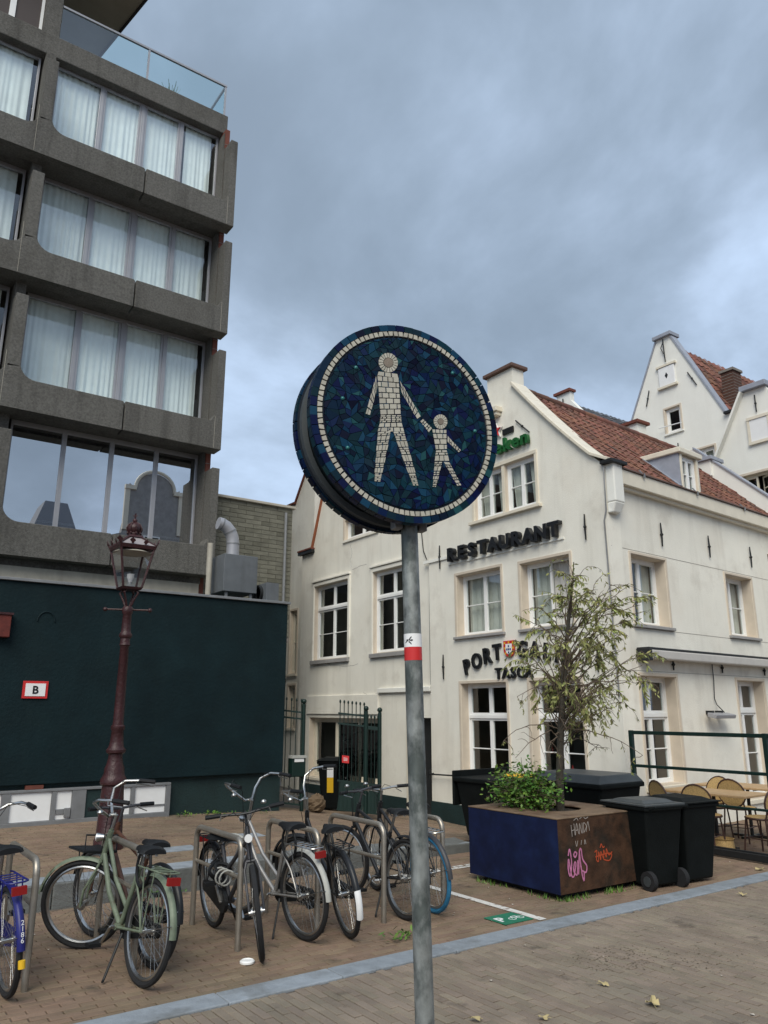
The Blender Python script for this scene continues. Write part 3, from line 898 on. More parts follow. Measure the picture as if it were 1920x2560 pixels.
# ------------------------------------------------------------------ corner restaurant
XR = 9.8
rest = thing('corner_restaurant', 'cream gabled corner restaurant with orange pantile roof and black lettering', 'building', (XR, 9.9, 0))
PF = lambda u, v, d: (XR - d, u, v)                       # gable front: u is y, v is height
KA = RAD(3.8)
dv = V3(math.cos(KA), math.sin(KA), 0); nv = V3(math.sin(KA), -math.cos(KA), 0)
CO = V3(XR, 7.62, 0)
def PS(u, v, d):                                          # side wall: u is the distance from the corner
    p = CO + dv * u + nv * d
    return (p.x, p.y, v)
YC = 9.925
def verge(n=10):
    pts = []
    for i in range(n + 1):
        t = i / n
        pts.append((7.66 + (9.58 - 7.66) * t, 5.70 + (7.78 - 5.70) * (0.87 * t + 0.13 * t * t)))
    return pts
vg = verge()
outer = [(7.62, -0.4), (7.62, 5.58), (7.56, 5.62), (7.56, 5.70)] + vg + [(9.58, 8.14), (10.27, 8.14)] + [(2 * YC - a, b) for a, b in vg[::-1]] + [(12.19, 5.6), (12.19, -0.4)]
GW = [(10.10, 11.34, 3.17, 4.36), (8.46, 9.60, 3.17, 4.33), (10.06, 11.28, 0.55, 2.29), (8.38, 9.50, 0.55, 2.29), (9.12, 10.74, 5.33, 6.27)]
MB().poly(outer, PF, -0.30, 0, [rect(*g) for g in GW]).build('gable_wall', 'plaster', rest)
for a, b, c_, d_ in GW[:2]:
    window(rest, PF, a, b, c_, d_, 0.17, [(1, 2)], sill=('sill', 0.05, 0.06), casing=0.05, ajar=((0, 0) if a < 9 else None), curtain=[(0.02, 0.98, True)])
for a, b, c_, d_ in GW[2:4]:
    window(rest, PF, a, b, c_, d_, 0.17, [(0.665, 2), (0.335, 1)], sill=('creampaint', 0.06, 0.05), casing=0.05)
a, b, c_, d_ = GW[4]
mid = (a + b) / 2
for q in ((a, mid - 0.035), (mid + 0.035, b)):
    window(rest, PF, q[0], q[1], c_, d_, 0.07, [(1, 2)], curtain=[(0.0, 0.42, False), (0.55, 1.0, False)])
pb = MB(); pbox(pb, PF, mid - 0.034, mid + 0.034, c_, d_, -0.14, 0.012); pb.build('window_post', 'creampaint', rest)
pb = MB(); pbox(pb, PF, a - 0.06, b + 0.06, d_ + .001, d_ + 0.07, -.01, 0.03); pbox(pb, PF, a - 0.06, a - .001, c_, d_, -.01, 0.025); pbox(pb, PF, b + .001, b + 0.06, c_, d_, -.01, 0.025); pb.build('window_surround', 'creampaint', rest, bev=0.004)
pb = MB(); pbox(pb, PF, a - 0.12, b + 0.12, c_ - 0.06, c_ - .001, -.01, 0.08); pb.build('window_sill', 'creampaint', rest, bev=0.006)
# gable coping
for side in (0, 1):
    cp = MB()
    pts = [(7.50, 5.70)] + vg[1:]
    for (a0, b0), (a1, b1) in zip(pts[:-1], pts[1:]):
        if side:
            a0, a1 = 2 * YC - a0, 2 * YC - a1
        cp.bar((XR + 0.13, a0, b0 + 0.03), (XR + 0.13, a1, b1 + 0.03), 0.40, 0.055)
    cp.build('gable_coping', 'creampaint', rest, bev=0.01)
MB().box(XR - 0.07, XR + 0.37, 9.52, 10.33, 8.142, 8.215).build('gable_cap', mat('terracotta_cap', (0.12, 0.07, 0.055), 0.8, var=0.2, vsc=8), rest, bev=0.012)
MB().box(XR - 0.17, XR - 0.001, 9.88, 10.32, 7.33, 7.43).box(XR - 0.13, XR - 0.001, 9.92, 10.30, 7.26, 7.329).build('gable_moulding', 'creampaint', rest, bev=0.012)
MB().box(XR - 0.09, XR + 0.32, 7.40, 7.64, 5.66, 5.72).build('shoulder_cap', 'iron', rest, bev=0.01)
# plinth
pb = MB(); pbox(pb, PF, 7.70, 12.19, -0.35, 0.13, 0.001, 0.03); pb.build('plinth', 'darkplinth', rest)
# side wall
LS = 6.5
SW = [(0.53, 1.55, 3.13, 4.27), (3.57, 4.58, 3.13, 4.27), (0.53, 1.55, 0.68, 2.33), (3.57, 4.58, 0.30, 2.33)]
MB().poly([(0.301, -0.25), (LS, -0.25), (LS, 5.58), (0.301, 5.58)], PS, -0.30, 0, [rect(*g) for g in SW]).build('side_wall', 'plaster', rest)
for a, b, c_, d_ in SW[:2]:
    window(rest, PS, a, b, c_, d_, 0.19, [(1, 2)], sill=('sill', 0.05, 0.06), casing=0.04, curtain=[(0.62, 1.0, True)])
window(rest, PS, *SW[2], 0.19, [(0.645, 2), (0.355, 1)], sill=('creampaint', 0.07, 0.05), casing=0.05)
window(rest, PS, *SW[3], 0.19, [(0.745, 2), (0.255, 1)], sill=('creampaint', 0.07, 0.05), casing=0.05)
for v in (4.33, 3.07, 2.40):                               # incised render lines
    pb = MB(); pbox(pb, PS, 0.03, LS, v, v + 0.008, 0.0005, 0.003); pb.build('render_line', mat('grey_line', (0.33, 0.30, 0.26), 0.9), rest)
for u in (1.49, 3.07, 4.65):
    anchor(rest, PS, u, 4.51, 4.92)
    anchor(rest, PS, u - 0.01, 2.44, 2.62)
for u, a, b in ((8.07, 4.50, 4.93), (11.81, 4.57, 5.05), (11.76, 2.39, 2.86), (8.0, 2.38, 2.71)):
    anchor(rest, PF, u, a, b)
mb = MB(); mb.tube([PF(9.52, 7.03, 0.03), PF(9.19, 6.70, 0.03)], 0.014, 6).ball(PF(9.36, 6.87, 0.03), 0.026, 6); mb.build('wall_anchor', 'iron', rest)
# eave, gutter, corner hopper
pb = MB(); pbox(pb, PS, 0.27, LS, 5.31, 5.58, 0.001, 0.09); pbox(pb, PS, 0.27, LS, 5.36, 5.61, 0.09, 0.16); pb.build('eave_board', 'creampaint', rest, bev=0.01)
pb = MB(); pbox(pb, PS, 0.26, LS, 5.612, 5.632, -0.02, 0.19); pb.build('gutter_edge', mat('brown_gutter', (0.12, 0.075, 0.06), 0.6), rest)
for u in (0.85, 2.55, 4.3):
    pb = MB(); pb.bar(PS(u, 5.62, 0.17), PS(u, 5.72, 0.10), 0.02, 0.02); pbox(pb, PS, u - .015, u + .015, 5.56, 5.64, 0.17, 0.20); pb.build('gutter_bracket', 'zinc', rest)
hp = MB()
hp.hexa([PS(0.0, 4.86, 0.002), PS(0.24, 4.86, 0.002), PS(0.20, 4.86, 0.10), PS(0.02, 4.86, 0.10), PS(0.0, 5.03, 0.002), PS(0.26, 5.03, 0.002), PS(0.26, 5.03, 0.17), PS(0.0, 5.03, 0.17)])
pbox(hp, PS, 0.0, 0.26, 5.031, 5.70, 0.002, 0.17)
hp.build('corner_box', 'plaster_b', rest, bev=0.02)
MB().tube([PF(7.66, 5.72, .05), PF(7.60, 5.6, .04), PF(7.62, 4.9, .03), PF(7.68, 4.75, .02), PF(7.66, 3.2, .02), PF(7.64, 2.0, .02)], 0.011, 6).build('lightning_wire', 'zinc', rest, smooth=True)
# roof tiles
eave0 = CO + nv * 0.09 + V3(0, 0, 5.62)
sl = (V3(0, 0, 1) * math.sin(RAD(44)) - nv * math.cos(RAD(44)))
rn_ = dv.cross(sl); rn_ = rn_ if rn_.z > 0 else -rn_
def tile_mb(w=0.205, l=0.30):
    mb = MB(); vs = []
    prof = [(-0.5, 0.022), (-0.36, 0.034), (-0.2, 0.018), (0.08, 0.0), (0.34, 0.004), (0.5, 0.022)]
    for s, lift in ((0, 0.020), (l, 0.0)):
        vs += [(q * w, s, h + lift) for q, h in prof]
    vs += [(q * w, 0, h + 0.004) for q, h in prof]
    n = len(prof)
    fs = [(i, i + 1, n + i + 1, n + i) for i in range(n - 1)] + [(2 * n + i, 2 * n + i + 1, i + 1, i) for i in range(n - 1)]
    return mb.add(vs, fs)
def roof_tiles(parent, origin, ux, uy, nu, ns, mt, name='roof_tile', w=0.2, l=0.255, keep=None, limit=300):
    ux, uy = ux.normalized(), uy.normalized()
    uz = ux.cross(uy)
    if uz.z < 0:
        uz = -uz
    rot = Matrix((ux, uy, uz)).transposed()
    off = W[parent.name]
    src = None; k = 0; mb = MB(); base = tile_mb(w + 0.005, l + 0.045)
    for j in range(ns):
        for i in range(nu):
            u, s = (i + 0.5) * w, j * l
            if keep and not keep(u, s):
                continue
            p = origin + ux * u + uy * s + uz * random.uniform(0.0, 0.012)
            k += 1
            rj = rot.to_4x4() @ Matrix.Rotation(random.gauss(0, 0.012), 4, 'Z')
            if k <= limit:
                if src is None:
                    src = base.build(name, mt, parent, smooth=True, world=False)
                    o = src
                else:
                    o = inst(src, name, parent)
                o.matrix_local = Matrix.Translation(p - off) @ rj
            else:
                mb.add([tuple(p + rj.to_3x3() @ Vector(v)) for v in base.v], base.f)
    if mb.v:
        stuff(mb.build(name + 's', mt, parent, smooth=True))
DU0, DU1 = 2.28, 2.98                                      # dormer, along the eave
def keep_r(u, s):
    return not (DU0 - 0.02 < u + 0.3 < DU1 + 0.02 and s < 0.95)
RL = 3.28
def PR(u, s, d):
    p = eave0 + dv * u + sl * s + rn_ * d
    return (p.x, p.y, p.z)
MB().poly([(0.12, 0.0), (LS, 0.0), (LS, RL), (0.28, RL)], PR, -0.10, -0.02).build('roof_deck', 'roomdark', rest)
PRB = lambda u, s, d: tuple(V3(*PR(u, RL, d)) + (nv * -1 * math.cos(RAD(44)) - V3(0, 0, 1) * math.sin(RAD(44))) * s)
MB().poly([(0.28, 0.0), (LS, 0.0), (LS, RL), (0.46, RL)], PRB, -0.10, -0.02).build('rear_roof', 'pantile', rest)
roof_tiles(rest, eave0 + dv * 0.3, dv, sl, 29, 13, 'pantile', keep=keep_r)
rm = MB()
for i in range(15):
    p = V3(*PR(0.3 + 0.4 * i, RL + 0.02, 0.02))
    rm.tube([p, p + dv * 0.41], [0.085, 0.095], 10)
rm.build('ridge_tiles', 'pantile', rest, smooth=True)
vc = MB(); vc.bar(V3(*PR(0.31, 0, 0.0)), V3(*PR(0.31, RL, 0.0)), 0.06, 0.05); vc.build('verge_mortar', 'mortar', rest)
# dormer
MB().poly([(0, 5.60), (-0.80, 6.36), (0, 6.36)], lambda u, v, d: tuple(CO + dv * (DU0 + d) - nv * (0.02 - u) * 1 + V3(0, 0, v)) if False else tuple(CO + dv * (DU0 + d) + nv * (0.03 + u) + V3(0, 0, v)), 0, 0.04).build('dormer_cheek', 'lead', rest)
MB().poly([(0, 5.60), (-0.80, 6.36), (0, 6.36)], lambda u, v, d: tuple(CO + dv * (DU1 - 0.04 + d) + nv * (0.03 + u) + V3(0, 0, v)), 0, 0.04).build('dormer_cheek', 'lead', rest)
pb = MB(); pbox(pb, PS, DU0 - 0.05, DU1 + 0.05, 6.36, 6.46, -0.90, 0.10); pb.build('dormer_roof', 'creampaint', rest, bev=0.015)
pb = MB(); pbox(pb, PS, DU0 + .041, DU0 + 0.10, 5.62, 6.36, -.02, 0.05); pbox(pb, PS, DU1 - 0.10, DU1 - .041, 5.62, 6.36, -.02, 0.05); pb.build('dormer_post', 'creampaint', rest, bev=0.005)
window(rest, lambda u, v, d: PS(u, v, d + 0.03), DU0 + 0.10, DU1 - 0.10, 5.66, 6.34, 0.03, [(1, 2)])
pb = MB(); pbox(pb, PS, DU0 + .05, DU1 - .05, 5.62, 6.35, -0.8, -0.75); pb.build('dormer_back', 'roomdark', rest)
fl = MB(); fl.bar(PR(DU0 - 0.03 , 0.1, 0.05), PR(DU0 - 0.03, 1.06, 0.05), 0.10, 0.012, rn_); fl.build('dormer_flashing', 'lead', rest)
# right-hand party parapet
pp = MB(); pp.bar(PR(5.95, 0.1, 0.14), PR(5.95, 2.6, 0.14), 0.20, 0.36, rn_); pp.build('party_parapet', 'plaster_b', rest, bev=0.01)
pp = MB(); pp.bar(PR(5.95, 0.1, 0.335), PR(5.95, 2.6, 0.335), 0.26, 0.03, rn_); pp.build('parapet_flashing', 'lead', rest)
pp = MB(); pbox(pp, PS, 5.80, 6.25, 6.9, 7.27, -1.55, -1.15); pp.build('parapet_block', 'plaster_b', rest, bev=0.01)
pp = MB(); pbox(pp, PS, 5.74, 6.31, 7.271, 7.36, -1.61, -1.09); pp.build('parapet_cap', 'lead', rest, bev=0.01)
# inside: floors, back walls so that the rooms are dark and closed
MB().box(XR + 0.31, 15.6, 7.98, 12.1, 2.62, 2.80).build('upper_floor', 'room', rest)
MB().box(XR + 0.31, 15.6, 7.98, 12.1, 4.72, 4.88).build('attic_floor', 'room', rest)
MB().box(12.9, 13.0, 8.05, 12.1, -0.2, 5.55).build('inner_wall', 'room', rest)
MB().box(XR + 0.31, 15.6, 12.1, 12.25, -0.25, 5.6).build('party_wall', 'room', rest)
MB().box(15.6, 15.75, 8.0, 12.2, -0.25, 5.6).build('end_wall', 'plaster_b', rest)

# signs on the restaurant
def front_M(y, z, d=0.0, rot=0.0):
    return frame_at((XR - d, y, z), (0, -1, 0), (-1, 0, 0)) @ Matrix.Rotation(rot, 4, 'Z')
rs = thing('restaurant_lettering', 'black block letters RESTAURANT across the gable below the attic window', 'sign', (XR - 0.05, 10.03, 4.66))
word = 'RESTAURANT'; y = 11.50; stepY = (11.50 - 8.55) / 10
for i, ch in enumerate(word):
    letter('letter', ch, 0.345, 0.10, 'lettering', rs, front_M(11.36 - i * 0.298, 4.665, 0.075), bold=0.016, sx=1.12)
MB().box(XR - 0.025, XR - 0.001, 8.55, 11.55, 4.60, 4.63).build('mounting_rail', 'plaster_b', rs)
ps = thing('arched_lettering', 'arched black letters with a small red and yellow shield above the ground-floor windows', 'sign', (XR - 0.03, 10.4, 2.35))
# letters sit on an arc, the shield stands in for the fifth letter
arcl = [('P', 11.03, 2.47, 0.25), ('O', 10.76, 2.56, 0.19), ('R', 10.49, 2.64, 0.12), ('T', 10.23, 2.69, 0.05), ('G', 9.61, 2.70, -0.05), ('A', 9.33, 2.675, -0.10), ('L', 9.06, 2.63, -0.15), ('I', 8.84, 2.575, -0.20), ('A', 8.62, 2.51, -0.24)]
for ch, y, z, r in arcl:
    if ch:
        letter('letter', ch, 0.385, 0.045, 'lettering', ps, front_M(y, z, 0.03, r), bold=0.012, sx=0.88)
for i, ch in enumerate('TASCA'):
    letter('letter', ch, 0.265, 0.04, 'lettering', ps, front_M(10.22 - i * 0.185, 2.352, 0.028), bold=0.007, sx=1.02)
def shield_pts(w, h):
    return [(-w, h)] + [(w, h)] + [(w, 0)] + [(w * math.cos(a), -h * 0.9 * math.sin(a)) for a in (0.4, 0.8, 1.2, 1.57, 1.94, 2.34, 2.74)] + [(-w, 0)]
SY, SZ = 9.92, 2.85
PSH = lambda u, v, d: (XR - 0.04 - d, SY - u, SZ + v)
MB().poly(shield_pts(0.135, 0.15), PSH, -0.02, 0.005).build('shield', 'redsign', ps)
MB().poly(shield_pts(0.078, 0.095), PSH, 0.006, 0.011).build('shield_centre', 'white', ps)
sm = MB()
for u, v in ((-0.1, 0.11), (0.1, 0.11), (0, 0.118), (-0.103, 0.02), (0.103, 0.02), (-0.085, -0.07), (0.085, -0.07)):
    sm.poly(rect(u - 0.016, u + 0.016, v - 0.018, v + 0.018), PSH, 0.006, 0.010)
sm.build('shield_castles', 'yellow', ps)
sm = MB()
for u, v in ((0, 0.055), (0, 0.0), (0, -0.055), (-0.042, 0.0), (0.042, 0.0)):
    sm.poly(rect(u - 0.014, u + 0.014, v - 0.018, v + 0.016), PSH, 0.012, 0.015)
sm.build('shield_quinas', mat('shield_blue', (0.01, 0.03, 0.16), 0.5), ps)
hs_ = thing('beer_sign', 'green beer lettering with red star high on the gable, half behind the round sign', 'sign', (XR - 0.05, 10.0, 6.5))
MT['beergreen'] = mat('green_sign_letters', (0.012, 0.10, 0.025), 0.4, var=0.1)
for i, ch in enumerate('Heineken'):
    letter('letter', ch, 0.36 if i else 0.38, 0.07, 'beergreen', hs_, front_M(10.87 - i * 0.228, 6.50, 0.06, 0.03), bold=0.012, sx=1.12)
star = []
for k in range(10):
    r_ = 0.135 if k % 2 == 0 else 0.055
    star.append((r_ * math.sin(k * math.pi / 5), r_ * math.cos(k * math.pi / 5)))
PST = lambda u, v, d: (XR - 0.04 - d, 10.03 - u, 6.97 + v)
MB().poly([(a * 1.25, b * 1.25) for a, b in star], PST, -0.03, 0.0).build('star_outline', 'white', hs_)
MB().poly(star, PST, 0.002, 0.03).build('star', 'redsign', hs_)
MB().poly(rect(0.16, 0.44, -0.13, -0.02), PST, -0.03, 0.0).build('plate', 'ink', hs_)
letter('plate_text', 'BEER', 0.075, 0.004, 'white', hs_, front_M(9.73, 6.87, 0.043)) if False else None

# awning cassette, heater and cable on the side wall
aw = thing('awning_cassette', 'closed grey awning cassette along the restaurant side wall', 'awning', PS(2.5, 2.6, 0.1))
pb = MB(); pbox(pb, PS, 0.55, 5.3, 2.58, 2.72, 0.03, 0.24); pb.build('front_profile', 'awning', aw, bev=0.02)
pb = MB(); pbox(pb, PS, 0.50, 5.3, 2.725, 2.76, 0.0, 0.22); pb.build('hood', 'iron', aw, bev=0.006)
pb = MB(); pbox(pb, PS, 0.48, 0.545, 2.55, 2.74, 0.0, 0.25); pb.build('end_cap', 'iron', aw, bev=0.01)
ht = thing('patio_heater', 'small grey infrared heater on the side wall between the windows', 'heater', PS(2.6, 1.7, 0.1))
pb = MB()
pb.hexa([PS(2.27, 1.70, 0.10), PS(2.93, 1.70, 0.10), PS(2.93, 1.67, 0.24), PS(2.27, 1.67, 0.24), PS(2.27, 1.77, 0.10), PS(2.93, 1.77, 0.10), PS(2.93, 1.73, 0.26), PS(2.27, 1.73, 0.26)])
pb.build('reflector', 'alu', ht, bev=0.008)
pb = MB(); pbox(pb, PS, 2.40, 2.46, 1.74, 1.80, 0.0, 0.12); pbox(pb, PS, 2.70, 2.76, 1.74, 1.80, 0.0, 0.12); pb.build('bracket', 'iron', ht)
MB().tube([PS(2.72, 2.58, 0.03), PS(2.74, 2.3, 0.02), PS(2.70, 2.0, 0.02), PS(2.72, 1.9, 0.04), PS(2.80, 1.77, 0.12)], 0.008, 6).build('cable', 'iron', ht, smooth=True)

# ------------------------------------------------------------------ neighbouring house with tall windows
XM = 9.86
PM = lambda u, v, d: (XM - d, u, v)
midh = thing('cream_house', 'cream plastered house with tall white windows between annexe and restaurant', 'building', (XM, 14.9, 0))
MWN = [(15.30, 17.00, 2.98, 4.92, 'a'), (12.98, 14.38, 3.0, 4.92, 'a')]
holes = [rect(15.34, 16.92, 3.0, 4.86), rect(12.92, 14.30, 3.02, 4.86), rect(14.15, 15.52, 5.82, 6.32), rect(14.02, 17.05, 0.26, 1.64), rect(12.26, 12.92, -0.2, 1.66)]
mo = [(12.20, -0.45), (17.62, -0.45), (17.62, 5.86), (17.05, 5.86), (16.62, 7.1), (15.9, 8.2), (15.2, 8.9), (14.6, 8.9), (13.9, 8.2), (13.2, 7.1), (12.78, 5.86), (12.20, 5.86)]
MB().poly(mo, PM, -0.28, 0, holes).build('front_wall', 'plaster', midh)
for h in (0, 1):
    a, b, c_, d_ = (holes[h][0][0], holes[h][1][0], holes[h][0][1], holes[h][2][1])
    window(midh, PM, a, b, c_, d_, 0.10, [(0.69, 2), (0.31, 1)], sill=('sill', 0.09, 0.07), head=0.10)
    pb = MB(); e = 0.09
    pbox(pb, PM, a - e, a - .001, c_, d_ + e, -.01, 0.03); pbox(pb, PM, b + .001, b + e, c_, d_ + e, -.01, 0.03); pbox(pb, PM, a - .001, b + .001, d_ + .001, d_ + e, -.01, 0.03)
    pb.build('window_moulding', 'plaster', midh, bev=0.01)
window(midh, PM, 14.15, 15.52, 5.82, 6.32, 0.08, [(1, 1)], sill=('plaster', 0.06, 0.04), casing=0.07)
window(midh, PM, 14.02, 17.05, 0.26, 1.64, 0.14, [(1, 1)], ncol=3, fmat='creampaint', fw_=0.07, sill=('creampaint', 0.06, 0.05))
pb = MB(); pbox(pb, PM, 12.27, 12.91, -0.2, 1.65, -0.2, -0.15); pb.build('door', 'iron', midh)
pb = MB(); pbox(pb, PM, 12.93, 13.05, -0.2, 1.75, 0.001, 0.03); pbox(pb, PM, 12.22, 12.25, -0.2, 1.66, 0.001, 0.02); pb.build('door_frame', 'creampaint', midh, bev=0.005)
pb = MB(); pbox(pb, PM, 12.24, 14.05, 2.17, 2.27, 0.001, 0.06); pb.build('ledge', 'plaster_b', midh, bev=0.01)
pb = MB(); pbox(pb, PM, 14.06, 17.15, 1.72, 2.15, 0.001, 0.035); pb.build('shop_fascia', 'plaster', midh, bev=0.008)
pb = MB(); pbox(pb, PM, 13.06, 17.3, -0.4, 0.10, 0.001, 0.03); pb.build('plinth', 'darkplinth', midh)
pb = MB(); pb.bar(PM(17.10, 5.88, 0.02), PM(16.64, 7.1, 0.02), 0.05, 0.06, (1, 0, 0)); pb.bar(PM(16.64, 7.1, 0.02), PM(15.92, 8.2, 0.02), 0.05, 0.06, (1, 0, 0)); pb.build('verge_tiles', mat('orange_verge', (0.33, 0.11, 0.05), 0.8, var=0.2, vsc=8), midh)
pb = MB(); pbox(pb, PM, 16.98, 17.70, 5.861, 5.90, -0.3, 0.12); pb.build('shoulder_tile', 'brickred', midh); 
pb = MB(); pbox(pb, PM, 16.98, 17.70, 5.78, 5.86, 0.001, 0.10); pb.build('shoulder_ledge', 'iron', midh)
MB().tube([PM(12.30, 4.85, .03), PM(12.42, 5.05, .02), PM(12.48, 5.5, .02), PM(12.46, 6.2, .02)], 0.010, 6).tube([PM(12.22, 2.30, .03), PM(12.24, 3.2, .02), PM(12.22, 4.7, .02)], 0.010, 6).build('wall_cable', 'iron', midh, smooth=True)
pb = MB(); pbox(pb, PM, 11.6, 12.34, 4.74, 4.80, 0.061, 0.09); pb.build('cable_duct', 'plaster_b', midh)
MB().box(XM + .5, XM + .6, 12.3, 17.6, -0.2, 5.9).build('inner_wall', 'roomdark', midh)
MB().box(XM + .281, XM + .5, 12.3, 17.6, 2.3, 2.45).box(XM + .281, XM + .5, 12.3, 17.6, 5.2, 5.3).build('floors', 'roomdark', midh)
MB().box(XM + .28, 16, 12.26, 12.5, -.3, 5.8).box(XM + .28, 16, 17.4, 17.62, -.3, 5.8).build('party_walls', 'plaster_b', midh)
MB().add([(XM + .28, 12.3, 5.9), (XM + .28, 14.9, 8.6), (16, 14.9, 8.6), (16, 12.3, 5.9), (XM + .28, 17.5, 5.9), (16, 17.5, 5.9)], [(0, 1, 2, 3), (1, 4, 5, 2)]).build('roof', 'pantile', midh)
bar = thing('iron_wall_bar', 'dark iron barrier bar fixed across the cream wall beside the door', 'bar', (XR - 0.1, 11.8, 0.6))
MB().tube([(XR - 0.10, 12.16, 0.62), (XR - 0.10, 11.40, 0.64)], 0.014, 8).build('rod', 'iron', bar, smooth=True)
for yy in (12.14, 11.42):
    MB().tube([(XR - 0.12, yy, 0.63), (XR, yy, 0.63)], 0.012, 6).box(XR - 0.115, XR - 0.085, yy - .014, yy + .014, 0.55, 0.70).build('bracket', 'iron', bar)
for pts in ([(15.28, 5.70, 0), (15.22, 5.45, 0), (15.27, 5.3, 0), (15.18, 5.05, 0)], [(15.2, 5.06, 0), (14.9, 5.09, 0), (14.45, 5.10, 0)], [(14.7, 2.20, 0), (14.4, 2.12, 0), (14.1, 2.16, 0), (13.9, 2.10, 0)], [(16.3, 2.95, 0), (16.1, 2.85, 0), (15.2, 2.8, 0), (14.8, 2.84, 0)]):
    q = [PM(u + random.gauss(0, .012), v + random.gauss(0, .012), 0.0) for k in range(len(pts) - 1) for (u, v) in [(pts[k][0] + (pts[k + 1][0] - pts[k][0]) * t, pts[k][1] + (pts[k + 1][1] - pts[k][1]) * t) for t in (0, .25, .5, .75)]]
    MB().tube(q, 0.004, 4).build('plaster_crack', 'sill', midh)
# house behind, only its edge shows
XL = 10.2
PL = lambda u, v, d: (XL - d, u, v)
lefth = thing('rear_cream_house', 'cream house with narrow windows, seen edge-on beside the dark annexe', 'building', (XL, 17.8, 0))
lo_ = [(17.63, -0.2), (19.05, -0.2), (19.05, 7.5), (18.68, 7.5), (18.2, 8.2), (17.63, 9.0)]
LHo = [(18.42, 18.80, 2.75, 4.45), (18.42, 18.80, 1.35, 2.45)]
MB().poly(lo_, PL, -0.25, 0, [rect(*q) for q in LHo]).build('front_wall', 'plaster', lefth)
for q in LHo:
    window(lefth, PL, *q, 0.08, [(1, 2)], ncol=1, fmat='creampaint', sill=('creampaint', 0.06, 0.05), casing=0.06)
pb = MB(); pb.bar(PL(18.70, 7.53, 0.02), PL(17.6, 9.05, 0.02), 0.06, 0.05, (1, 0, 0)); pb.build('verge_tiles', 'brickred', lefth)
pb = MB(); pbox(pb, PL, 18.66, 19.10, 7.501, 7.55, -0.25, 0.08); pb.build('shoulder_tile', 'brickred', lefth)
for v0, v1 in ((4.75, 5.2), (5.75, 6.2), (2.5, 2.72)):
    anchor(lefth, PL, 18.88 if v0 > 3 else 18.95, v0, v1)
MB().tube([PL(19.0, 0, .06), PL(19.0, 6.5, .06)], 0.045, 10).build('downpipe', 'zinc', lefth, smooth=True)
MB().lathe([(0.045, 6.45), (0.09, 6.62), (0.11, 6.64), (0.11, 6.78), (0.06, 6.78)], 10, (XL - 0.08, 19.0, 0)).build('rain_hopper', 'zinc', lefth, smooth=True)
MB().box(XL + .25, 15, 17.63, 19.04, -.2, 7.3).build('body', 'plaster_b', lefth)
MB().box(6.3, XL, 19.3, 19.55, -.3, 5.2).build('yard_wall', 'greybrick', lefth)

# ------------------------------------------------------------------ houses further back on the right
def gable_house(name, label, X, poly, ridge_y, ridge_z, depth, mt='plaster_b', tiles='pantile', eaveR=None, eaveL=None, ntile=(0, 0)):
    t = thing(name, label, 'building', (X, ridge_y, 0))
    P = lambda u, v, d: (X - d, u, v)
    MB().poly(poly['o'], P, -0.25, 0, poly.get('h', [])).build('gable_wall', mt, t)
    for e, nm in ((eaveR, 'roof_slope'), (eaveL, 'roof_slope')):
        if e:
            MB().add([(X + .25, e[0], e[1]), (X + depth, e[0], e[1]), (X + depth, ridge_y, ridge_z), (X + .25, ridge_y, ridge_z)], [(0, 1, 2, 3)]).build(nm, tiles, t)
    return t, P
o1 = [(9.75, -0.2), (13.6, -0.2), (13.6, 8.5), (11.87, 12.05), (11.40, 12.05), (10.03, 9.22), (9.75, 9.22)]
h1 = [rect(11.33, 11.80, 9.20, 9.92), rect(10.46, 11.15, 8.05, 8.5)]
t1, P1 = gable_house('tall_white_house', 'tall white gabled house with loft shutter rising behind the restaurant roof', 18.0, dict(o=o1, h=h1), 11.63, 11.9, 12, eaveR=(10.0, 9.15), eaveL=(13.3, 9.0))
d_ = V3(0, 11.63 - 10.0, 11.9 - 9.15).normalized()
roof_tiles(t1, V3(18.3, 10.0, 9.17), V3(1, 0, 0), d_, 24, 10, 'pantile', w=0.24, l=0.32)
pb = MB()
pb.bar(P1(11.88, 12.02, -0.11), P1(13.58, 8.55, -0.11), 0.05, 0.27, (1, 0, 0)); pb.bar(P1(11.39, 12.02, -0.11), P1(10.02, 9.23, -0.11), 0.05, 0.27, (1, 0, 0)); pb.build('coping', 'lead', t1)
MB().box(17.9, 18.35, 11.34, 11.93, 12.051, 12.16).build('gable_cap', 'lead', t1, bev=0.01)
MB().box(17.9, 18.3, 9.72, 10.06, 9.221, 9.28).build('shoulder_cap', 'iron', t1)
pb = MB(); pbox(pb, P1, 11.36, 11.86, 10.60, 11.16, 0.001, 0.05); pb.build('shutter', 'white', t1, bev=0.01)
pb = MB(); pbox(pb, P1, 11.30, 11.92, 11.17, 11.23, 0.001, 0.07); pbox(pb, P1, 11.30, 11.92, 10.53, 10.59, 0.001, 0.08); pb.build('shutter_surround', 'creampaint', t1)
MB().poly([(11.61, 10.80), (11.66, 10.89), (11.61, 10.98), (11.56, 10.89)], P1, 0.051, 0.056).build('shutter_diamond', 'iron', t1)
window(t1, P1, 11.33, 11.80, 9.20, 9.92, 0.06, [(1, 1)], ncol=1, sill=('plaster_b', 0.05, 0.05), casing=0.05)
window(t1, P1, 10.46, 11.15, 8.05, 8.5, 0.06, [(1, 1)], sill=('plaster_b', 0.05, 0.05), casing=0.05)
MB().tube([P1(11.95, 9.40, 0.12), P1(11.25, 9.36, 0.12)], 0.014, 6).build('window_rail', 'white', t1)
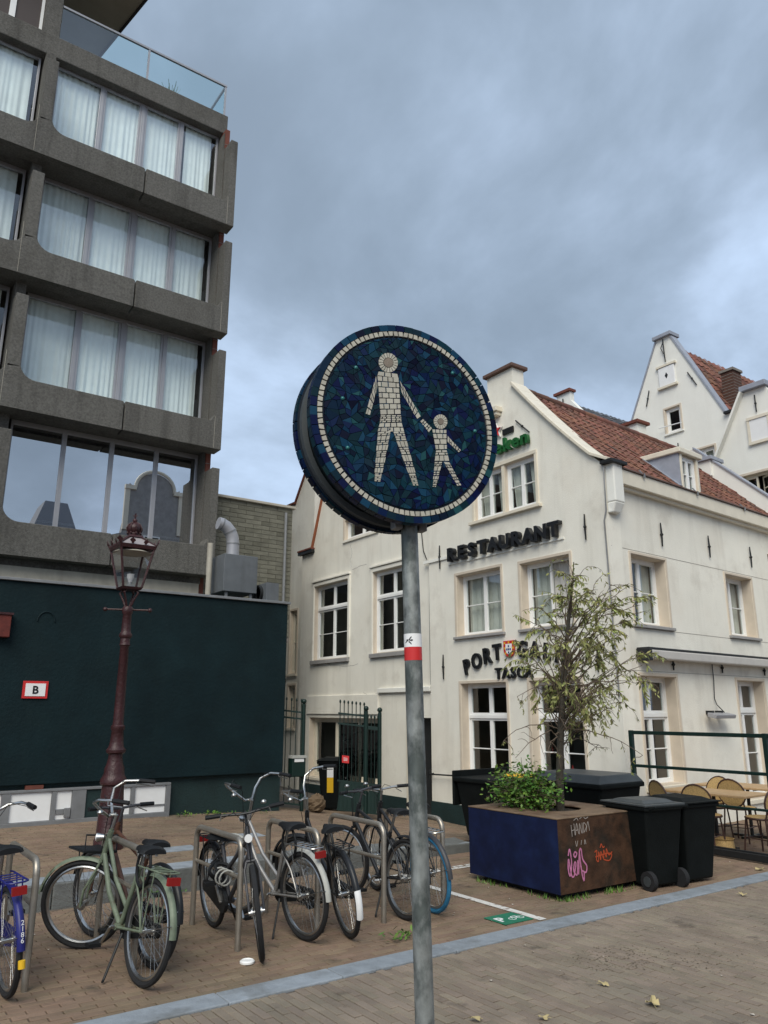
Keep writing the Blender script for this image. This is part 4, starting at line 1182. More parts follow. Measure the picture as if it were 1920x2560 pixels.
for (u0, v0, u1, v1) in ((12.35, 10.2, 12.22, 10.65), (10.98, 10.75, 10.75, 10.3), (9.95, 8.6, 9.95, 8.85), (11.48, 8.55, 11.48, 8.85)):
    mb = MB(); mb.tube([P1(u0, v0, .03), P1(u1, v1, .03)], 0.016, 6).ball(P1((u0 + u1) / 2, (v0 + v1) / 2, .03), 0.03, 6); mb.build('wall_anchor', 'iron', t1)
mb = MB(); mb.tube([P1(11.62, 12.0, .05), P1(11.60, 11.3, .05)], 0.018, 6).tube([P1(11.62, 11.9, .05), P1(11.70, 11.75, .06), P1(11.63, 11.55, .05)], 0.012, 6); mb.build('hoist_hook', 'iron', t1)
MB().tube([(18.6, 12.55, 10.6), (18.6, 12.55, 11.75)], 0.06, 8).build('flue_pipe', 'zinc', t1)
ch = thing('brick_chimney', 'dark brown brick chimney on the tall white house', 'chimney', (18.95, 10.35, 9.2))
MB().box(18.75, 19.15, 10.14, 10.48, 9.2, 10.72).build('stack', mat('brown_brick_stack', (0.085, 0.04, 0.028), 0.9, var=0.3, vsc=9), ch)
MB().box(18.71, 19.19, 10.10, 10.52, 10.72, 10.79).build('cap', 'mortar', ch)
sm = MB()
for k in range(17):
    z = 9.24 + 0.086 * k
    sm.box(18.745, 19.155, 10.135, 10.485, z, z + 0.012)
stuff(sm.build('joints', 'mortar', ch))
MB().box(18.25, 30, 10.05, 13.5, -.2, 8.9).build('body', 'plaster_b', t1)
o2 = [(6.2, -0.2), (10.6, -0.2), (10.6, 6.4), (9.75, 7.85), (8.98, 9.20), (8.46, 9.20), (7.0, 6.4), (6.2, 6.4)]
h2 = [rect(8.62, 9.28, 6.50, 7.16)]
t2, P2 = gable_house('white_shuttered_house', 'white gabled house with blank white shutter at the right edge', 17.0, dict(o=o2, h=h2), 8.72, 9.1, 7, eaveR=(6.6, 6.0), eaveL=(10.7, 6.0))
MB().box(16.88, 17.3, 8.40, 9.04, 9.201, 9.33).build('gable_cap', 'lead', t2, bev=0.01)
pb = MB(); pbox(pb, P2, 8.50, 8.93, 7.92, 8.46, 0.001, 0.03); pb.build('shutter', 'white', t2, bev=0.005)
pb = MB(); pbox(pb, P2, 8.44, 8.99, 8.461, 8.53, 0.001, 0.05); pbox(pb, P2, 8.44, 8.99, 7.85, 7.919, 0.001, 0.06); pbox(pb, P2, 8.44, 8.499, 7.92, 8.46, 0.001, 0.04); pbox(pb, P2, 8.931, 8.99, 7.92, 8.46, 0.001, 0.04); pb.build('shutter_surround', 'creampaint', t2)
window(t2, P2, 8.62, 9.28, 6.50, 7.16, 0.08, [(1, 1)], sill=('plaster_b', 0.05, 0.05), casing=0.06, fmat='creampaint', ajar=(0, 0))
for (u0, v0, u1, v1) in ((8.72, 8.62, 8.72, 9.05), (9.62, 7.15, 9.52, 7.4)):
    mb = MB(); mb.tube([P2(u0, v0, .03), P2(u1, v1, .03)], 0.016, 6).ball(P2((u0 + u1) / 2, (v0 + v1) / 2, .03), 0.03, 6); mb.build('wall_anchor', 'iron', t2)
pb = MB(); pb.bar(P2(9.0, 9.2, 0.0), P2(10.6, 6.42, 0.0), 0.05, 0.3, (1, 0, 0)); pb.build('coping', 'plaster_b', t2)
MB().box(17.6, 17.7, 7, 10.5, -.2, 8).build('inner_wall', 'roomdark', t2)
o3 = [(15, -0.2), (23, -0.2), (23, 11.5), (21.0, 14.45), (20.88, 14.62), (20.88, 14.95), (20.14, 14.95), (20.14, 14.55), (19.85, 14.2), (17.6, 11.5), (15, 11.5)]
t3, P3 = gable_house('distant_gable_house', 'far house with small white gable top and dark grey tiled roof', 24.0, dict(o=o3), 20.4, 14.5, 14, tiles='pantile_dark', eaveR=(17.2, 11.2), eaveL=(23.4, 11.2))
d_ = V3(0, 20.4 - 17.2, 14.5 - 11.2).normalized()
roof_tiles(t3, V3(24.3, 17.2, 11.22), V3(1, 0, 0), d_, 30, 13, 'pantile_dark', w=0.3, l=0.36)
MB().box(23.88, 24.3, 20.06, 20.96, 14.951, 15.06).build('gable_cap', 'brickred', t3)
MB().tube([P3(20.5, 14.0, .05), P3(20.5, 14.7, .05)], 0.03, 6).tube([P3(20.8, 14.35, .05), P3(20.45, 14.2, .05)], 0.025, 6).build('wall_anchor', 'iron', t3)
cb2 = thing('white_chimney_block', 'short white chimney block with dark cap behind the roof ridge', 'chimney', (17.2, 12.2, 8.8))
MB().box(17.0, 17.4, 12.03, 12.5, 7.5, 9.40).build('stack', 'plaster_b', cb2)
MB().box(16.92, 17.48, 11.95, 12.58, 9.40, 9.48).build('cap', 'brickred', cb2)

# ------------------------------------------------------------------ houses across the street (seen mirrored in the lowest tower windows)
mh = thing('bell_gable_house', 'brown brick house with white bell gable across the street, mirrored in the lowest windows', 'building', (13.35, -9, 0))
PH = lambda u, v, d: (u, -9 + d, v)
bell = [(10.5, 0), (16.2, 0), (16.2, 10.6), (15.0, 11.0), (14.75, 12.6), (14.75, 13.8)] + [(13.35 + 1.05 * math.cos(RAD(a)), 13.55 + 1.0 * math.sin(RAD(a))) for a in range(0, 181, 15)] + [(11.95, 13.8), (11.95, 12.6), (11.7, 11.0), (10.5, 10.6)]
MB().box(10.5, 16.2, -16, -9.5, 0, 10.5).build('body', 'brickred', mh)
MB().poly(bell, PH, -0.4, 0).build('wall', mat('dark_brown_brick', (0.30, 0.29, 0.28), 0.9, var=0.2, vsc=3), mh)
mb = MB()
mb.tube([PH(13.35 + 1.1 * math.cos(RAD(a)), 13.6 + 1.05 * math.sin(RAD(a)), 0.05) for a in range(0, 181, 12)], 0.10, 8)
pbox(mb, PH, 14.4, 15.0, 13.45, 13.68, -.1, 0.15); pbox(mb, PH, 11.7, 12.3, 13.45, 13.68, -.1, 0.15)
pbox(mb, PH, 14.72, 14.98, 11.2, 13.45, -.1, 0.08); pbox(mb, PH, 11.72, 11.98, 11.2, 13.45, -.1, 0.08)
mb.build('white_trim', 'creampaint', mh)
mb = MB(); pbox(mb, PH, 12.9, 13.8, 9.6, 11.0, 0.001, 0.05); mb.build('window', 'whitepaint', mh)
mb = MB(); pbox(mb, PH, 12.97, 13.73, 9.67, 10.93, 0.051, 0.055); mb.build('pane', 'ink', mh)
mh2 = thing('mansard_house', 'dark mansard-roofed house across the street, mirrored in the lowest windows', 'building', (8.4, -9, 0))
MB().box(5.0, 10.4, -16, -9.05, 0, 10.2).build('wall', 'brickred', mh2)
MB().hexa([(7.2, -12, 10.2), (9.7, -12, 10.2), (9.7, -9.1, 10.2), (7.2, -9.1, 10.2), (7.9, -11.4, 12.3), (9.0, -11.4, 12.3), (9.0, -9.6, 12.3), (7.9, -9.6, 12.3)]).build('roof', mat('slate_mansard', (0.22, 0.23, 0.25), 0.8), mh2)
# ------------------------------------------------------------------ mosaic pedestrian sign on its pole
SC = V3(1.3586, 1.7812, 2.6671)                             # centre of the front disc
SN = V3(-0.18781, -0.98220, 0).normalized()
ST = V3(0.98220, -0.18781, 0).normalized()
SR = 0.322
POLE = SC - SN * 0.075 + ST * 0.036
sign = thing('mosaic_pedestrian_sign', 'round blue mosaic sign with white adult and child figures on grey pole', 'sign', (POLE.x, POLE.y, 0))
PD = lambda u, v, d: tuple(SC + ST * u + V3(0, 0, v) + SN * d)
def disc_pts(r, n=72):
    return [(r * math.cos(2 * math.pi * i / n), r * math.sin(2 * math.pi * i / n)) for i in range(n)]
fd = MB().poly(disc_pts(SR - 0.006), PD, -0.030, 0).build('front_disc', 'grout', sign)
bd = MB().poly(disc_pts(SR - 0.006), PD, -0.165, -0.135).build('back_disc', 'grout', sign)
MB().poly(disc_pts(SR - 0.035), PD, -0.134, -0.031).build('core', mat('sign_rim_dark', (0.012, 0.022, 0.026), 0.6, var=0.2, vsc=6), sign)
MB().poly(disc_pts(SR - 0.012, 64), PD, -0.134, -0.112, [disc_pts(SR - 0.03, 64)]).build('rim_strip', mat('grey_rim', (0.07, 0.08, 0.085), 0.5), sign)
lean = V3(-0.012, -0.016, 0) * 0
def pole_at(z):                                              # the pole leans a little
    q = POLE + rt * (0.0225 * (2.40 - z))
    return V3(q.x, q.y, z)
MB().tube([pole_at(-0.3), pole_at(2.55)], 0.0262, 24).build('pole', 'galv', sign, smooth=True)
for s_ in (-1, 1):
    cl = MB()
    cl.add([tuple(v) for v in MB().box(-0.014, 0.014, -0.018, 0.018, -0.012, 0.016).v], MB.HEX)
    o = len(cl.v) - 8
    for k in range(o, o + 8):
        a, b, c_ = cl.v[k]
        cl.v[k] = tuple(POLE + ST * (s_ * 0.042 + a) + SN * b + V3(0, 0, 2.352 - POLE.z + c_))
    cl.build('clamp', 'zinc', sign, bev=0.004)
def sticker(z0, z1, mt, name):
    MB().tube([pole_at(z0), pole_at(z1)], 0.0268, 24, cap=False).build(name, mt, sign, smooth=True)
sticker(1.983, 2.022, 'white', 'white_band')
sticker(1.944, 1.983, 'redsign', 'red_band')
# three bent black strokes on the white band
view_a = math.atan2(-POLE.y, -POLE.x)
def PCY(u, v, d):
    a = view_a + u / 0.0268
    q = pole_at(v)
    return (q.x + (0.0271 + d) * math.cos(a), q.y + (0.0271 + d) * math.sin(a), v)
sk = MB()
for pts in ([(-.023, 2.003), (-.015, 2.005), (-.013, 2.003), (-.016, 2.001)], [(-.013, 2.004), (-.004, 2.014), (-.003, 2.011), (-.010, 2.002)], [(-.012, 2.002), (-.002, 2.005), (.001, 2.002), (-.004, 1.999)], [(-.012, 2.001), (-.004, 1.993), (-.004, 1.989), (-.013, 1.997)], [(-.014, 2.001), (-.024, 1.994), (-.025, 1.996), (-.016, 2.003)]):
    sk.poly(pts, PCY, 0, 0.0004)
sk.build('sticker_mark', 'ink', sign)
# tiles
def shrink(poly, g):
    cx = sum(p[0] for p in poly) / len(poly); cy = sum(p[1] for p in poly) / len(poly)
    out_ = []
    for x, y in poly:
        d = math.hypot(x - cx, y - cy) or 1e-6
        f = max(0.3, (d - g) / d)
        out_.append((cx + (x - cx) * f, cy + (y - cy) * f))
    return out_
def area(p):
    return abs(sum(p[i][0] * p[(i + 1) % len(p)][1] - p[(i + 1) % len(p)][0] * p[i][1] for i in range(len(p)))) / 2
def tile_set(polys, name, mt, d0, d1, limit=300, tilt=0.0, root=sign):
    polys = sorted(polys, key=area, reverse=True)
    rest_ = MB()
    rg = random.Random(4)
    for i, p in enumerate(polys):
        ta, tb = rg.gauss(0, tilt), rg.gauss(0, tilt)
        cx = sum(q[0] for q in p) / len(p); cy = sum(q[1] for q in p) / len(p)
        n = len(p)
        vs = [PD(u, v, d1 + ta * (u - cx) + tb * (v - cy)) for u, v in p] + [PD(u, v, d0) for u, v in p]
        fs = [tuple(range(n))] + [(k, (k + 1) % n, (k + 1) % n + n, k + n) for k in range(n)]
        if i < limit:
            MB().add(vs, fs).build(name, mt, root)
        else:
            rest_.add(vs, fs)
    if rest_.v:
        stuff(rest_.build(name + 's', mt, root))
rg = random.Random(21)
ringp = []
n = 104; a = 0
for i in range(n):
    a0, a1 = 2 * math.pi * i / n, 2 * math.pi * (i + 1) / n
    s0, s1 = rg.uniform(-.006, .006), rg.uniform(-.006, .006)
    r0, r1 = 0.2860, 0.3005
    g_ = 0.0022 / r0
    ringp.append([(r0 * math.cos(a0 + g_ + s0), r0 * math.sin(a0 + g_ + s0)), (r0 * math.cos(a1 - g_ + s1), r0 * math.sin(a1 - g_ + s1)),
                  (r1 * math.cos(a1 - g_ - s1), r1 * math.sin(a1 - g_ - s1)), (r1 * math.cos(a0 + g_ - s0), r1 * math.sin(a0 + g_ - s0))])
fig = []
def limb(q, rows):
    """q: four corners (top left, top right, bottom right, bottom left) in mm; rows: number of tiles in each row, a tuple (n, h) weights the row"""
    q = [(a / 1000, b / 1000) for a, b in q]
    hts = [r[1] if isinstance(r, tuple) else 1 for r in rows]
    ns = [r[0] if isinstance(r, tuple) else r for r in rows]
    tot = sum(hts); t = 0
    for k, nn in enumerate(ns):
        t0, t1 = t / tot, (t + hts[k]) / tot
        t += hts[k]
        cuts = [0] + sorted((j + (0.5 if k % 2 else 0) + rg.uniform(-.12, .12)) / nn for j in range(0 if k % 2 else 1, nn)) + [1]
        for c0, c1 in zip(cuts[:-1], cuts[1:]):
            def B(s, w):
                l = (q[0][0] + (q[3][0] - q[0][0]) * w, q[0][1] + (q[3][1] - q[0][1]) * w)
                r = (q[1][0] + (q[2][0] - q[1][0]) * w, q[1][1] + (q[2][1] - q[1][1]) * w)
                return (l[0] + (r[0] - l[0]) * s, l[1] + (r[1] - l[1]) * s)
            p = [B(c0, t0), B(c1, t0), B(c1, t1), B(c0, t1)]
            if area(p) > 4e-6:
                fig.append(shrink(p, 0.0024))
limb([(-105, 150), (-38, 154), (-34, 138), (-109, 134)], [3])
limb([(-109, 134), (-34, 141), (-27, 20), (-98, 6)], [4, 3, 3, 3, 3, 3, 3])
limb([(-98, 6), (-26, 18), (-24, -4), (-101, -20)], [4, 5, 4, 5])
limb([(-101, -20), (-24, -6), (-16, -36), (-107, -50)], [4, 4])
limb([(-107, -51), (-61, -40), (-96, -207), (-118, -208)], [(2, .6), (2, .6), (3, 1.6), (2, .6), (2, .6), (3, 2), (2, .6), (1, .6), (2, .6), (3, 2), (2, .6), (1, .6), (3, 1.8), (1, .5), (1, .5), (1, .5), (1, .5), (1, .5)])
limb([(-56, -41), (-16, -34), (32, -203), (11, -206)], [(2, .6), (2, .6), (2, .6), (1, .6), (3, 1.8), (1, .6), (2, .6), (1, .6), (3, 2), (2, .6), (2, .6), (3, 1.8), (1, .6), (2, .6), (1, .5), (1, .5), (1, .5), (1, .5)])
limb([(-112, 134), (-106, 98), (-132, -2), (-147, 0)], [2, 2, 1, 2, (2, 1.6), (1, 1.2)])
limb([(-31, 134), (-26, 92), (28, 12), (43, 24)], [2, 2, 2, 1, 2, 2, 1])
limb([(37, 7), (50, 19), (82, -8), (68, -26)], [1, 1, 1, 1, 1])
limb([(80, -11), (133, -5), (133, -72), (92, -79)], [(4, .8), 2, 2, 2])
limb([(92, -80), (133, -73), (141, -110), (87, -117)], [(2, .5), (2, .5), (3, 1.3)])
limb([(87, -118), (116, -114), (92, -201), (78, -202)], [(2, .6), (2, .6), (2, 1.5), (1, .6), (2, .6), (2, 1.2), (1, .5), (1, .5), (1, .5), (1, .5)])
limb([(118, -114), (141, -112), (183, -184), (167, -189)], [1, 2, 1, 2, 1, 2, 1, 1])
limb([(136, -24), (134, -47), (176, -77), (185, -67)], [1, 1, 1, 1, 1, 1])
def head(cx, cy, r0, r1, n, sh):
    for i in range(n):
        a0, a1 = 2 * math.pi * i / n + .04, 2 * math.pi * (i + 1) / n - .04
        fig.append([(cx + r * math.cos(a), cy + r * math.sin(a) + sh * r * math.cos(a)) for r, a in ((r0, a0), (r0, a1), (r1, a1), (r1, a0))])
head(-0.0705, 0.185, 0.0175, 0.033, 18, 0.15)
head(0.1115, 0.018, 0.0115, 0.0245, 16, 0.15)
tile_set(ringp + fig, 'white_tile', 'whitetile', 0, 0.0052, tilt=0.02)
MT['copper'] = mat('dull_brass_disc', (0.20, 0.165, 0.13), 0.6, var=0.15, vsc=40)
for cx, cy, r in ((-0.0705, 0.185, 0.0158), (0.1115, 0.018, 0.0100)):
    MB().poly([(cx + a, cy + b + 0.15 * a) for a, b in disc_pts(r, 18)], PD, 0, 0.006).build('face_disc', 'copper', sign)
# shards: jittered triangulation, some pairs joined to four-sided pieces
pts = []
tries = 0
while len(pts) < 520 and tries < 60000:
    tries += 1
    a, r = rg.uniform(0, 2 * math.pi), 0.278 * math.sqrt(rg.random())
    p = (r * math.cos(a), r * math.sin(a))
    if all((p[0] - q[0]) ** 2 + (p[1] - q[1]) ** 2 > 0.0145 ** 2 for q in pts):
        pts.append(p)
pts += [(0.2795 * math.cos(2 * math.pi * i / 84), 0.2795 * math.sin(2 * math.pi * i / 84)) for i in range(84)]
dl = geometry.delaunay_2d_cdt([Vector(p) for p in pts], [], [], 0, 1e-6)
vsd, tri = dl[0], [tuple(f) for f in dl[2]]
edge = {}
for i, f in enumerate(tri):
    for k in range(3):
        edge.setdefault(frozenset((f[k], f[(k + 1) % 3])), []).append(i)
used = set(); shards = []
order = list(edge.items()); rg.shuffle(order)
for e, fs in order:
    if len(fs) == 2 and fs[0] not in used and fs[1] not in used and rg.random() < 0.42:
        a_, b_ = tuple(e)
        o1_ = [q for q in tri[fs[0]] if q not in e][0]; o2_ = [q for q in tri[fs[1]] if q not in e][0]
        quad = [tuple(vsd[q]) for q in (o1_, a_, o2_, b_)]
        cr_ = [(quad[(i + 1) % 4][0] - quad[i][0]) * (quad[(i + 2) % 4][1] - quad[(i + 1) % 4][1]) - (quad[(i + 1) % 4][1] - quad[i][1]) * (quad[(i + 2) % 4][0] - quad[(i + 1) % 4][0]) for i in range(4)]
        if all(c > 0 for c in cr_) or all(c < 0 for c in cr_):
            used.update(fs); shards.append(quad)
for i, f in enumerate(tri):
    if i not in used:
        shards.append([tuple(vsd[q]) for q in f])
tile_set([shrink(p, 0.0012) for p in shards if area(p) > 1.2e-5], 'blue_tile', 'bluetile', 0, 0.0035, tilt=0.05)
rimp = []
n = 66
for i in range(n):
    a0, a1 = 2 * math.pi * i / n + rg.uniform(-.012, .006), 2 * math.pi * (i + 1) / n - .006
    rimp.append([(r * math.cos(a), r * math.sin(a)) for r, a in ((0.3025, a0), (0.3025, a1), (0.3225, a1), (0.3225, a0))])
tile_set(rimp, 'border_tile', 'bluetile', -0.004, 0.0045, tilt=0.03)
for i in range(66):                                          # edge tiles on the rims of both discs
    for d0, d1 in ((-0.029, -0.006), (-0.163, -0.137)):
        a0, a1 = 2 * math.pi * i / 66 + rg.uniform(0, .008), 2 * math.pi * (i + 1) / 66 - 0.004
        vs = [PD(r * math.cos(a), r * math.sin(a), d) for r in (SR - 0.010, SR + 0.0005) for a, d in ((a0, d0), (a1, d0), (a1, d1), (a0, d1))]
        MB().add(vs, MB.HEX).build('edge_tile', 'bluetile', sign)
for cx, cy in ((-.179, .147), (-.221, .039), (-.203, -.115), (.238, .006), (.160, .194)):
    MB().ball(PD(cx, cy, 0.003), 0.0065, 8).build('glass_bead', mat('aqua_bead', (0.03, 0.16, 0.16), 0.15), sign, smooth=True)

# ------------------------------------------------------------------ street lamp
LX, LY = 2.98, 9.78
LZ = tz(LX, LY)
lamp = thing('street_lamp', 'oxblood cast-iron street lamp with crowned glass lantern', 'street lamp', (LX, LY, LZ))
prof = [(0.17, 0), (0.17, 0.10), (0.15, 0.14), (0.135, 0.55), (0.125, 0.70), (0.15, 0.72), (0.155, 0.77), (0.135, 0.80), (0.118, 0.84), (0.115, 0.90), (0.095, 0.95), (0.082, 1.02), (0.082, 1.06), (0.112, 1.08), (0.115, 1.11), (0.09, 1.14), (0.078, 1.20), (0.070, 1.33), (0.082, 1.35), (0.082, 1.385), (0.066, 1.40),
        (0.062, 1.45), (0.052, 2.34), (0.068, 2.36), (0.06, 2.38), (0.058, 2.44), (0.076, 2.46), (0.078, 2.49), (0.060, 2.52), (0.058, 2.53), (0.052, 2.74), (0.066, 2.76), (0.066, 2.82), (0.05, 2.84)]
MB().lathe(prof, 22, (LX, LY, LZ)).build('post', 'oxblood', lamp, smooth=True)
MB().tube([(LX - 0.245, LY + 0.10, LZ + 2.80), (LX + 0.245, LY - 0.10, LZ + 2.80)], 0.012, 8).ball((LX - 0.25, LY + 0.10, LZ + 2.80), 0.028, 8).ball((LX + 0.25, LY - 0.10, LZ + 2.80), 0.028, 8).build('ladder_bar', 'oxblood', lamp, smooth=True)
zb, zt = LZ + 3.08, LZ + 3.56
ang0 = RAD(54.6 - 45 - 9)
def sq(r, z, n=4):
    return [V3(LX + r * math.cos(ang0 + math.pi / 2 * k + math.pi / 4), LY + r * math.sin(ang0 + math.pi / 2 * k + math.pi / 4), z) for k in range(n)]
for k in range(4):
    c = sq(0.13, zb)[k]; d_ = (c - V3(LX, LY, zb))
    MB().tube([V3(LX, LY, LZ + 2.83) + d_ * 0.25, V3(LX, LY, LZ + 2.92) + d_ * 0.55, V3(LX, LY, LZ + 3.01) + d_ * 0.95, V3(LX, LY, LZ + 3.065) + d_ * 0.55], 0.014, 8).build('bracket_arm', 'oxblood', lamp, smooth=True)
bt, tp = sq(0.165, zb), sq(0.295, zt)
MB().hexa([*sq(0.16, zb - 0.03), *sq(0.185, zb)]).build('lantern_base', 'oxblood', lamp)
lan = MB().hexa([*sq(0.315, zt), *sq(0.335, zt + 0.045)])
fr_ = lan.build('lantern_eave', 'oxblood', lamp)
for k in range(4):
    MB().bar(bt[k], tp[k], 0.022, 0.022).build('lantern_rib', 'oxblood', lamp)
    a, b, c, d_ = bt[k], bt[(k + 1) % 4], tp[(k + 1) % 4], tp[k]
    MB().add([a, b, c, d_], [(0, 1, 2, 3)]).build('lantern_pane', 'glass_lamp', lamp)
MB().hexa([*sq(0.325, zt + 0.046), *sq(0.105, zt + 0.165)]).build('lantern_roof', mat('lamp_roof_pale', (0.30, 0.27, 0.27), 0.5, var=0.1), lamp)
for k in range(4):
    MB().bar(sq(0.325, zt + 0.05)[k], sq(0.105, zt + 0.17)[k], 0.03, 0.018).build('roof_rib', 'oxblood', lamp)
MB().hexa([*sq(0.14, zt + 0.166), *sq(0.115, zt + 0.195)]).build('roof_collar', 'oxblood', lamp)
cz = zt + 0.195
MB().lathe([(0.065, 0), (0.072, 0.02), (0.068, 0.035), (0.085, 0.06), (0.095, 0.095), (0.082, 0.135), (0.05, 0.165), (0.02, 0.175)], 16, (LX, LY, cz)).build('crown', 'oxblood', lamp, smooth=True)
for k in range(8):
    a = k * math.pi / 4
    MB().tube([(LX + r * math.cos(a), LY + r * math.sin(a), cz + z) for r, z in ((0.07, 0.03), (0.098, 0.07), (0.102, 0.10), (0.08, 0.145), (0.03, 0.178))], 0.008, 6).ball((LX + 0.085 * math.cos(a), LY + 0.085 * math.sin(a), cz + 0.03), 0.014, 6).build('crown_arch', 'oxblood', lamp)
MB().ball((LX, LY, cz + 0.20), 0.032, 8).build('crown_orb', 'oxblood', lamp, smooth=True)
MB().box(LX - .009, LX + .009, LY - .009, LY + .009, cz + 0.23, cz + 0.30).build('crown_cross', 'oxblood', lamp)
MB().bar((LX - .022, LY + .014, cz + 0.268), (LX + .022, LY - .014, cz + 0.268), 0.014, 0.014).build('crown_cross', 'oxblood', lamp)
for k in range(4):                                           # leaf ornaments along the eaves
    A_, B_ = sq(0.33, zt + 0.05)[k], sq(0.33, zt + 0.05)[(k + 1) % 4]
    for t in (0.0, 0.33, 0.68):
        p = A_ + (B_ - A_) * t; e_ = (B_ - A_).normalized(); o_ = (p - V3(LX, LY, p.z)).normalized()
        s_ = 1.0 if t < 0.5 else 0.8
        leaf = [(-0.012, 0), (0.012, 0), (0.02, 0.02), (0.038, 0.035), (0.028, 0.055), (0.012, 0.06), (0, 0.09), (-0.012, 0.06), (-0.028, 0.055), (-0.038, 0.035), (-0.02, 0.02)]
        PLf = lambda u, v, d, p=p, e_=e_, o_=o_: tuple(p + e_ * u + V3(0, 0, v) + o_ * (v * 0.35 + d))
        MB().poly([(a * s_, b * s_) for a, b in leaf], PLf, -0.005, 0.005).build('eave_leaf', 'oxblood', lamp)
MB().lathe([(0.085, 0), (0.06, 0.02), (0.03, 0.04), (0.026, 0.07)], 14, (LX, LY, zb)).build('lamp_holder', 'zinc', lamp, smooth=True)
MB().lathe([(0.022, 0.07), (0.03, 0.10), (0.046, 0.13), (0.046, 0.17), (0.05, 0.175), (0.03, 0.176)], 14, (LX, LY, zb)).build('lamp_glass', mat('lamp_bulb_white', (0.7, 0.7, 0.7), 0.2), lamp, smooth=True)
MB().lathe([(0.24, zt - 0.035 - zb), (0.20, zt - zb - 0.01), (0.02, zt - zb)], 20, (LX, LY, zb)).build('reflector', 'concrete_light', lamp, smooth=True)

# ------------------------------------------------------------------ bicycle racks
RX = [1.37, 2.09, 2.90, 3.61, 4.29, 4.97]
RLAB = ['tubular steel bicycle rack at the left edge beside the blue bicycle', 'tubular steel bicycle rack behind the green bicycle', 'tubular steel bicycle rack with a chain lock hung on its lower bar',
        'tubular steel bicycle rack behind the silver bicycle', 'tubular steel bicycle rack in front of the small-saddled black bicycle', 'tubular steel bicycle rack behind the blue-tyred bicycle, partly behind the sign pole']
rack0 = None
for x, lab in zip(RX, RLAB):
    if rack0 is None:
        rack0 = thing('bicycle_rack', lab, 'bicycle rack', (x, 6.5, 0), group='bicycle racks')
        r = 0.024; h = 0.80; R_ = 0.09
        pts = [(0, -0.46, -0.05), (0, -0.46, h - R_)] + [(0, -0.46 + R_ - R_ * math.cos(RAD(a)), h - R_ + R_ * math.sin(RAD(a))) for a in (22, 45, 68, 90)] + \
              [(0, 0.46 - R_ + R_ * math.sin(RAD(a)), h - R_ + R_ * math.cos(RAD(a))) for a in (0, 22, 45, 68, 90)] + [(0, 0.46, -0.05)]
        MB().tube(pts, r, 12).build('hoop', 'rack', rack0, smooth=True, world=False)
        MB().tube([(0, -0.46, 0.52), (0, 0.46, 0.52)], 0.016, 10).build('cross_bar', 'rack', rack0, smooth=True, world=False)
    else:
        c = copy_tree(rack0); c.location = (x, 6.5, 0); c['label'] = lab

# ------------------------------------------------------------------ bicycles
WR = 0.335
wheel_cache = {}
def wheel_meshes(tyre_mat, rimw):
    key = (tyre_mat, rimw)
    if key in wheel_cache:
        return wheel_cache[key]
    n = 44
    circ = lambda r: [(r * math.cos(2 * math.pi * i / n), 0, r * math.sin(2 * math.pi * i / n)) for i in range(n)]
    t = MB().tube(circ(WR - 0.020), 0.0205, 8, closed=True)
    r = MB().tube(circ(WR - 0.050), 0.013, 6, closed=True)
    s = MB()
    for i in range(28):
        a = 2 * math.pi * i / 28; b = a + (0.5 if i % 2 else -0.5); y = 0.03 if i % 4 < 2 else -0.03
        s.bar((0.025 * math.cos(b), y, 0.025 * math.sin(b)), ((WR - 0.05) * math.cos(a), 0, (WR - 0.05) * math.sin(a)), 0.0019, 0.0019)
    h = MB().tube([(0, -0.06, 0), (0, 0.06, 0)], 0.016, 10).tube([(0, -0.042, 0), (0, -0.03, 0)], 0.032, 12).tube([(0, 0.03, 0), (0, 0.042, 0)], 0.032, 12)
    wheel_cache[key] = (t, r, s, h)
    return wheel_cache[key]
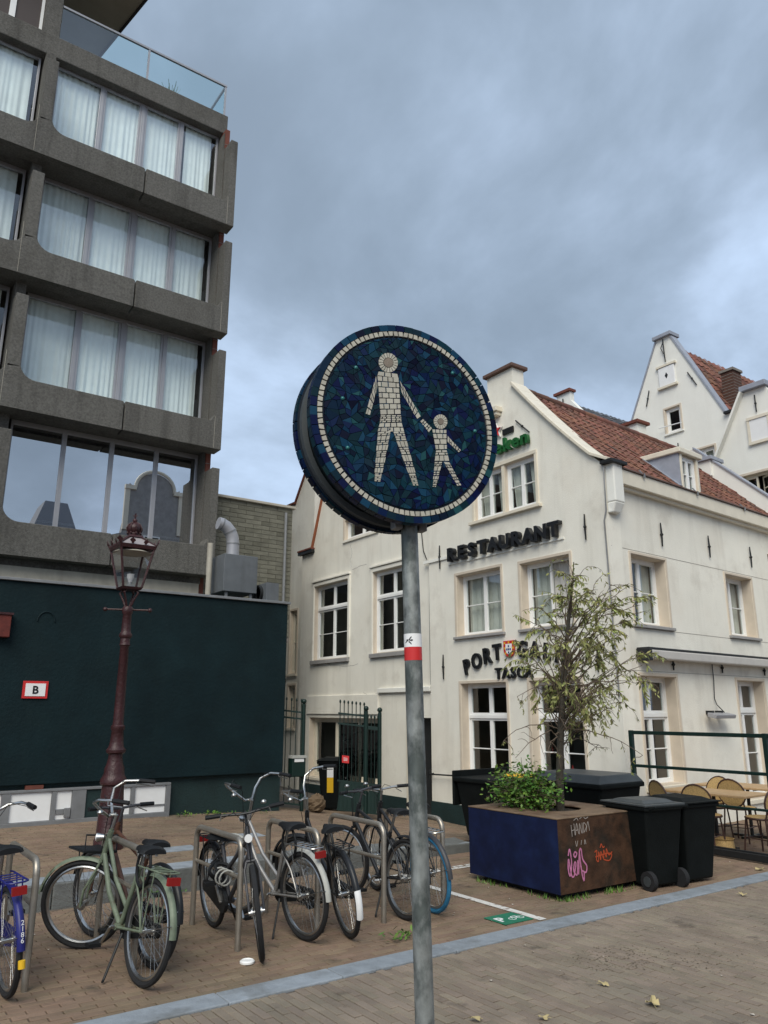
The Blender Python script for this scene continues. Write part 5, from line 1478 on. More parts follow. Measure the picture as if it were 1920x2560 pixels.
def bicycle(name, label, loc, head_deg, lean_deg=0, steer=0, frame='x', dark='blackplastic', style='lady', tyre='rubber', guard=None, rear_rack='chrome', front_rack=None,
            bar='chrome', barstyle='swept', saddle='blackplastic', scale=1.0, text=None, gtip=None, kick=True, lock=None, chaincase=True, sheight=0.0, light=True, frontguard=True):
    root = thing(name, label, 'bicycle', loc, (RAD(lean_deg), 0, RAD(head_deg)), 'bicycles parked at the racks')
    root.scale = (scale,) * 3
    B = lambda mb, nm, mt, par=root, sm=True: mb.build(nm, mt, par, smooth=sm, world=False)
    wb = 1.08
    RH, FH = V3(0, 0, WR), V3(wb, 0, WR)
    BBk = V3(0.43, 0, 0.29)
    ST_ = V3(0.27, 0, 0.70)
    HT, HB = V3(0.86, 0, 0.86), V3(0.915, 0, 0.70)
    f = MB()
    f.tube([BBk, ST_], 0.017, 10); f.tube([HT + V3(-0.008, 0, 0.03), HB + V3(0.006, 0, -0.02)], 0.022, 10)
    f.tube([HB + V3(-0.01, 0, 0.02), V3(0.70, 0, 0.47), BBk], 0.019, 10) if style == 'lady' else f.tube([HB + V3(-.01, 0, .02), BBk], 0.019, 10)
    if style == 'lady':
        f.tube([HT + V3(0.005, 0, -0.03), V3(0.62, 0, 0.57), V3(0.375, 0, 0.42)], 0.016, 10)
    elif style == 'mixte':
        f.tube([HT + V3(0.01, 0, -0.04), V3(0.36, 0, 0.50)], 0.017, 10)
    else:
        f.tube([HT + V3(0.005, 0, -0.03), ST_ + V3(0, 0, -0.04)], 0.017, 10)
    for y in (-0.055, 0.055):
        f.tube([BBk + V3(-0.03, y * 0.6, 0), RH + V3(0, y, 0)], 0.009, 8)
        f.tube([ST_ + V3(0.01, y * 0.35, -0.06), V3(0.10, y, 0.52), RH + V3(0, y, 0)], 0.008, 8)
    f.tube([BBk + V3(0, -0.04, 0), BBk + V3(0, 0.04, 0)], 0.024, 10)
    B(f, 'frame', frame)
    guard = guard or frame
    def wheel(par, c, nm, tm):
        t, r, s, h = wheel_meshes(tm, 0)
        wr = MB().add([tuple(V3(*v) + c) for v in r.v], r.f)
        w = B(wr, nm, 'chrome', par)
        B(MB().add([tuple(V3(*v) + c) for v in t.v], t.f), 'tyre', tm, w)
        B(MB().add([tuple(V3(*v) + c) for v in s.v], s.f), 'spokes', 'chrome', w)
        B(MB().add([tuple(V3(*v) + c) for v in h.v], h.f), 'hub', 'chrome', w)
        return w
    wheel(root, RH, 'rear_wheel', tyre)
    def guard_mb(c, a0, a1, r=WR + 0.022, w=0.026):
        g_ = MB(); n = 18; vs = []; fs = []
        for i in range(n + 1):
            a = RAD(a0 + (a1 - a0) * i / n)
            for (y, dr) in ((-w, -0.012), (-w * 0.6, 0.004), (0, 0.009), (w * 0.6, 0.004), (w, -0.012)):
                vs.append(tuple(c + V3((r + dr) * math.cos(a), y, (r + dr) * math.sin(a))))
        for i in range(n):
            for j in range(4):
                fs.append((i * 5 + j, i * 5 + j + 1, (i + 1) * 5 + j + 1, (i + 1) * 5 + j))
        return g_.add(vs, fs)
    gd = B(guard_mb(RH, 62, 178 if not gtip else 192), 'rear_mudguard', guard)
    B(MB().tube([RH + V3(0, 0.06, 0), RH + V3((WR + .02) * math.cos(RAD(165)), 0.026, (WR + .02) * math.sin(RAD(165)))], 0.003, 6).tube([RH + V3(0, -0.06, 0), RH + V3((WR + .02) * math.cos(RAD(165)), -0.026, (WR + .02) * math.sin(RAD(165)))], 0.003, 6), 'stay', 'chrome', gd)
    if gtip:
        B(guard_mb(RH, 165, 200, WR + 0.026, 0.027), 'mudguard_tip', gtip, gd)
    # steering group, turned about the head tube
    ax = (HT - HB).normalized()
    SM = Matrix.Translation(HB) @ Matrix.Rotation(RAD(steer), 4, ax) @ Matrix.Translation(-HB)
    def T(mb):
        mb.v = [tuple(SM @ V3(*v)) for v in mb.v]
        return mb
    k = MB()
    k.tube([HT + ax * 0.05, HB - ax * 0.04], 0.014, 8)
    for y in (-0.055, 0.055):
        k.tube([HB - ax * 0.035 + V3(0, y * 0.6, 0), HB - ax * 0.10 + V3(0.008, y, 0), V3(wb - 0.03, y, 0.46), FH + V3(0, y, 0)], 0.010, 8)
    k.tube([HB - ax * 0.035 + V3(0, -0.035, 0), HB - ax * 0.035 + V3(0, 0.035, 0)], 0.014, 8)
    B(T(k), 'fork', frame)
    t, r, s, h = wheel_meshes(tyre if tyre != 'blueRubber' else 'rubber', 0)
    tmf = tyre if tyre != 'blueRubber' else 'rubber'
    mk = lambda src: T(MB().add([tuple(V3(*v) + FH) for v in src.v], src.f))
    w = B(mk(r), 'front_wheel', 'chrome')
    B(mk(t), 'tyre', tmf, w); B(mk(s), 'spokes', 'chrome', w); B(mk(h), 'hub', 'chrome', w)
    if frontguard:
        B(T(guard_mb(FH, 15, 120)), 'front_mudguard', guard)
    top = HT + ax * 0.16
    B(T(MB().tube([HT + ax * 0.03, top], 0.012, 8).tube([top + V3(0.05, 0, 0), top], 0.013, 8)), 'stem', bar)
    c0 = top + V3(0.05, 0, 0)
    if barstyle == 'swept':
        side = [(0, 0.04, 0), (0.03, 0.12, 0.03), (0.03, 0.20, 0.06), (-0.05, 0.265, 0.07), (-0.16, 0.285, 0.06), (-0.24, 0.29, 0.045)]
        grip = [(-0.14, 0.283, 0.062), (-0.26, 0.291, 0.042)]
    elif barstyle == 'flat':
        side = [(0, 0.04, 0), (-0.005, 0.15, 0.012), (-0.03, 0.29, 0.015)]
        grip = [(-0.014, 0.19, 0.015), (-0.035, 0.31, 0.016)]
    else:                                                   # high swan bars
        side = [(0, 0.04, 0.0), (0.04, 0.12, 0.08), (0.05, 0.20, 0.15), (-0.02, 0.27, 0.19), (-0.14, 0.29, 0.185), (-0.24, 0.295, 0.17)]
        grip = [(-0.13, 0.288, 0.186), (-0.26, 0.296, 0.168)]
    hbar = [c0 + V3(a, b, c_) for a, b, c_ in side]
    hb = B(T(MB().tube([V3(p.x, -p.y, p.z) for p in hbar[::-1]] + hbar, 0.011, 8)), 'handlebar', bar)
    for sg in (-1, 1):
        B(T(MB().tube([c0 + V3(a, sg * b, c_) for a, b, c_ in grip], 0.017, 8)), 'grip', 'blackplastic', hb)
        g0 = c0 + V3(grip[0][0], sg * grip[0][1], grip[0][2])
        B(T(MB().tube([g0 + V3(0.03, 0, 0), g0 + V3(0.03, sg * 0.01, -0.03), g0 + V3(-0.08, sg * 0.012, -0.045)], 0.005, 6)), 'brake_lever', 'chrome', hb)
        B(T(MB().tube([g0 + V3(0.03, 0, -0.02), g0 + V3(0.10, -sg * 0.1, 0.02), g0 + V3(0.10, -sg * 0.2, -0.1), HB + V3(0.03, 0, -0.05)], 0.003, 5)), 'cable', 'blackplastic', hb)
    B(T(MB().lathe([(0.022, 0), (0.026, 0.012), (0.015, 0.026), (0.002, 0.028)], 10, c0 + V3(0.02, 0.15, 0.055))), 'bell', 'chrome', hb)
    if light:
        lm = B(T(MB().tube([HT + V3(0.04, 0, -0.02), HT + V3(0.10, 0, -0.02)], [0.02, 0.034], 12)), 'headlamp', 'chrome')
        B(T(MB().tube([HT + V3(0.10, 0, -0.02), HT + V3(0.106, 0, -0.02)], 0.031, 12)), 'lens', 'white', lm)
    if front_rack:
        q = MB(); z = 0.72; x0, x1, hw = 0.98, 1.28, 0.13
        q.tube([(x0, -hw, z), (x1, -hw, z), (x1 + 0.02, 0, z), (x1, hw, z), (x0, hw, z)], 0.011, 6, closed=True)
        for i in range(1, 5):
            xx = x0 + (x1 - x0) * i / 5
            q.tube([(xx, -hw, z), (xx, hw, z)], 0.009, 6)
        q.tube([(x0 + .1, -hw, z), FH + V3(0, -0.07, 0)], 0.005, 6); q.tube([(x0 + .1, hw, z), FH + V3(0, 0.07, 0)], 0.005, 6)
        q.tube([(x0, -hw, z), (x0 + .02, -hw, z + .12), (x0 + .02, hw, z + .12), (x0, hw, z)], 0.007, 6)
        B(q, 'front_rack', front_rack)
    # saddle
    sp = ST_ + (ST_ - BBk).normalized() * (0.12 + sheight)
    so = B(MB().tube([ST_ - V3(-.01, 0, .03), sp], 0.013, 8), 'seat_post', 'chrome')
    sd = MB(); vs = []; fs = []
    rows = [(-0.13, 0.085, 0.035), (-0.10, 0.105, 0.05), (-0.03, 0.09, 0.05), (0.04, 0.045, 0.042), (0.12, 0.024, 0.036), (0.155, 0.012, 0.024)]
    m_ = 8
    for x, hw, hh in rows:
        for j in range(m_ + 1):
            a = math.pi * j / m_
            vs.append(tuple(sp + V3(x - 0.02, hw * math.cos(a), 0.0 + hh * math.sin(a) * (1.0 if x > -0.1 else 1.1))))
    for i in range(len(rows) - 1):
        for j in range(m_):
            fs.append((i * (m_ + 1) + j, i * (m_ + 1) + j + 1, (i + 1) * (m_ + 1) + j + 1, (i + 1) * (m_ + 1) + j))
    fs += [tuple(range(m_ + 1)), tuple((len(rows) - 1) * (m_ + 1) + j for j in range(m_ + 1))]
    fs += [((i + 1) * (m_ + 1), (i + 2) * (m_ + 1) - 1, (i + 1) * (m_ + 1) - 1, i * (m_ + 1)) for i in range(len(rows) - 1)]
    sdo = B(sd.add(vs, fs), 'saddle', saddle)
    B(MB().tube([sp + V3(-0.12, -0.05, 0), sp + V3(0.02, -0.025, -0.03), sp + V3(0.10, -0.01, 0.0)], 0.005, 6).tube([sp + V3(-0.12, 0.05, 0), sp + V3(0.02, 0.025, -0.03), sp + V3(0.10, 0.01, 0.0)], 0.005, 6).tube([sp + V3(-.09, -.045, -.02), sp + V3(-.09, -.045, .01)], 0.012, 6).tube([sp + V3(-.09, .045, -.02), sp + V3(-.09, .045, .01)], 0.012, 6), 'saddle_springs', 'chrome', sdo)
    if rear_rack:
        q = MB(); z = 0.725
        q.tube([(0.20, -0.05, z), (0.16, -0.06, z), (-0.20, -0.065, z), (-0.225, -0.04, z), (-0.225, 0.04, z), (-0.20, 0.065, z), (0.16, 0.06, z), (0.20, 0.05, z)], 0.006, 6)
        for xx in (-0.13, -0.06, 0.01, 0.08):
            q.tube([(xx, -0.063, z), (xx, 0.063, z)], 0.0045, 6)
        for y in (-0.062, 0.062):
            q.tube([(-0.08, y, z), RH + V3(-0.02, y, 0)], 0.005, 6); q.tube([(0.08, y, z), RH + V3(0, y, 0)], 0.005, 6)
        rk = B(q, 'rear_rack', rear_rack)
        if light:
            B(MB().box(-0.262, -0.232, -0.045, 0.045, 0.655, 0.705), 'tail_light', 'redlamp', rk, False)
    # drive
    ck = B(MB().tube([BBk + V3(0, -0.08, 0), BBk + V3(0, 0.08, 0)], 0.010, 8).bar(BBk + V3(0, 0.075, 0), BBk + V3(0.10, 0.085, -0.13), 0.018, 0.012).bar(BBk + V3(0, -0.075, 0), BBk + V3(-0.10, -0.085, 0.13), 0.018, 0.012), 'crank', 'chrome')
    for sg in (-1, 1):
        c_ = BBk + V3(0.10, 0.135, -0.13) if sg > 0 else BBk + V3(-0.10, -0.135, 0.13)
        B(MB().box(c_.x - .035, c_.x + .035, c_.y - .045, c_.y + .045, c_.z - .012, c_.z + .012), 'pedal', 'blackplastic', ck, False)
    if chaincase:
        pts2 = [(0.0, 0.335 - .045)] + [(0.43 + 0.085 * math.cos(RAD(a)), 0.29 + 0.085 * math.sin(RAD(a))) for a in range(-90, 91, 20)] + [(0.0, 0.335 + .045)] + [(-0.02 + 0.045 * math.cos(RAD(a)), 0.335 + 0.045 * math.sin(RAD(a))) for a in range(100, 261, 30)]
        B(MB().poly(pts2, lambda u, v, d: (u, -0.05 + d, v), -0.018, 0.012), 'chain_case', dark, root, False)
    else:
        B(MB().tube([(0.43 + 0.08 * math.cos(RAD(a)), -0.05, 0.29 + 0.08 * math.sin(RAD(a))) for a in range(0, 360, 20)], 0.005, 6, closed=True).bar((0.43, -0.05, 0.37), (0, -0.05, 0.365), 0.006, 0.01).bar((0.43, -0.05, 0.21), (0, -0.05, 0.305), 0.006, 0.01), 'chain', 'iron')
    if kick:
        B(MB().tube([(0.30, 0.04, 0.27), (0.22, 0.16, 0.01), (0.20, 0.175, 0.003)], 0.009, 8), 'kickstand', 'iron')
    if lock:
        B(MB().tube([ST_ + V3(-0.11 + 0.10 * math.cos(RAD(a)), 0.03, 0.02 + 0.13 * math.sin(RAD(a))) for a in range(0, 360, 24)], 0.011, 8, closed=True), 'cable_lock', lock)
    return root
MT['bgreen'] = mat('sage_green_frame', (0.135, 0.165, 0.115), 0.5, var=0.3, vsc=10, c2=(0.07, 0.055, 0.03), c2sc=9, c2lo=0.58, c2hi=0.68)
MT['bblue'] = mat('royal_blue_frame', (0.012, 0.014, 0.13), 0.4, var=0.2, vsc=8)
MT['bsilver'] = mat('silver_frame', (0.30, 0.29, 0.28), 0.4, metal=0.5, var=0.12, vsc=8)
MT['bblack'] = mat('black_frame', (0.013, 0.014, 0.016), 0.4, var=0.2, vsc=8)
MT['bbrown'] = mat('rust_brown_frame', (0.085, 0.036, 0.022), 0.5, var=0.3, vsc=8)
MT['bgrey'] = mat('dark_grey_frame', (0.045, 0.045, 0.05), 0.45, var=0.2, vsc=8)
MT['guardgrey'] = mat('pale_grey_mudguard', (0.38, 0.38, 0.35), 0.5, var=0.15, vsc=9)
# heading 90 deg: the front wheel points away from the street
gb = bicycle('green_bicycle', 'sage green lady\'s bicycle with front carrier and chrome handlebar', (2.02, 5.68, 0), 97, 6, steer=48, frame='bgreen', guard='bgreen', lock='blackplastic', front_rack='bblack', rear_rack='bgreen', barstyle='swan', kick=True)
bicycle('brown_bicycle', 'rusty brown bicycle wedged behind the green one', (2.21, 6.02, 0), 97, 4, steer=10, frame='bbrown', guard='bblack', style='gents', light=False, rear_rack=None, bar='bgrey', kick=False, barstyle='flat', sheight=-.02)
bb = bicycle('blue_bicycle', 'royal blue bicycle with white lettering on its rear mudguard at the left edge', (1.245, 6.0, 0), 93, -4, steer=6, frame='bblue', guard='bblue', rear_rack='bblue', barstyle='swept', dark='bblue', sheight=.05)
bicycle('grey_bicycle', 'dark grey bicycle with flat handlebar, front wheel towards the street', (3.02, 6.80, 0), 265, 3, steer=-19, frame='bgrey', style='mixte', barstyle='flat', bar='bblack', rear_rack='bblack', guard='bblack', kick=True, sheight=-.08, frontguard=False)
bicycle('silver_bicycle', 'silver bicycle with pale rear mudguard and chrome rear carrier', (3.46, 5.98, 0), 95, -3, steer=10, frame='bsilver', style='lady', guard='guardgrey', rear_rack='chrome', barstyle='swan', lock='blackplastic', sheight=.03)
bicycle('black_bicycle', 'black bicycle with white tip on its rear mudguard and chrome swan handlebar', (3.80, 5.84, 0), 77, -8, steer=40, frame='bblack', guard='bblack', gtip='white', lock='iron', rear_rack='bblack', barstyle='swan', kick=True, light=False, sheight=.0)
bicycle('slim_black_bicycle', 'slim black bicycle with small black saddle, half behind the sign pole', (4.50, 6.02, 0), 88, 3, steer=18, frame='bblack', style='gents', rear_rack=None, guard='bblack', bar='bgrey', barstyle='flat', chaincase=False, sheight=0.06, light=False, frontguard=False)
bicycle('blue_tyred_bicycle', 'bicycle with one bright blue rear tyre, right of the racks', (4.86, 6.06, 0), 84, -5, steer=-6, frame='bblack', style='mixte', tyre='blueRubber', rear_rack='chrome', guard='bgrey', barstyle='flat', bar='chrome', sheight=0.10, light=False, kick=False, frontguard=False, chaincase=False)
# writing and yellow reflector on the blue bicycle
mb = MB().tube([(-0.372, 0, 0.30), (-0.376, 0, 0.255)], 0.022, 10); mb.build('reflector', 'yellow', bb, smooth=True, world=False)
for i, ch_ in enumerate('2186'):
    a = RAD(168 - i * 0)
    me = text_mesh(ch_, 0.042, 0.002)
    z = 0.50 - i * 0.034
    me.transform(Matrix.Translation((-0.371 + 0.02 * (z - .335) ** 2 * 20, 0, z)) @ Matrix(((0, 0, -1, 0), (-1, 0, 0, 0), (0, 1, 0, 0), (0, 0, 0, 1))))
    me.materials.clear(); me.materials.append(MT['white'])
    o = bpy.data.objects.new('number', me); col.objects.link(o); o.parent = bb
lk = thing('chain_lock', 'tangle of black chain lock with pale coils on the rack\'s lower bar', 'lock', (2.90, 6.45, 0.5))
mb = MB(); rg = random.Random(3)
mb.tube([(2.90 + 0.055 * math.cos(t * 0.9) + 0.02 * math.sin(t * 2.3), 6.35 + 0.05 * t / 3 + 0.05 * math.sin(t), 0.50 + 0.07 * math.sin(t * 0.9)) for t in [i * 0.35 for i in range(34)]], 0.016, 6)
mb.build('chain', 'blackplastic', lk, smooth=True)
mb = MB(); mb.tube([(2.87 + 0.06 * math.cos(i * 0.5), 6.20 + 0.012 * i / 2, 0.49 + 0.06 * math.sin(i * 0.5)) for i in range(30)], 0.007, 6)
mb.build('cable', 'guardgrey', lk, smooth=True)
# ------------------------------------------------------------------ planter with tree and shrub
PX0, PX1, PY0, PY1 = 6.13, 7.42, 5.66, 6.98
plt = thing('steel_planter', 'large square steel planter with navy end, rusty graffitied front', 'planter', (6.78, 6.3, 0))
PZ0, PZ1 = 0.06, 0.745
MB().box(PX0 + .1, PX1 - .1, PY0 + .12, PY1 - .12, 0, PZ0).build('foot', 'iron', plt)
MB().box(PX0 + .006, PX1 - .003, PY0 + .0, PY0 + .03, PZ0, PZ1).build('front_side', 'rust', plt)
MB().box(PX0, PX0 + .005, PY0 + .001, PY1 - .001, PZ0, PZ1 - .002).build('painted_end', 'navy', plt)
MB().box(PX0 + .006, PX1, PY1 - .03, PY1, PZ0, PZ1).box(PX1 - .03, PX1, PY0 + .031, PY1 - .031, PZ0, PZ1).box(PX0 + .006, PX0 + .03, PY0 + .031, PY1 - .031, PZ0, PZ1).build('far_sides', 'rust', plt)
hole = [(6.78 + 0.30 * math.cos(2 * math.pi * i / 20), 6.30 + 0.30 * math.sin(2 * math.pi * i / 20)) for i in range(20)]
MB().poly(rect(PX0 - .004, PX1 + .004, PY0 - .006, PY1 + .004), lambda u, v, d: (u, v, PZ1 + d), 0.001, 0.014, [hole]).build('top_plate', 'rusttop', plt, bev=0.004)
MB().poly([(6.78 + 0.34 * math.cos(2 * math.pi * i / 20), 6.30 + 0.34 * math.sin(2 * math.pi * i / 20)) for i in range(20)], lambda u, v, d: (u, v, PZ1 + d), -0.1, -0.02).build('soil', 'soil', plt)
PG = lambda x, z: (x, PY0 - 0.003, z)
def stroke(name, mt, lines, w):
    mb = MB()
    for ln in lines:
        mb.tube([PG(a, b) for a, b in ln], w, 5)
    for i, (x, y, z) in enumerate(mb.v):
        mb.v[i] = (x, PY0 - 0.0035 + (y - (PY0 - 0.003)) * 0.08, z)
    mb.build(name, mt, plt)
def sp_(pts, n=6):
    out_ = []
    for i in range(len(pts) - 1):
        p0, p1, p2, p3 = pts[max(i - 1, 0)], pts[i], pts[i + 1], pts[min(i + 2, len(pts) - 1)]
        for k in range(n):
            t = k / n
            out_.append(tuple(0.5 * (2 * p1[j] + (p2[j] - p0[j]) * t + (2 * p0[j] - 5 * p1[j] + 4 * p2[j] - p3[j]) * t * t + (3 * p1[j] - p0[j] - 3 * p2[j] + p3[j]) * t ** 3) for j in (0, 1)))
    return out_ + [pts[-1]]
gx, gz = 6.255, 0.13
Gp = lambda pts: sp_([(gx + a * 0.44, gz + b * 0.44) for a, b in pts])
stroke('pink_tag', 'pink', [Gp([(0.02, .62), (.08, .75), (.12, .45), (.05, .2), (.0, .35), (.03, .55), (.10, .2), (.18, .18)]), Gp([(.18, .18), (.26, .42), (.22, .46), (.18, .3), (.28, .2), (.33, .5)]),
                        Gp([(.20, .62), (.25, .68), (.31, .64), (.25, .57), (.20, .62)]), Gp([(.33, .5), (.33, .2), (.40, .66), (.46, .72), (.50, .5), (.62, .35), (.58, .22), (.44, .26), (.50, .05), (.52, .22)]), Gp([(.40, .70), (.42, .40), (.46, .16)])], 0.0085)
gx, gz = 6.66, 0.265
stroke('orange_tag', 'orange', [Gp([(0, .3), (.08, .33), (.05, .15), (.12, .1), (.14, .3), (.2, .12), (.22, .3), (.3, .14), (.32, .32), (.4, .16), (.42, .34), (.5, .2), (.62, .26)]), Gp([(.02, .2), (.2, .22), (.45, .24), (.6, .2), (.5, .08), (.3, .12)]), Gp([(.2, .38), (.25, .46), (.3, .38), (.36, .4)])], 0.006)
gx, gz = 6.33, 0.575
stroke('pale_tag', 'chalk', [Gp([(0, .25), (.02, .0)]), Gp([(0, .12), (.1, .14)]), Gp([(.1, .27), (.12, .02)]), Gp([(.13, .02), (.19, .27), (.24, .04)]), Gp([(.15, .12), (.24, .13)]), Gp([(.27, .03), (.29, .26), (.36, .04), (.38, .27)]), Gp([(.42, .04), (.43, .26), (.52, .18), (.42, .05)]), Gp([(.5, .06), (.58, .28), (.62, .08)]), Gp([(.1, .34), (.2, .38), (.25, .33)]), Gp([(.3, .36), (.42, .4), (.5, .35), (.6, .38)]),
                       Gp([(.12, -.10), (.15, -.22), (.2, -.1)]), Gp([(.3, -.2), (.33, -.1)]), Gp([(.42, -.2), (.44, -.1), (.47, -.2)])], 0.0042)
gr = MB(); rg = random.Random(8)
for k in range(420):
    e = rg.random()
    if e < 0.62:
        p = V3(PX0 + rg.uniform(0, 1.25), PY0 - rg.uniform(-0.05, 0.07), 0)
    else:
        p = V3(PX0 - rg.uniform(-.04, 0.05), PY0 + rg.uniform(0, 1.2), 0)
    if rg.random() < 0.55 * (1 + math.sin(p.x * 9 + p.y * 7)) / 1.2:
        h = rg.uniform(0.015, 0.06); a = rg.uniform(0, 6.28)
        q = p + V3(math.cos(a) * h * .5, math.sin(a) * h * .5, h); s_ = V3(-math.sin(a), math.cos(a), 0) * 0.006
        gr.add([p - s_, p + s_, q], [(0, 1, 2)])
stuff(tag(gr.build('grass_tufts', 'leafgreen'), 'short green grass tufts growing along the foot of the planter', 'grass'))

def leaf_quads(mb, p, d, l, w, nrm):
    d = d.normalized(); s_ = d.cross(nrm)
    if s_.length < 1e-3:
        s_ = d.cross(V3(1, 0, 0))
    s_.normalize()
    mid_ = p + d * l * 0.5 + nrm * 0.0
    mb.add([p, mid_ + s_ * w / 2, p + d * l, mid_ - s_ * w / 2], [(0, 1, 2, 3)])
tree = thing('young_tree', 'slender young tree with drooping olive leaves growing from the planter', 'tree', (6.80, 6.22, 0.72))
rg = random.Random(31)
trunk_pts = [V3(6.80, 6.22, 0.70), V3(6.81, 6.21, 1.1), V3(6.84, 6.18, 1.6), V3(6.87, 6.13, 2.1), V3(6.90, 6.09, 2.5), V3(6.95, 6.05, 2.9), V3(6.98, 6.0, 3.25), V3(7.0, 5.98, 3.5)]
MB().tube(trunk_pts, [0.048, 0.042, 0.038, 0.034, 0.027, 0.018, 0.010, 0.004], 10).build('trunk', 'bark', tree, smooth=True)
bm_, tw, lf = MB(), MB(), MB()
CC = V3(6.96, 6.0, 2.62)
def grow_branch(p, d, l, r, n=7, sag=0.10):
    pts_ = [p]; dd = d.normalized()
    for i in range(n):
        dd = (dd + V3(rg.gauss(0, .22), rg.gauss(0, .22), rg.gauss(0, .2) - sag * (i + 0.6) * 0.36)).normalized()
        pts_.append(pts_[-1] + dd * l / n)
    return pts_
def leaves_on(pts_, dens, size, hang=0.75):
    for i in range(1, len(pts_)):
        a, b = pts_[i - 1], pts_[i]
        for k in range(dens):
            q = a.lerp(b, rg.random())
            d = (b - a).normalized() * 0.6 + V3(rg.gauss(0, .6), rg.gauss(0, .6), rg.gauss(-hang, .5))
            nr = V3(rg.gauss(0, 1), rg.gauss(0, 1), rg.gauss(0, 1)).normalized()
            l = size * rg.choice([.55, .8, 1.0, 1.0, 1.3])
            leaf_quads(lf, q, d, l, l * rg.uniform(.22, .36), nr)
def trunk_at(z):
    for p, q in zip(trunk_pts[:-1], trunk_pts[1:]):
        if z <= q.z:
            return p.lerp(q, (z - p.z) / (q.z - p.z))
    return trunk_pts[-1]
def curve3(p, q, lift, n=8):
    mid_ = p.lerp(q, .5) + V3(rg.gauss(0, .05), rg.gauss(0, .05), lift)
    out_ = []
    for i in range(n + 1):
        t = i / n
        out_.append(p * (1 - t) ** 2 + mid_ * 2 * t * (1 - t) + q * t * t + V3(rg.gauss(0, .010), rg.gauss(0, .010), rg.gauss(0, .010)))
    return out_
CC = V3(7.0, 5.98, 2.60) + rt * 0.0
for k in range(70):                                          # leafy limbs reaching through a rounded crown
    while True:
        u = V3(rg.uniform(-1, 1), rg.uniform(-1, 1), rg.uniform(-1, 1))
        if 0.25 < u.length < 1.0:
            break
    tgt = CC + V3(u.x * 0.88, u.y * 0.88, u.z * 0.95)
    z0 = min(max(1.55, tgt.z - rg.uniform(.25, .8)), 3.3)
    br = curve3(trunk_at(z0), tgt, rg.uniform(0.02, 0.16))
    bm_.tube(br, [0.0075 * (1 - j / 10) + 0.0015 for j in range(9)], 5)
    leaves_on(br[4:], 2, 0.058)
    for s_i in range(rg.choice([3, 4, 5])):
        j = rg.randrange(4, 9)
        out_d = (br[j] - CC).normalized() * 0.7 + V3(rg.gauss(0, .6), rg.gauss(0, .6), rg.uniform(-.5, .7))
        sub = grow_branch(br[j], out_d, rg.uniform(0.14, 0.38), 0.004, 6, 0.16)
        tw.tube(sub, [0.0034 * (1 - q / 8) + 0.001 for q in range(7)], 4)
        leaves_on(sub[1:], rg.choice([1, 3, 5, 7]), 0.064)
for k in range(20):                                          # lower, nearly bare twigs hanging out to the sides
    z0 = rg.uniform(1.35, 2.1)
    a = rg.uniform(0, 6.28)
    tgt = trunk_at(z0) + V3(math.cos(a), math.sin(a), 0) * rg.uniform(.35, .8) + rt * 0.10 + V3(0, 0, rg.uniform(-.45, .25))
    br = curve3(trunk_at(z0), tgt, rg.uniform(0.05, 0.3))
    bm_.tube(br, [0.006 * (1 - j / 10) + 0.0016 for j in range(9)], 5)
    for s_i in range(4):
        sub = grow_branch(br[rg.randrange(3, 9)], V3(rg.gauss(0, 1), rg.gauss(0, 1), rg.gauss(-.2, .6)), rg.uniform(0.12, 0.34), 0.003, 6, 0.14)
        tw.tube(sub, [0.003 * (1 - q / 8) + 0.001 for q in range(7)], 4)
        leaves_on(sub[2:], rg.choice([0, 0, 1, 2]), 0.05)
for k in range(9):                                           # long whips over the top
    p = trunk_at(rg.uniform(2.8, 3.4)); a = rg.uniform(0, 6.28)
    sub = grow_branch(p, V3(math.cos(a) * .6, math.sin(a) * .6, 1.0), rg.uniform(.35, .6), 0.004, 9, 0.10)
    tw.tube(sub, [0.0036 * (1 - q / 11) + 0.001 for q in range(10)], 4); leaves_on(sub[4:], 2, 0.05)
bm_.build('branches', 'twig', tree, smooth=True)
stuff(tw.build('twigs', 'twig', tree))
lf.build('crown', 'leafolive', tree)
shrub = thing('green_shrub', 'bushy fresh green shrub spilling from the planter beside the trunk', 'shrub', (6.55, 6.4, 0.72))
sm_, sl_ = MB(), MB()
for k in range(70):
    a = rg.uniform(0, 6.28); r = rg.uniform(0.05, 0.46)
    base = V3(6.60 + rg.gauss(0, .08), 6.42 + rg.gauss(0, .10), 0.72)
    end = V3(6.52 + r * math.cos(a) * 0.8, 6.46 + r * math.sin(a) * 1.15, 0.80 + rg.uniform(0.02, 0.52) * (1.08 - r))
    mid_ = base.lerp(end, .5) + V3(0, 0, 0.10)
    sm_.tube([base, mid_, end], [0.006, 0.004, 0.002], 5)
    for q in range(40):
        p = base.lerp(end, rg.uniform(.25, 1.0)) + V3(rg.gauss(0, .055), rg.gauss(0, .055), rg.gauss(0.02, .05))
        nr = V3(rg.gauss(0, .6), rg.gauss(0, .6), 1).normalized()
        leaf_quads(sl_, p, V3(rg.gauss(0, 1), rg.gauss(0, 1), rg.gauss(-.1, .4)), rg.uniform(.035, .06), rg.uniform(.025, .042), nr)
sm_.build('stems', 'twig', shrub)
sl_.build('foliage', 'leafgreen', shrub)

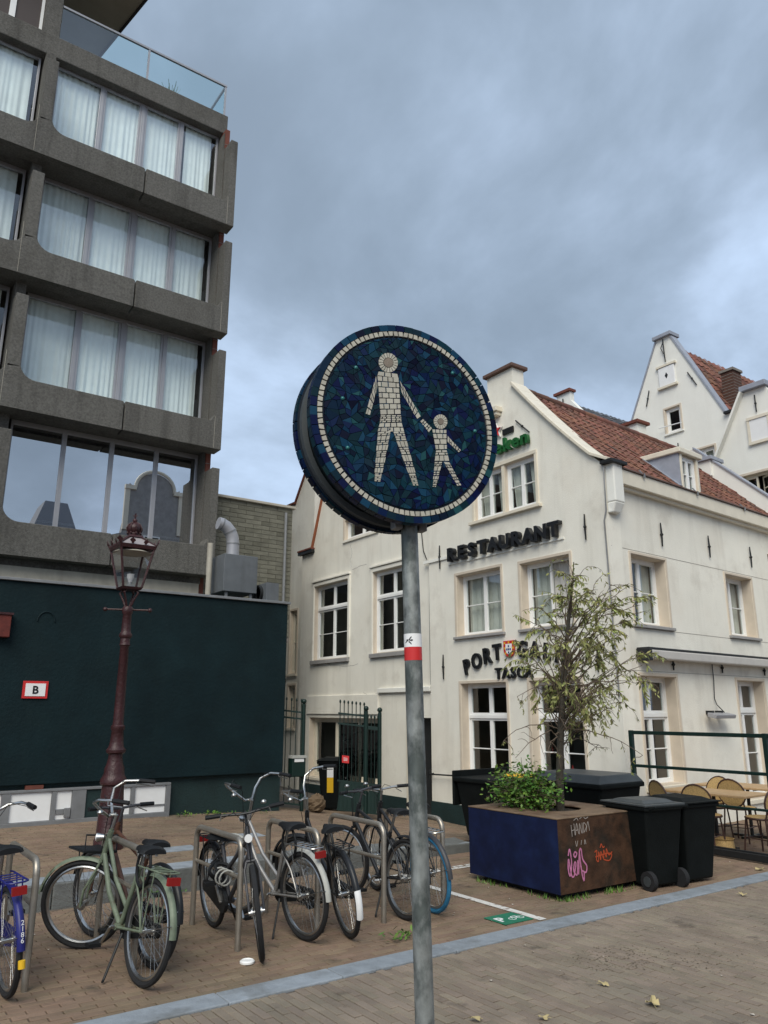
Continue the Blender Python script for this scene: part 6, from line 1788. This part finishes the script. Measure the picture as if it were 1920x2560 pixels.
# ------------------------------------------------------------------ wheeled bins
def wheelie(name, label, loc, rz, lid='binplastic', s=1.0, wheels_front=True, liden=0.0, sticker=None):
    t = thing(name, label, 'bin', loc, (0, 0, RAD(rz)), 'wheeled rubbish bins')
    t.scale = (s,) * 3
    b = lambda mb, nm, mt, par=t, bev=0, sm=False: mb.build(nm, mt, par, world=False, bev=bev, smooth=sm)
    b(MB().hexa([(-.20, -.22, .03), (.20, -.22, .03), (.20, .22, .03), (-.20, .22, .03), (-.27, -.30, .80), (.27, -.30, .80), (.27, .30, .80), (-.27, .30, .80)]), 'body', 'binplastic', bev=.02)
    b(MB().box(-.29, .29, -.32, .32, .775, .815), 'rim', 'binplastic', bev=.01)
    rot = Matrix.Translation((0, .32, .82)) @ Matrix.Rotation(RAD(-liden), 4, 'X') @ Matrix.Translation((0, -.32, -.82))
    ld = MB().hexa([(-.295, -.345, .818), (.295, -.345, .818), (.295, .33, .818), (-.295, .33, .818), (-.295, -.345, .835), (.295, -.345, .835), (.295, .33, .84), (-.295, .33, .84)])
    ld.hexa([(-.24, -.27, .836), (.24, -.27, .836), (.24, .25, .841), (-.24, .25, .841), (-.18, -.18, .868), (.18, -.18, .868), (.18, .18, .872), (-.18, .18, .872)])
    ld.v = [tuple(rot @ V3(*v)) for v in ld.v]
    b(ld, 'lid', lid, bev=.006)
    b(MB().tube([(-.24, .34, .80), (-.24, .40, .82), (.24, .40, .82), (.24, .34, .80)], .014, 8), 'handle', 'binplastic', sm=True)
    for sx in (-1, 1):
        w = b(MB().tube([(sx * .20, .24, .09), (sx * .255, .24, .09)], .095, 18), 'wheel', 'rubber', sm=True)
        b(MB().tube([(sx * .256, .24, .09), (sx * .262, .24, .09)], .05, 14), 'hub', 'lidgrey', w, sm=True)
    if sticker:
        b(MB().hexa([(-.11, -.262, .30), (.0, -.262, .30), (.0, -.265, .30), (-.11, -.265, .30), (-.11, -.284, .55), (.0, -.284, .55), (.0, -.290, .55), (-.11, -.290, .55)]), 'label', sticker)
        b(MB().hexa([(-.11, -.2845, .551), (.0, -.2845, .551), (.0, -.2905, .551), (-.11, -.2905, .551), (-.11, -.302, .76), (.0, -.302, .76), (.0, -.308, .76), (-.11, -.308, .76)]), 'label', 'white')
    return t
wheelie('wheelie_bin', 'dark wheeled bin with grey lid against the planter', (7.50, 5.66, 0), 172, 'lidgrey')
wheelie('wheelie_bin', 'dark wheeled bin at the right end of the bin row', (8.06, 5.60, 0), -5, 'binplastic', s=1.0)
wheelie('wheelie_bin', 'black wheeled bin with white and yellow label beside the iron gate', (7.95, 12.75, tz(7.7, 12.6) - .02), -38, 'binplastic', s=1.05, sticker='yellow')
def container(name, label, loc, rz, lid, closed=True, extra=None):
    t = thing(name, label, 'container', loc, (0, 0, RAD(rz)), 'wheeled waste containers')
    b = lambda mb, nm, mt, par=t, bev=0, sm=False: mb.build(nm, mt, par, world=False, bev=bev, smooth=sm)
    b(MB().hexa([(-.44, -.33, .16), (.44, -.33, .16), (.44, .33, .16), (-.44, .33, .16), (-.55, -.42, .88), (.55, -.42, .88), (.55, .42, .88), (-.55, .42, .88)]), 'body', 'binplastic', bev=.03)
    b(MB().box(-.58, .58, -.45, .45, .86, .92), 'rim', 'binplastic', bev=.015)
    if closed:
        l = MB().hexa([(-.57, -.45, .92), (.57, -.45, .92), (.57, .45, .92), (-.57, .45, .92), (-.52, -.36, 1.02), (.52, -.36, 1.02), (.52, .36, 1.02), (-.52, .36, 1.02)])
        for x in (-.34, 0, .34):
            l.hexa([(x - .12, -.45, .925), (x + .12, -.45, .925), (x + .12, -.40, .925), (x - .12, -.40, .925), (x - .08, -.40, .99), (x + .08, -.40, .99), (x + .08, -.36, 1.0), (x - .08, -.36, 1.0)])
        b(l, 'lid', lid, bev=.012)
    else:
        b(MB().box(-.56, .56, .44, .48, .55, 1.0), 'lid', 'binplastic', bev=.012)
    for x in (-.42, .42):
        b(MB().tube([(x - .08, -.45, .90), (x - .07, -.52, .90), (x + .07, -.52, .90), (x + .08, -.45, .90)], .016, 8), 'handle', 'lidgrey', sm=True)
        b(MB().tube([(x * .8, -.30, .08), (x * .8 + .001, -.25, .08)], .08, 16), 'wheel', 'rubber', sm=True)
        b(MB().tube([(x * .8, .25, .08), (x * .8 + .001, .30, .08)], .08, 16), 'wheel', 'rubber', sm=True)
    if extra:
        b(extra, 'rubbish', 'yellow', bev=.03)
    return t
container('waste_container', 'open black waste container left of the planter with yellow rubbish inside', (7.82, 8.12, 0), 4, 'binplastic', False, MB().box(.02, .35, -.25, .1, .8, .95))
container('waste_container', 'black waste container with grey ridged lid behind the planter', (8.30, 7.12, 0), 92, 'lidgrey', True)

# ------------------------------------------------------------------ terrace fence, tables, chairs
fen = thing('terrace_fence', 'dark green steel frame fence on a black track around the terrace', 'fence', (9.62, 6.4, 0))
FXp = 9.62
for y0, y1 in ((5.36, 7.38), (3.3, 5.28)):
    pass
MB().box(FXp - .025, FXp + .025, 3.0, 7.38, 1.47, 1.52).build('top_rail', 'fence', fen, bev=.006)
MB().box(FXp - .02, FXp + .02, 3.0, 7.36, 1.02, 1.06).build('middle_rail', 'fence', fen, bev=.006)
MB().box(FXp - .02, FXp + .02, 3.0, 7.36, 0.60, 0.63).build('lower_rail', 'fence', fen, bev=.006)
for y in (7.36, 5.36, 3.3):
    MB().box(FXp - .028, FXp + .028, y - .03, y + .03, 0.0, 1.525).build('post', 'fence', fen, bev=.006)
MB().box(FXp - .06, FXp - .02, 3.0, 7.3, 0.02, 0.10).build('track', 'iron', fen, bev=.006)
MB().box(FXp + .03, FXp + .07, 3.0, 7.3, 0.02, 0.11).build('track', 'iron', fen, bev=.006)
def table(label, loc, rz, lx, ly):
    t = thing('terrace_table', label, 'table', loc, (0, 0, RAD(rz)), 'terrace tables')
    MB().box(-lx / 2, lx / 2, -ly / 2, ly / 2, .69, .72).build('table_top', 'tabletop', t, world=False, bev=.006)
    MB().tube([(0, 0, .03), (0, 0, .69)], .025, 10).build('column', 'iron', t, world=False, smooth=True)
    MB().box(-.28, .28, -.03, .03, .0, .03).box(-.03, .03, -.28, .28, .0, .029).build('base', 'iron', t, world=False)
table('pale wooden terrace table nearest the fence', (10.25, 6.55, 0), 4, .70, 1.25)
table('pale wooden terrace table against the restaurant side wall', (11.45, 6.75, 0), 4, .70, 1.3)
chair0 = None
def chair(label, x, y, rz):
    global chair0
    if chair0 is None:
        t = thing('bistro_chair', label, 'chair', (0, 0, 0), group='cane bistro chairs')
        seat = [(.20 * math.cos(2 * math.pi * i / 20), .20 * math.sin(2 * math.pi * i / 20)) for i in range(20)]
        MB().poly(seat, lambda u, v, d: (u, v, .45 + d), -.02, .012).build('seat', 'cane', t, world=False)
        MB().tube([(a * 1.03, b * 1.03, .445) for a, b in seat], .014, 6, closed=True).build('seat_ring', 'canedark', t, world=False, smooth=True)
        bk = [(.20 * math.cos(RAD(a)), .62 + .19 * math.sin(RAD(a)) + .04) for a in range(0, 360, 18)]
        PB = lambda u, v, d: (-.20 - (v - .45) * .18 + .25 * (u * u) * 1.2 + d, u, v)
        MB().poly(bk, PB, -.006, .006).build('backrest', 'cane', t, world=False)
        MB().tube([PB(u, v, 0) for u, v in bk], .012, 6, closed=True).build('back_hoop', 'canedark', t, world=False, smooth=True)
        for sx, sy in ((1, 1), (1, -1), (-1, 1), (-1, -1)):
            top = (-.21, sy * .15, .56) if sx < 0 else (.15, sy * .13, .44)
            MB().tube([top, (sx * .19, sy * .17, 0)] if sx > 0 else [top, (-.17, sy * .15, .43), (-.21, sy * .18, 0)], .012, 6).build('leg', 'canedark', t, world=False, smooth=True)
        MB().tube([(.16, .14, .2), (-.19, .16, .2), (-.19, -.16, .2), (.16, -.14, .2)], .008, 6, closed=True).build('stretcher', 'canedark', t, world=False, smooth=True)
        chair0 = t
        o = t
    else:
        o = copy_tree(chair0)
    o.location = (x, y, 0); o.rotation_euler = (0, 0, RAD(rz)); o['label'] = label
chair('cane bistro chair nearest the bins, left end of the near table', 9.93, 6.98, -20)
chair('cane bistro chair in front of the near table, second from the bins', 9.86, 6.45, 10)
chair('cane bistro chair with its round back to the street, right of the near table', 10.22, 5.86, 80)
chair('cane bistro chair turned sideways at the far right table end', 11.05, 6.02, 95)
chair('cane bistro chair behind the near table by the wall', 10.78, 6.95, 178)
chair('dark-rimmed cane bistro chair between the two tables', 11.0, 6.62, 5)
pot = thing('wicker_tub', 'low round wicker tub on the terrace behind the track', 'tub', (10.15, 6.42, 0))
MB().lathe([(.12, 0), (.15, .02), (.14, .12), (.155, .14), (.135, .14), (.11, .05)], 18, (10.15, 6.42, 0)).build('body', 'cane', pot, smooth=True)
MB().lathe([(.19, 0), (.19, .018), (.1, .02)], 18, (10.15, 6.42, 0)).build('saucer', 'canedark', pot, smooth=True)

# ------------------------------------------------------------------ iron gate between annexe and house
gate = thing('iron_gate', 'dark green spiked iron gate and fence panel in front of the cream house', 'gate', (7.6, 11.6, 0.1))
gp = {k: V3(*v, tz(*v)) for k, v in dict(a=(6.86, 12.06), b=(7.35, 11.72), c=(7.75, 11.44), d=(7.94, 11.30)).items()}
for k in 'acd':
    p = gp[k]
    MB().tube([p, p + V3(0, 0, 1.76)], .034, 10).ball(p + V3(0, 0, 1.80), .045, 8).build('post', 'fence', gate, smooth=True)
def panel(p, q, n, top, solid=True, nm='bar'):
    e = q - p
    for i in range(n):
        b_ = p + e * ((i + .5) / n)
        MB().tube([b_ + V3(0, 0, .10), b_ + V3(0, 0, top)], .008, 6).ball(b_ + V3(0, 0, top + .03), .018, 6, (1, 1, 1.8)).build(nm, 'fence', gate)
    d_ = e.normalized()
    for z in (0.10, 0.56, 1.50, top - .17):
        MB().bar(p + V3(0, 0, z), q + V3(0, 0, z), .012, .03).build('rail', 'fence', gate)
    if solid:
        MB().bar(p + d_ * .03 + V3(0, 0, .33), q - d_ * .03 + V3(0, 0, .33), .008, .44).build('kick_plate', 'fence', gate)
        MB().bar(p + d_ * .03 + V3(0, 0, 1.03), q - d_ * .03 + V3(0, 0, 1.03), .006, .92).build('mesh_sheet', glass('dark_gate_mesh', (0.25, 0.27, 0.27), 0.0), gate)
panel(gp['b'], gp['c'], 7, 1.84)
panel(gp['c'], gp['d'], 4, 1.64)
panel(V3(6.50, 12.3, tz(6.5, 12.3)), gp['a'], 5, 1.78, solid=False)
MB().box(7.40, 7.50, 11.62, 11.63, 1.0, 1.0001).v
ns = thing('red_notice', 'small red notice plate on the iron gate', 'sign', (7.45, 11.62, 0.9))
e = (gp['c'] - gp['b']).normalized(); nn_ = V3(e.y, -e.x, 0); nn_ = nn_ if nn_.y < 0 else -nn_
cN = gp['b'] + e * 0.14 + nn_ * 0.03 + V3(0, 0, 0.92)
MB().hexa([cN - e * .06 + V3(0, 0, -.06), cN + e * .06 + V3(0, 0, -.06), cN + e * .06 + V3(0, 0, -.06) + nn_ * .006, cN - e * .06 + V3(0, 0, -.06) + nn_ * .006,
           cN - e * .06 + V3(0, 0, .06), cN + e * .06 + V3(0, 0, .06), cN + e * .06 + V3(0, 0, .06) + nn_ * .006, cN - e * .06 + V3(0, 0, .06) + nn_ * .006]).build('plate', 'redsign', ns)
mb = MB()
for z in (-.02, 0.0, .02):
    mb.bar(cN + nn_ * .008 - e * .035 + V3(0, 0, z), cN + nn_ * .008 + e * .035 + V3(0, 0, z), .002, .006)
mb.build('print_lines', 'white', ns)
ltb = thing('letter_box', 'dark green letter box with white slot plate beside the annexe corner', 'letter box', (6.7, 12.1, 0.2))
MB().box(6.60, 6.86, 11.95, 12.10, .72, 1.02).build('body', 'fence', ltb, bev=.008)
MB().box(6.59, 6.87, 11.93, 12.11, 1.02, 1.06).build('lid', 'guardgrey', ltb)
MB().box(6.64, 6.82, 11.942, 11.949, .96, 1.01).build('slot_plate', 'white', ltb)
bg2 = thing('brown_rubbish_bag', 'crumpled brown rubbish bag beside the gate', 'bag', (7.12, 11.95, tz(7.1, 11.9)))
mb = MB().ball((7.12, 12.0, tz(7.1, 12) + .14), .15, 12, (1, .9, 1))
rg = random.Random(77)
mb.v = [(x + rg.gauss(0, .012), y + rg.gauss(0, .012), z + rg.gauss(0, .012)) for x, y, z in mb.v]
mb.build('bag_body', mat('brown_paper', (0.12, 0.08, 0.045), 0.85), bg2)

# ------------------------------------------------------------------ people behind the restaurant window
def person(label, loc, rz, shirt, hairm):
    t = thing('person', label, 'person', loc, (0, 0, RAD(rz)))
    me = bpy.data.meshes.new('body')
    J = [(0, 0, .45), (0, 0, .62), (0.01, 0, .82), (0.03, 0, .97), (0.05, 0, 1.05), (0.06, 0, 1.16),
         (0.02, .17, .92), (.08, .21, .70), (.28, .12, .68), (0.02, -.17, .92), (.08, -.21, .70), (.28, -.12, .68),
         (.03, .09, .45), (.42, .10, .46), (.42, .10, .08), (.03, -.09, .45), (.42, -.10, .46), (.42, -.10, .08), (.52, .10, .05), (.52, -.10, .05)]
    E_ = [(0, 1), (1, 2), (2, 3), (3, 4), (4, 5), (3, 6), (6, 7), (7, 8), (3, 9), (9, 10), (10, 11), (0, 12), (12, 13), (13, 14), (14, 18), (0, 15), (15, 16), (16, 17), (17, 19)]
    rad = [.13, .13, .14, .09, .05, .085, .06, .045, .03, .06, .045, .03, .085, .06, .045, .085, .06, .045, .035, .035]
    me.from_pydata(J, E_, [])
    o = bpy.data.objects.new('body', me); col.objects.link(o); o.parent = t
    sk_ = o.modifiers.new('skin', 'SKIN')
    for v, r in zip(me.skin_vertices[0].data, rad):
        v.radius = (r, r)
    me.skin_vertices[0].data[0].use_root = True
    sb = o.modifiers.new('sub', 'SUBSURF'); sb.levels = 1; sb.render_levels = 2
    me.materials.append(MT[shirt])
    h = MB().ball((.07, 0, 1.17), .092, 12, (1.05, .85, 1.2)); h.build('head', 'skin', t, smooth=True, world=False)
    MB().ball((.05, 0, 1.20), .098, 12, (1.0, .9, 1.1)).build('hair', hairm, t, smooth=True, world=False)
    MB().ball((.168, 0, 1.155), .016, 6).build('nose', 'skin', t, smooth=True, world=False)
    return t
person('seated diner with pale hair and light blue top behind the right ground-floor window', (10.55, 8.62, 0.05), 120, 'bluecloth', 'hair')
person('seated diner in dark clothes behind the left ground-floor window', (10.75, 10.75, 0.05), 200, 'darkcloth', 'canedark')
din = thing('dining_table', 'indoor dining table with red bottle cap behind the ground-floor window', 'table', (10.5, 9.25, 0.05))
MB().box(10.25, 10.8, 8.95, 9.5, .70, .73).build('table_top', 'tabletop', din)
MB().tube([(10.5, 9.2, .0), (10.5, 9.2, .7)], .04, 8).build('column', 'iron', din)
rbt = thing('red_bottle', 'small red sauce bottle on the indoor table by the window', 'bottle', (10.33, 9.12, .73))
MB().lathe([(.03, 0), (.03, .12), (.012, .16), (.012, .19)], 12, (10.33, 9.12, .73)).build('bottle', 'redsign', rbt, smooth=True)

# ------------------------------------------------------------------ markings, litter, small things
wl = MB().box(5.46, 5.54, 5.30, 7.0, .004, .0075)
wl = structure(wl.build('white_bay_line', 'roadmark'))
w2 = MB()
for k in range(10):
    w2.box(5.2 + .19 * k, 5.37 + .19 * k, 7.46, 7.53, .004, .0075)
    w2.box(5.25 + .19 * k, 5.40 + .19 * k, 7.56, 7.60, .004, .0075)
structure(w2.build('worn_cross_line', 'roadmark'))
ptl = thing('parking_tile', 'green bicycle parking tile with white P set in the paving', 'tile', (5.28, 5.50, 0))
MB().box(5.10, 5.44, 5.36, 5.64, .0035, .009).build('plate', 'parkgreen', ptl)
me = text_mesh('P', 0.16, 0.002, bold=.004)
o = letter('letter', 'P', 0.17, 0.0012, 'white', ptl, Matrix.Translation((5.17, 5.44, .0105)), bold=.004)
mb = MB()
for c_ in ((5.29, 5.47), (5.385, 5.47)):
    mb.tube([(c_[0] + .034 * math.cos(RAD(a)), c_[1] + .034 * math.sin(RAD(a)), .0105) for a in range(0, 360, 30)], .004, 5, closed=True)
mb.tube([(5.29, 5.47, .0105), (5.32, 5.53, .0105), (5.37, 5.53, .0105), (5.385, 5.47, .0105)], .004, 5).tube([(5.32, 5.53, .0105), (5.345, 5.47, .0105), (5.37, 5.53, .0105)], .004, 5)
mb.v = [(x, y, .0095 + (z - .0105) * .2) for x, y, z in mb.v]
mb.build('bicycle_symbol', 'white', ptl)
dp = MB(); rg = random.Random(55)
for k in range(420):
    if k % 3 == 0:
        x, y = MANHOLE[0] + rg.gauss(0, .16), MANHOLE[1] + rg.gauss(0, .10)
    elif k % 3 == 1:
        a = rg.uniform(0, 6.28); x, y = MANHOLE[0] + .33 * math.cos(a) + rg.gauss(0, .04), MANHOLE[1] + .22 * math.sin(a) + rg.gauss(0, .03)
    else:
        x, y = MANHOLE[0] + .45 + rg.gauss(0, .25), MANHOLE[1] - .35 + rg.gauss(0, .16)
    s_ = rg.uniform(.003, .009); a = rg.uniform(0, 3)
    c, s2 = math.cos(a) * s_, math.sin(a) * s_
    dp.add([(x + c, y + s2, .001), (x - s2, y + c, .001), (x - c, y - s2, .001), (x + s2, y - c, .001), (x, y, .001 + s_ * .5)], [(0, 1, 4), (1, 2, 4), (2, 3, 4), (3, 0, 4)])
stuff(tag(dp.build('dirt_crumbs', mat('dirt', (0.125, 0.10, 0.07), 0.95, isl=.4)), 'patch of brown dirt and leaf crumbs lying on the road bricks', 'dirt'))
for x, y, lab in ((3.6, 9.35, 'pale square inspection cover in the raised pavement just right of the lamp foot'), (4.75, 9.9, 'pale square inspection cover in the raised pavement behind the silver bicycle')):
    dr = thing('inspection_cover', lab, 'cover', (x, y, tz(x, y)), group='inspection covers')
    MB().hexa([(x - .28, y - .14, tz(x, y) - .01), (x + .28, y - .14, tz(x, y) - .01), (x + .28, y + .14, tz(x, y + .14) - .01), (x - .28, y + .14, tz(x, y + .14) - .01),
               (x - .28, y - .14, tz(x - .28, y - .14) + .006), (x + .28, y - .14, tz(x + .28, y - .14) + .006), (x + .28, y + .14, tz(x + .28, y + .14) + .006), (x - .28, y + .14, tz(x - .28, y + .14) + .006)]).build('cover', 'granite', dr)
LV = [(4.54, 3.47, 1.5, 'large curled yellow maple leaf in the foreground of the road'), (4.58, 3.88, .9, 'folded yellow leaf just in front of the dirt patch on the road'), (7.81, 4.77, 1.2, 'upright yellow leaf on the road in front of the bins'),
      (9.17, 5.37, 1.2, 'yellow leaf on the stone band near the terrace track'), (3.46, 3.93, .9, 'small yellow leaf at the very bottom edge, nearest to the sign pole'), (3.81, 3.71, .9, 'flat yellow leaf at the bottom edge, second from the sign pole'),
      (3.95, 8.9, .8, 'yellow leaf lying on the raised pavement')]
rg = random.Random(12)
for x, y, s_, lab in LV:
    z0 = tz(x, y) + .006 if y > 8.5 else .008
    mb = MB(); vs = [(0, 0, .012)]; nn = 15
    for i in range(nn):
        a = 2 * math.pi * i / nn
        r = (.046 if i % 3 == 0 else .034 if i % 3 == 1 else .036) * s_ * rg.uniform(.75, 1.15)
        vs.append((r * math.cos(a), r * math.sin(a) * .75, .001 + .010 * s_ * rg.random() + .35 * r * (math.cos(a * 2 + s_ * 5) > 0)))
    mb.add(vs, [(0, i + 1, (i + 1) % nn + 1) for i in range(nn)])
    mb.tube([(0.0, 0, .010), (-.05 * s_, -.02, .006)], .002, 4)
    tag(mb.build('fallen_leaf', 'deadleaf', loc=(x, y, z0)), lab, 'leaf', 'fallen leaves').rotation_euler = (0, 0, rg.uniform(0, 6))
cup = thing('crushed_lid', 'flattened white cup lid on the bricks in front of the grey bicycle', 'litter', (2.83, 5.72, 0))
MB().lathe([(.055, 0), (.055, .012), (.045, .02), (.04, .014), (.001, .014)], 18, (2.83, 5.72, .004)).build('lid', 'white', cup, smooth=True)
lt = MB()
for k in range(70):
    x, y = rg.uniform(1.5, 10), rg.uniform(2.6, 8.0)
    s_ = rg.uniform(.006, .018); a = rg.uniform(0, 3)
    c, s2 = math.cos(a) * s_, math.sin(a) * s_
    lt.add([(x + c, y + s2, .006), (x - s2, y + c * .6, .012), (x - c, y - s2, .006), (x + s2, y - c * .6, .009)], [(0, 1, 2, 3)])
stuff(tag(lt.build('paper_scraps', mat('pale_litter', (.5, .45, .38), .8)), 'tiny pale scraps and bits of litter scattered over the paving', 'litter'))
wd = MB()
for k in range(260):
    c0 = rg.choice([(5.15, 11.80), (5.25, 11.78), (4.7, 11.82), (5.9, 11.8), (3.1, 8.12), (2.95, 8.14), (4.1, 5.55)])
    x, y = c0[0] + rg.gauss(0, .10), c0[1] + rg.gauss(0, .04)
    z0 = tz(x, y) if y > 8.6 else 0
    a = rg.uniform(0, 6.28); l = rg.uniform(.03, .08)
    leaf_quads(wd, V3(x, y, z0 + rg.uniform(0, .05)), V3(math.cos(a), math.sin(a), rg.uniform(0, .9)), l, l * .4, V3(0, 0, 1))
stuff(tag(wd.build('weeds', 'leafgreen'), 'small bright weeds growing along the wall foot and the stone step', 'weeds'))
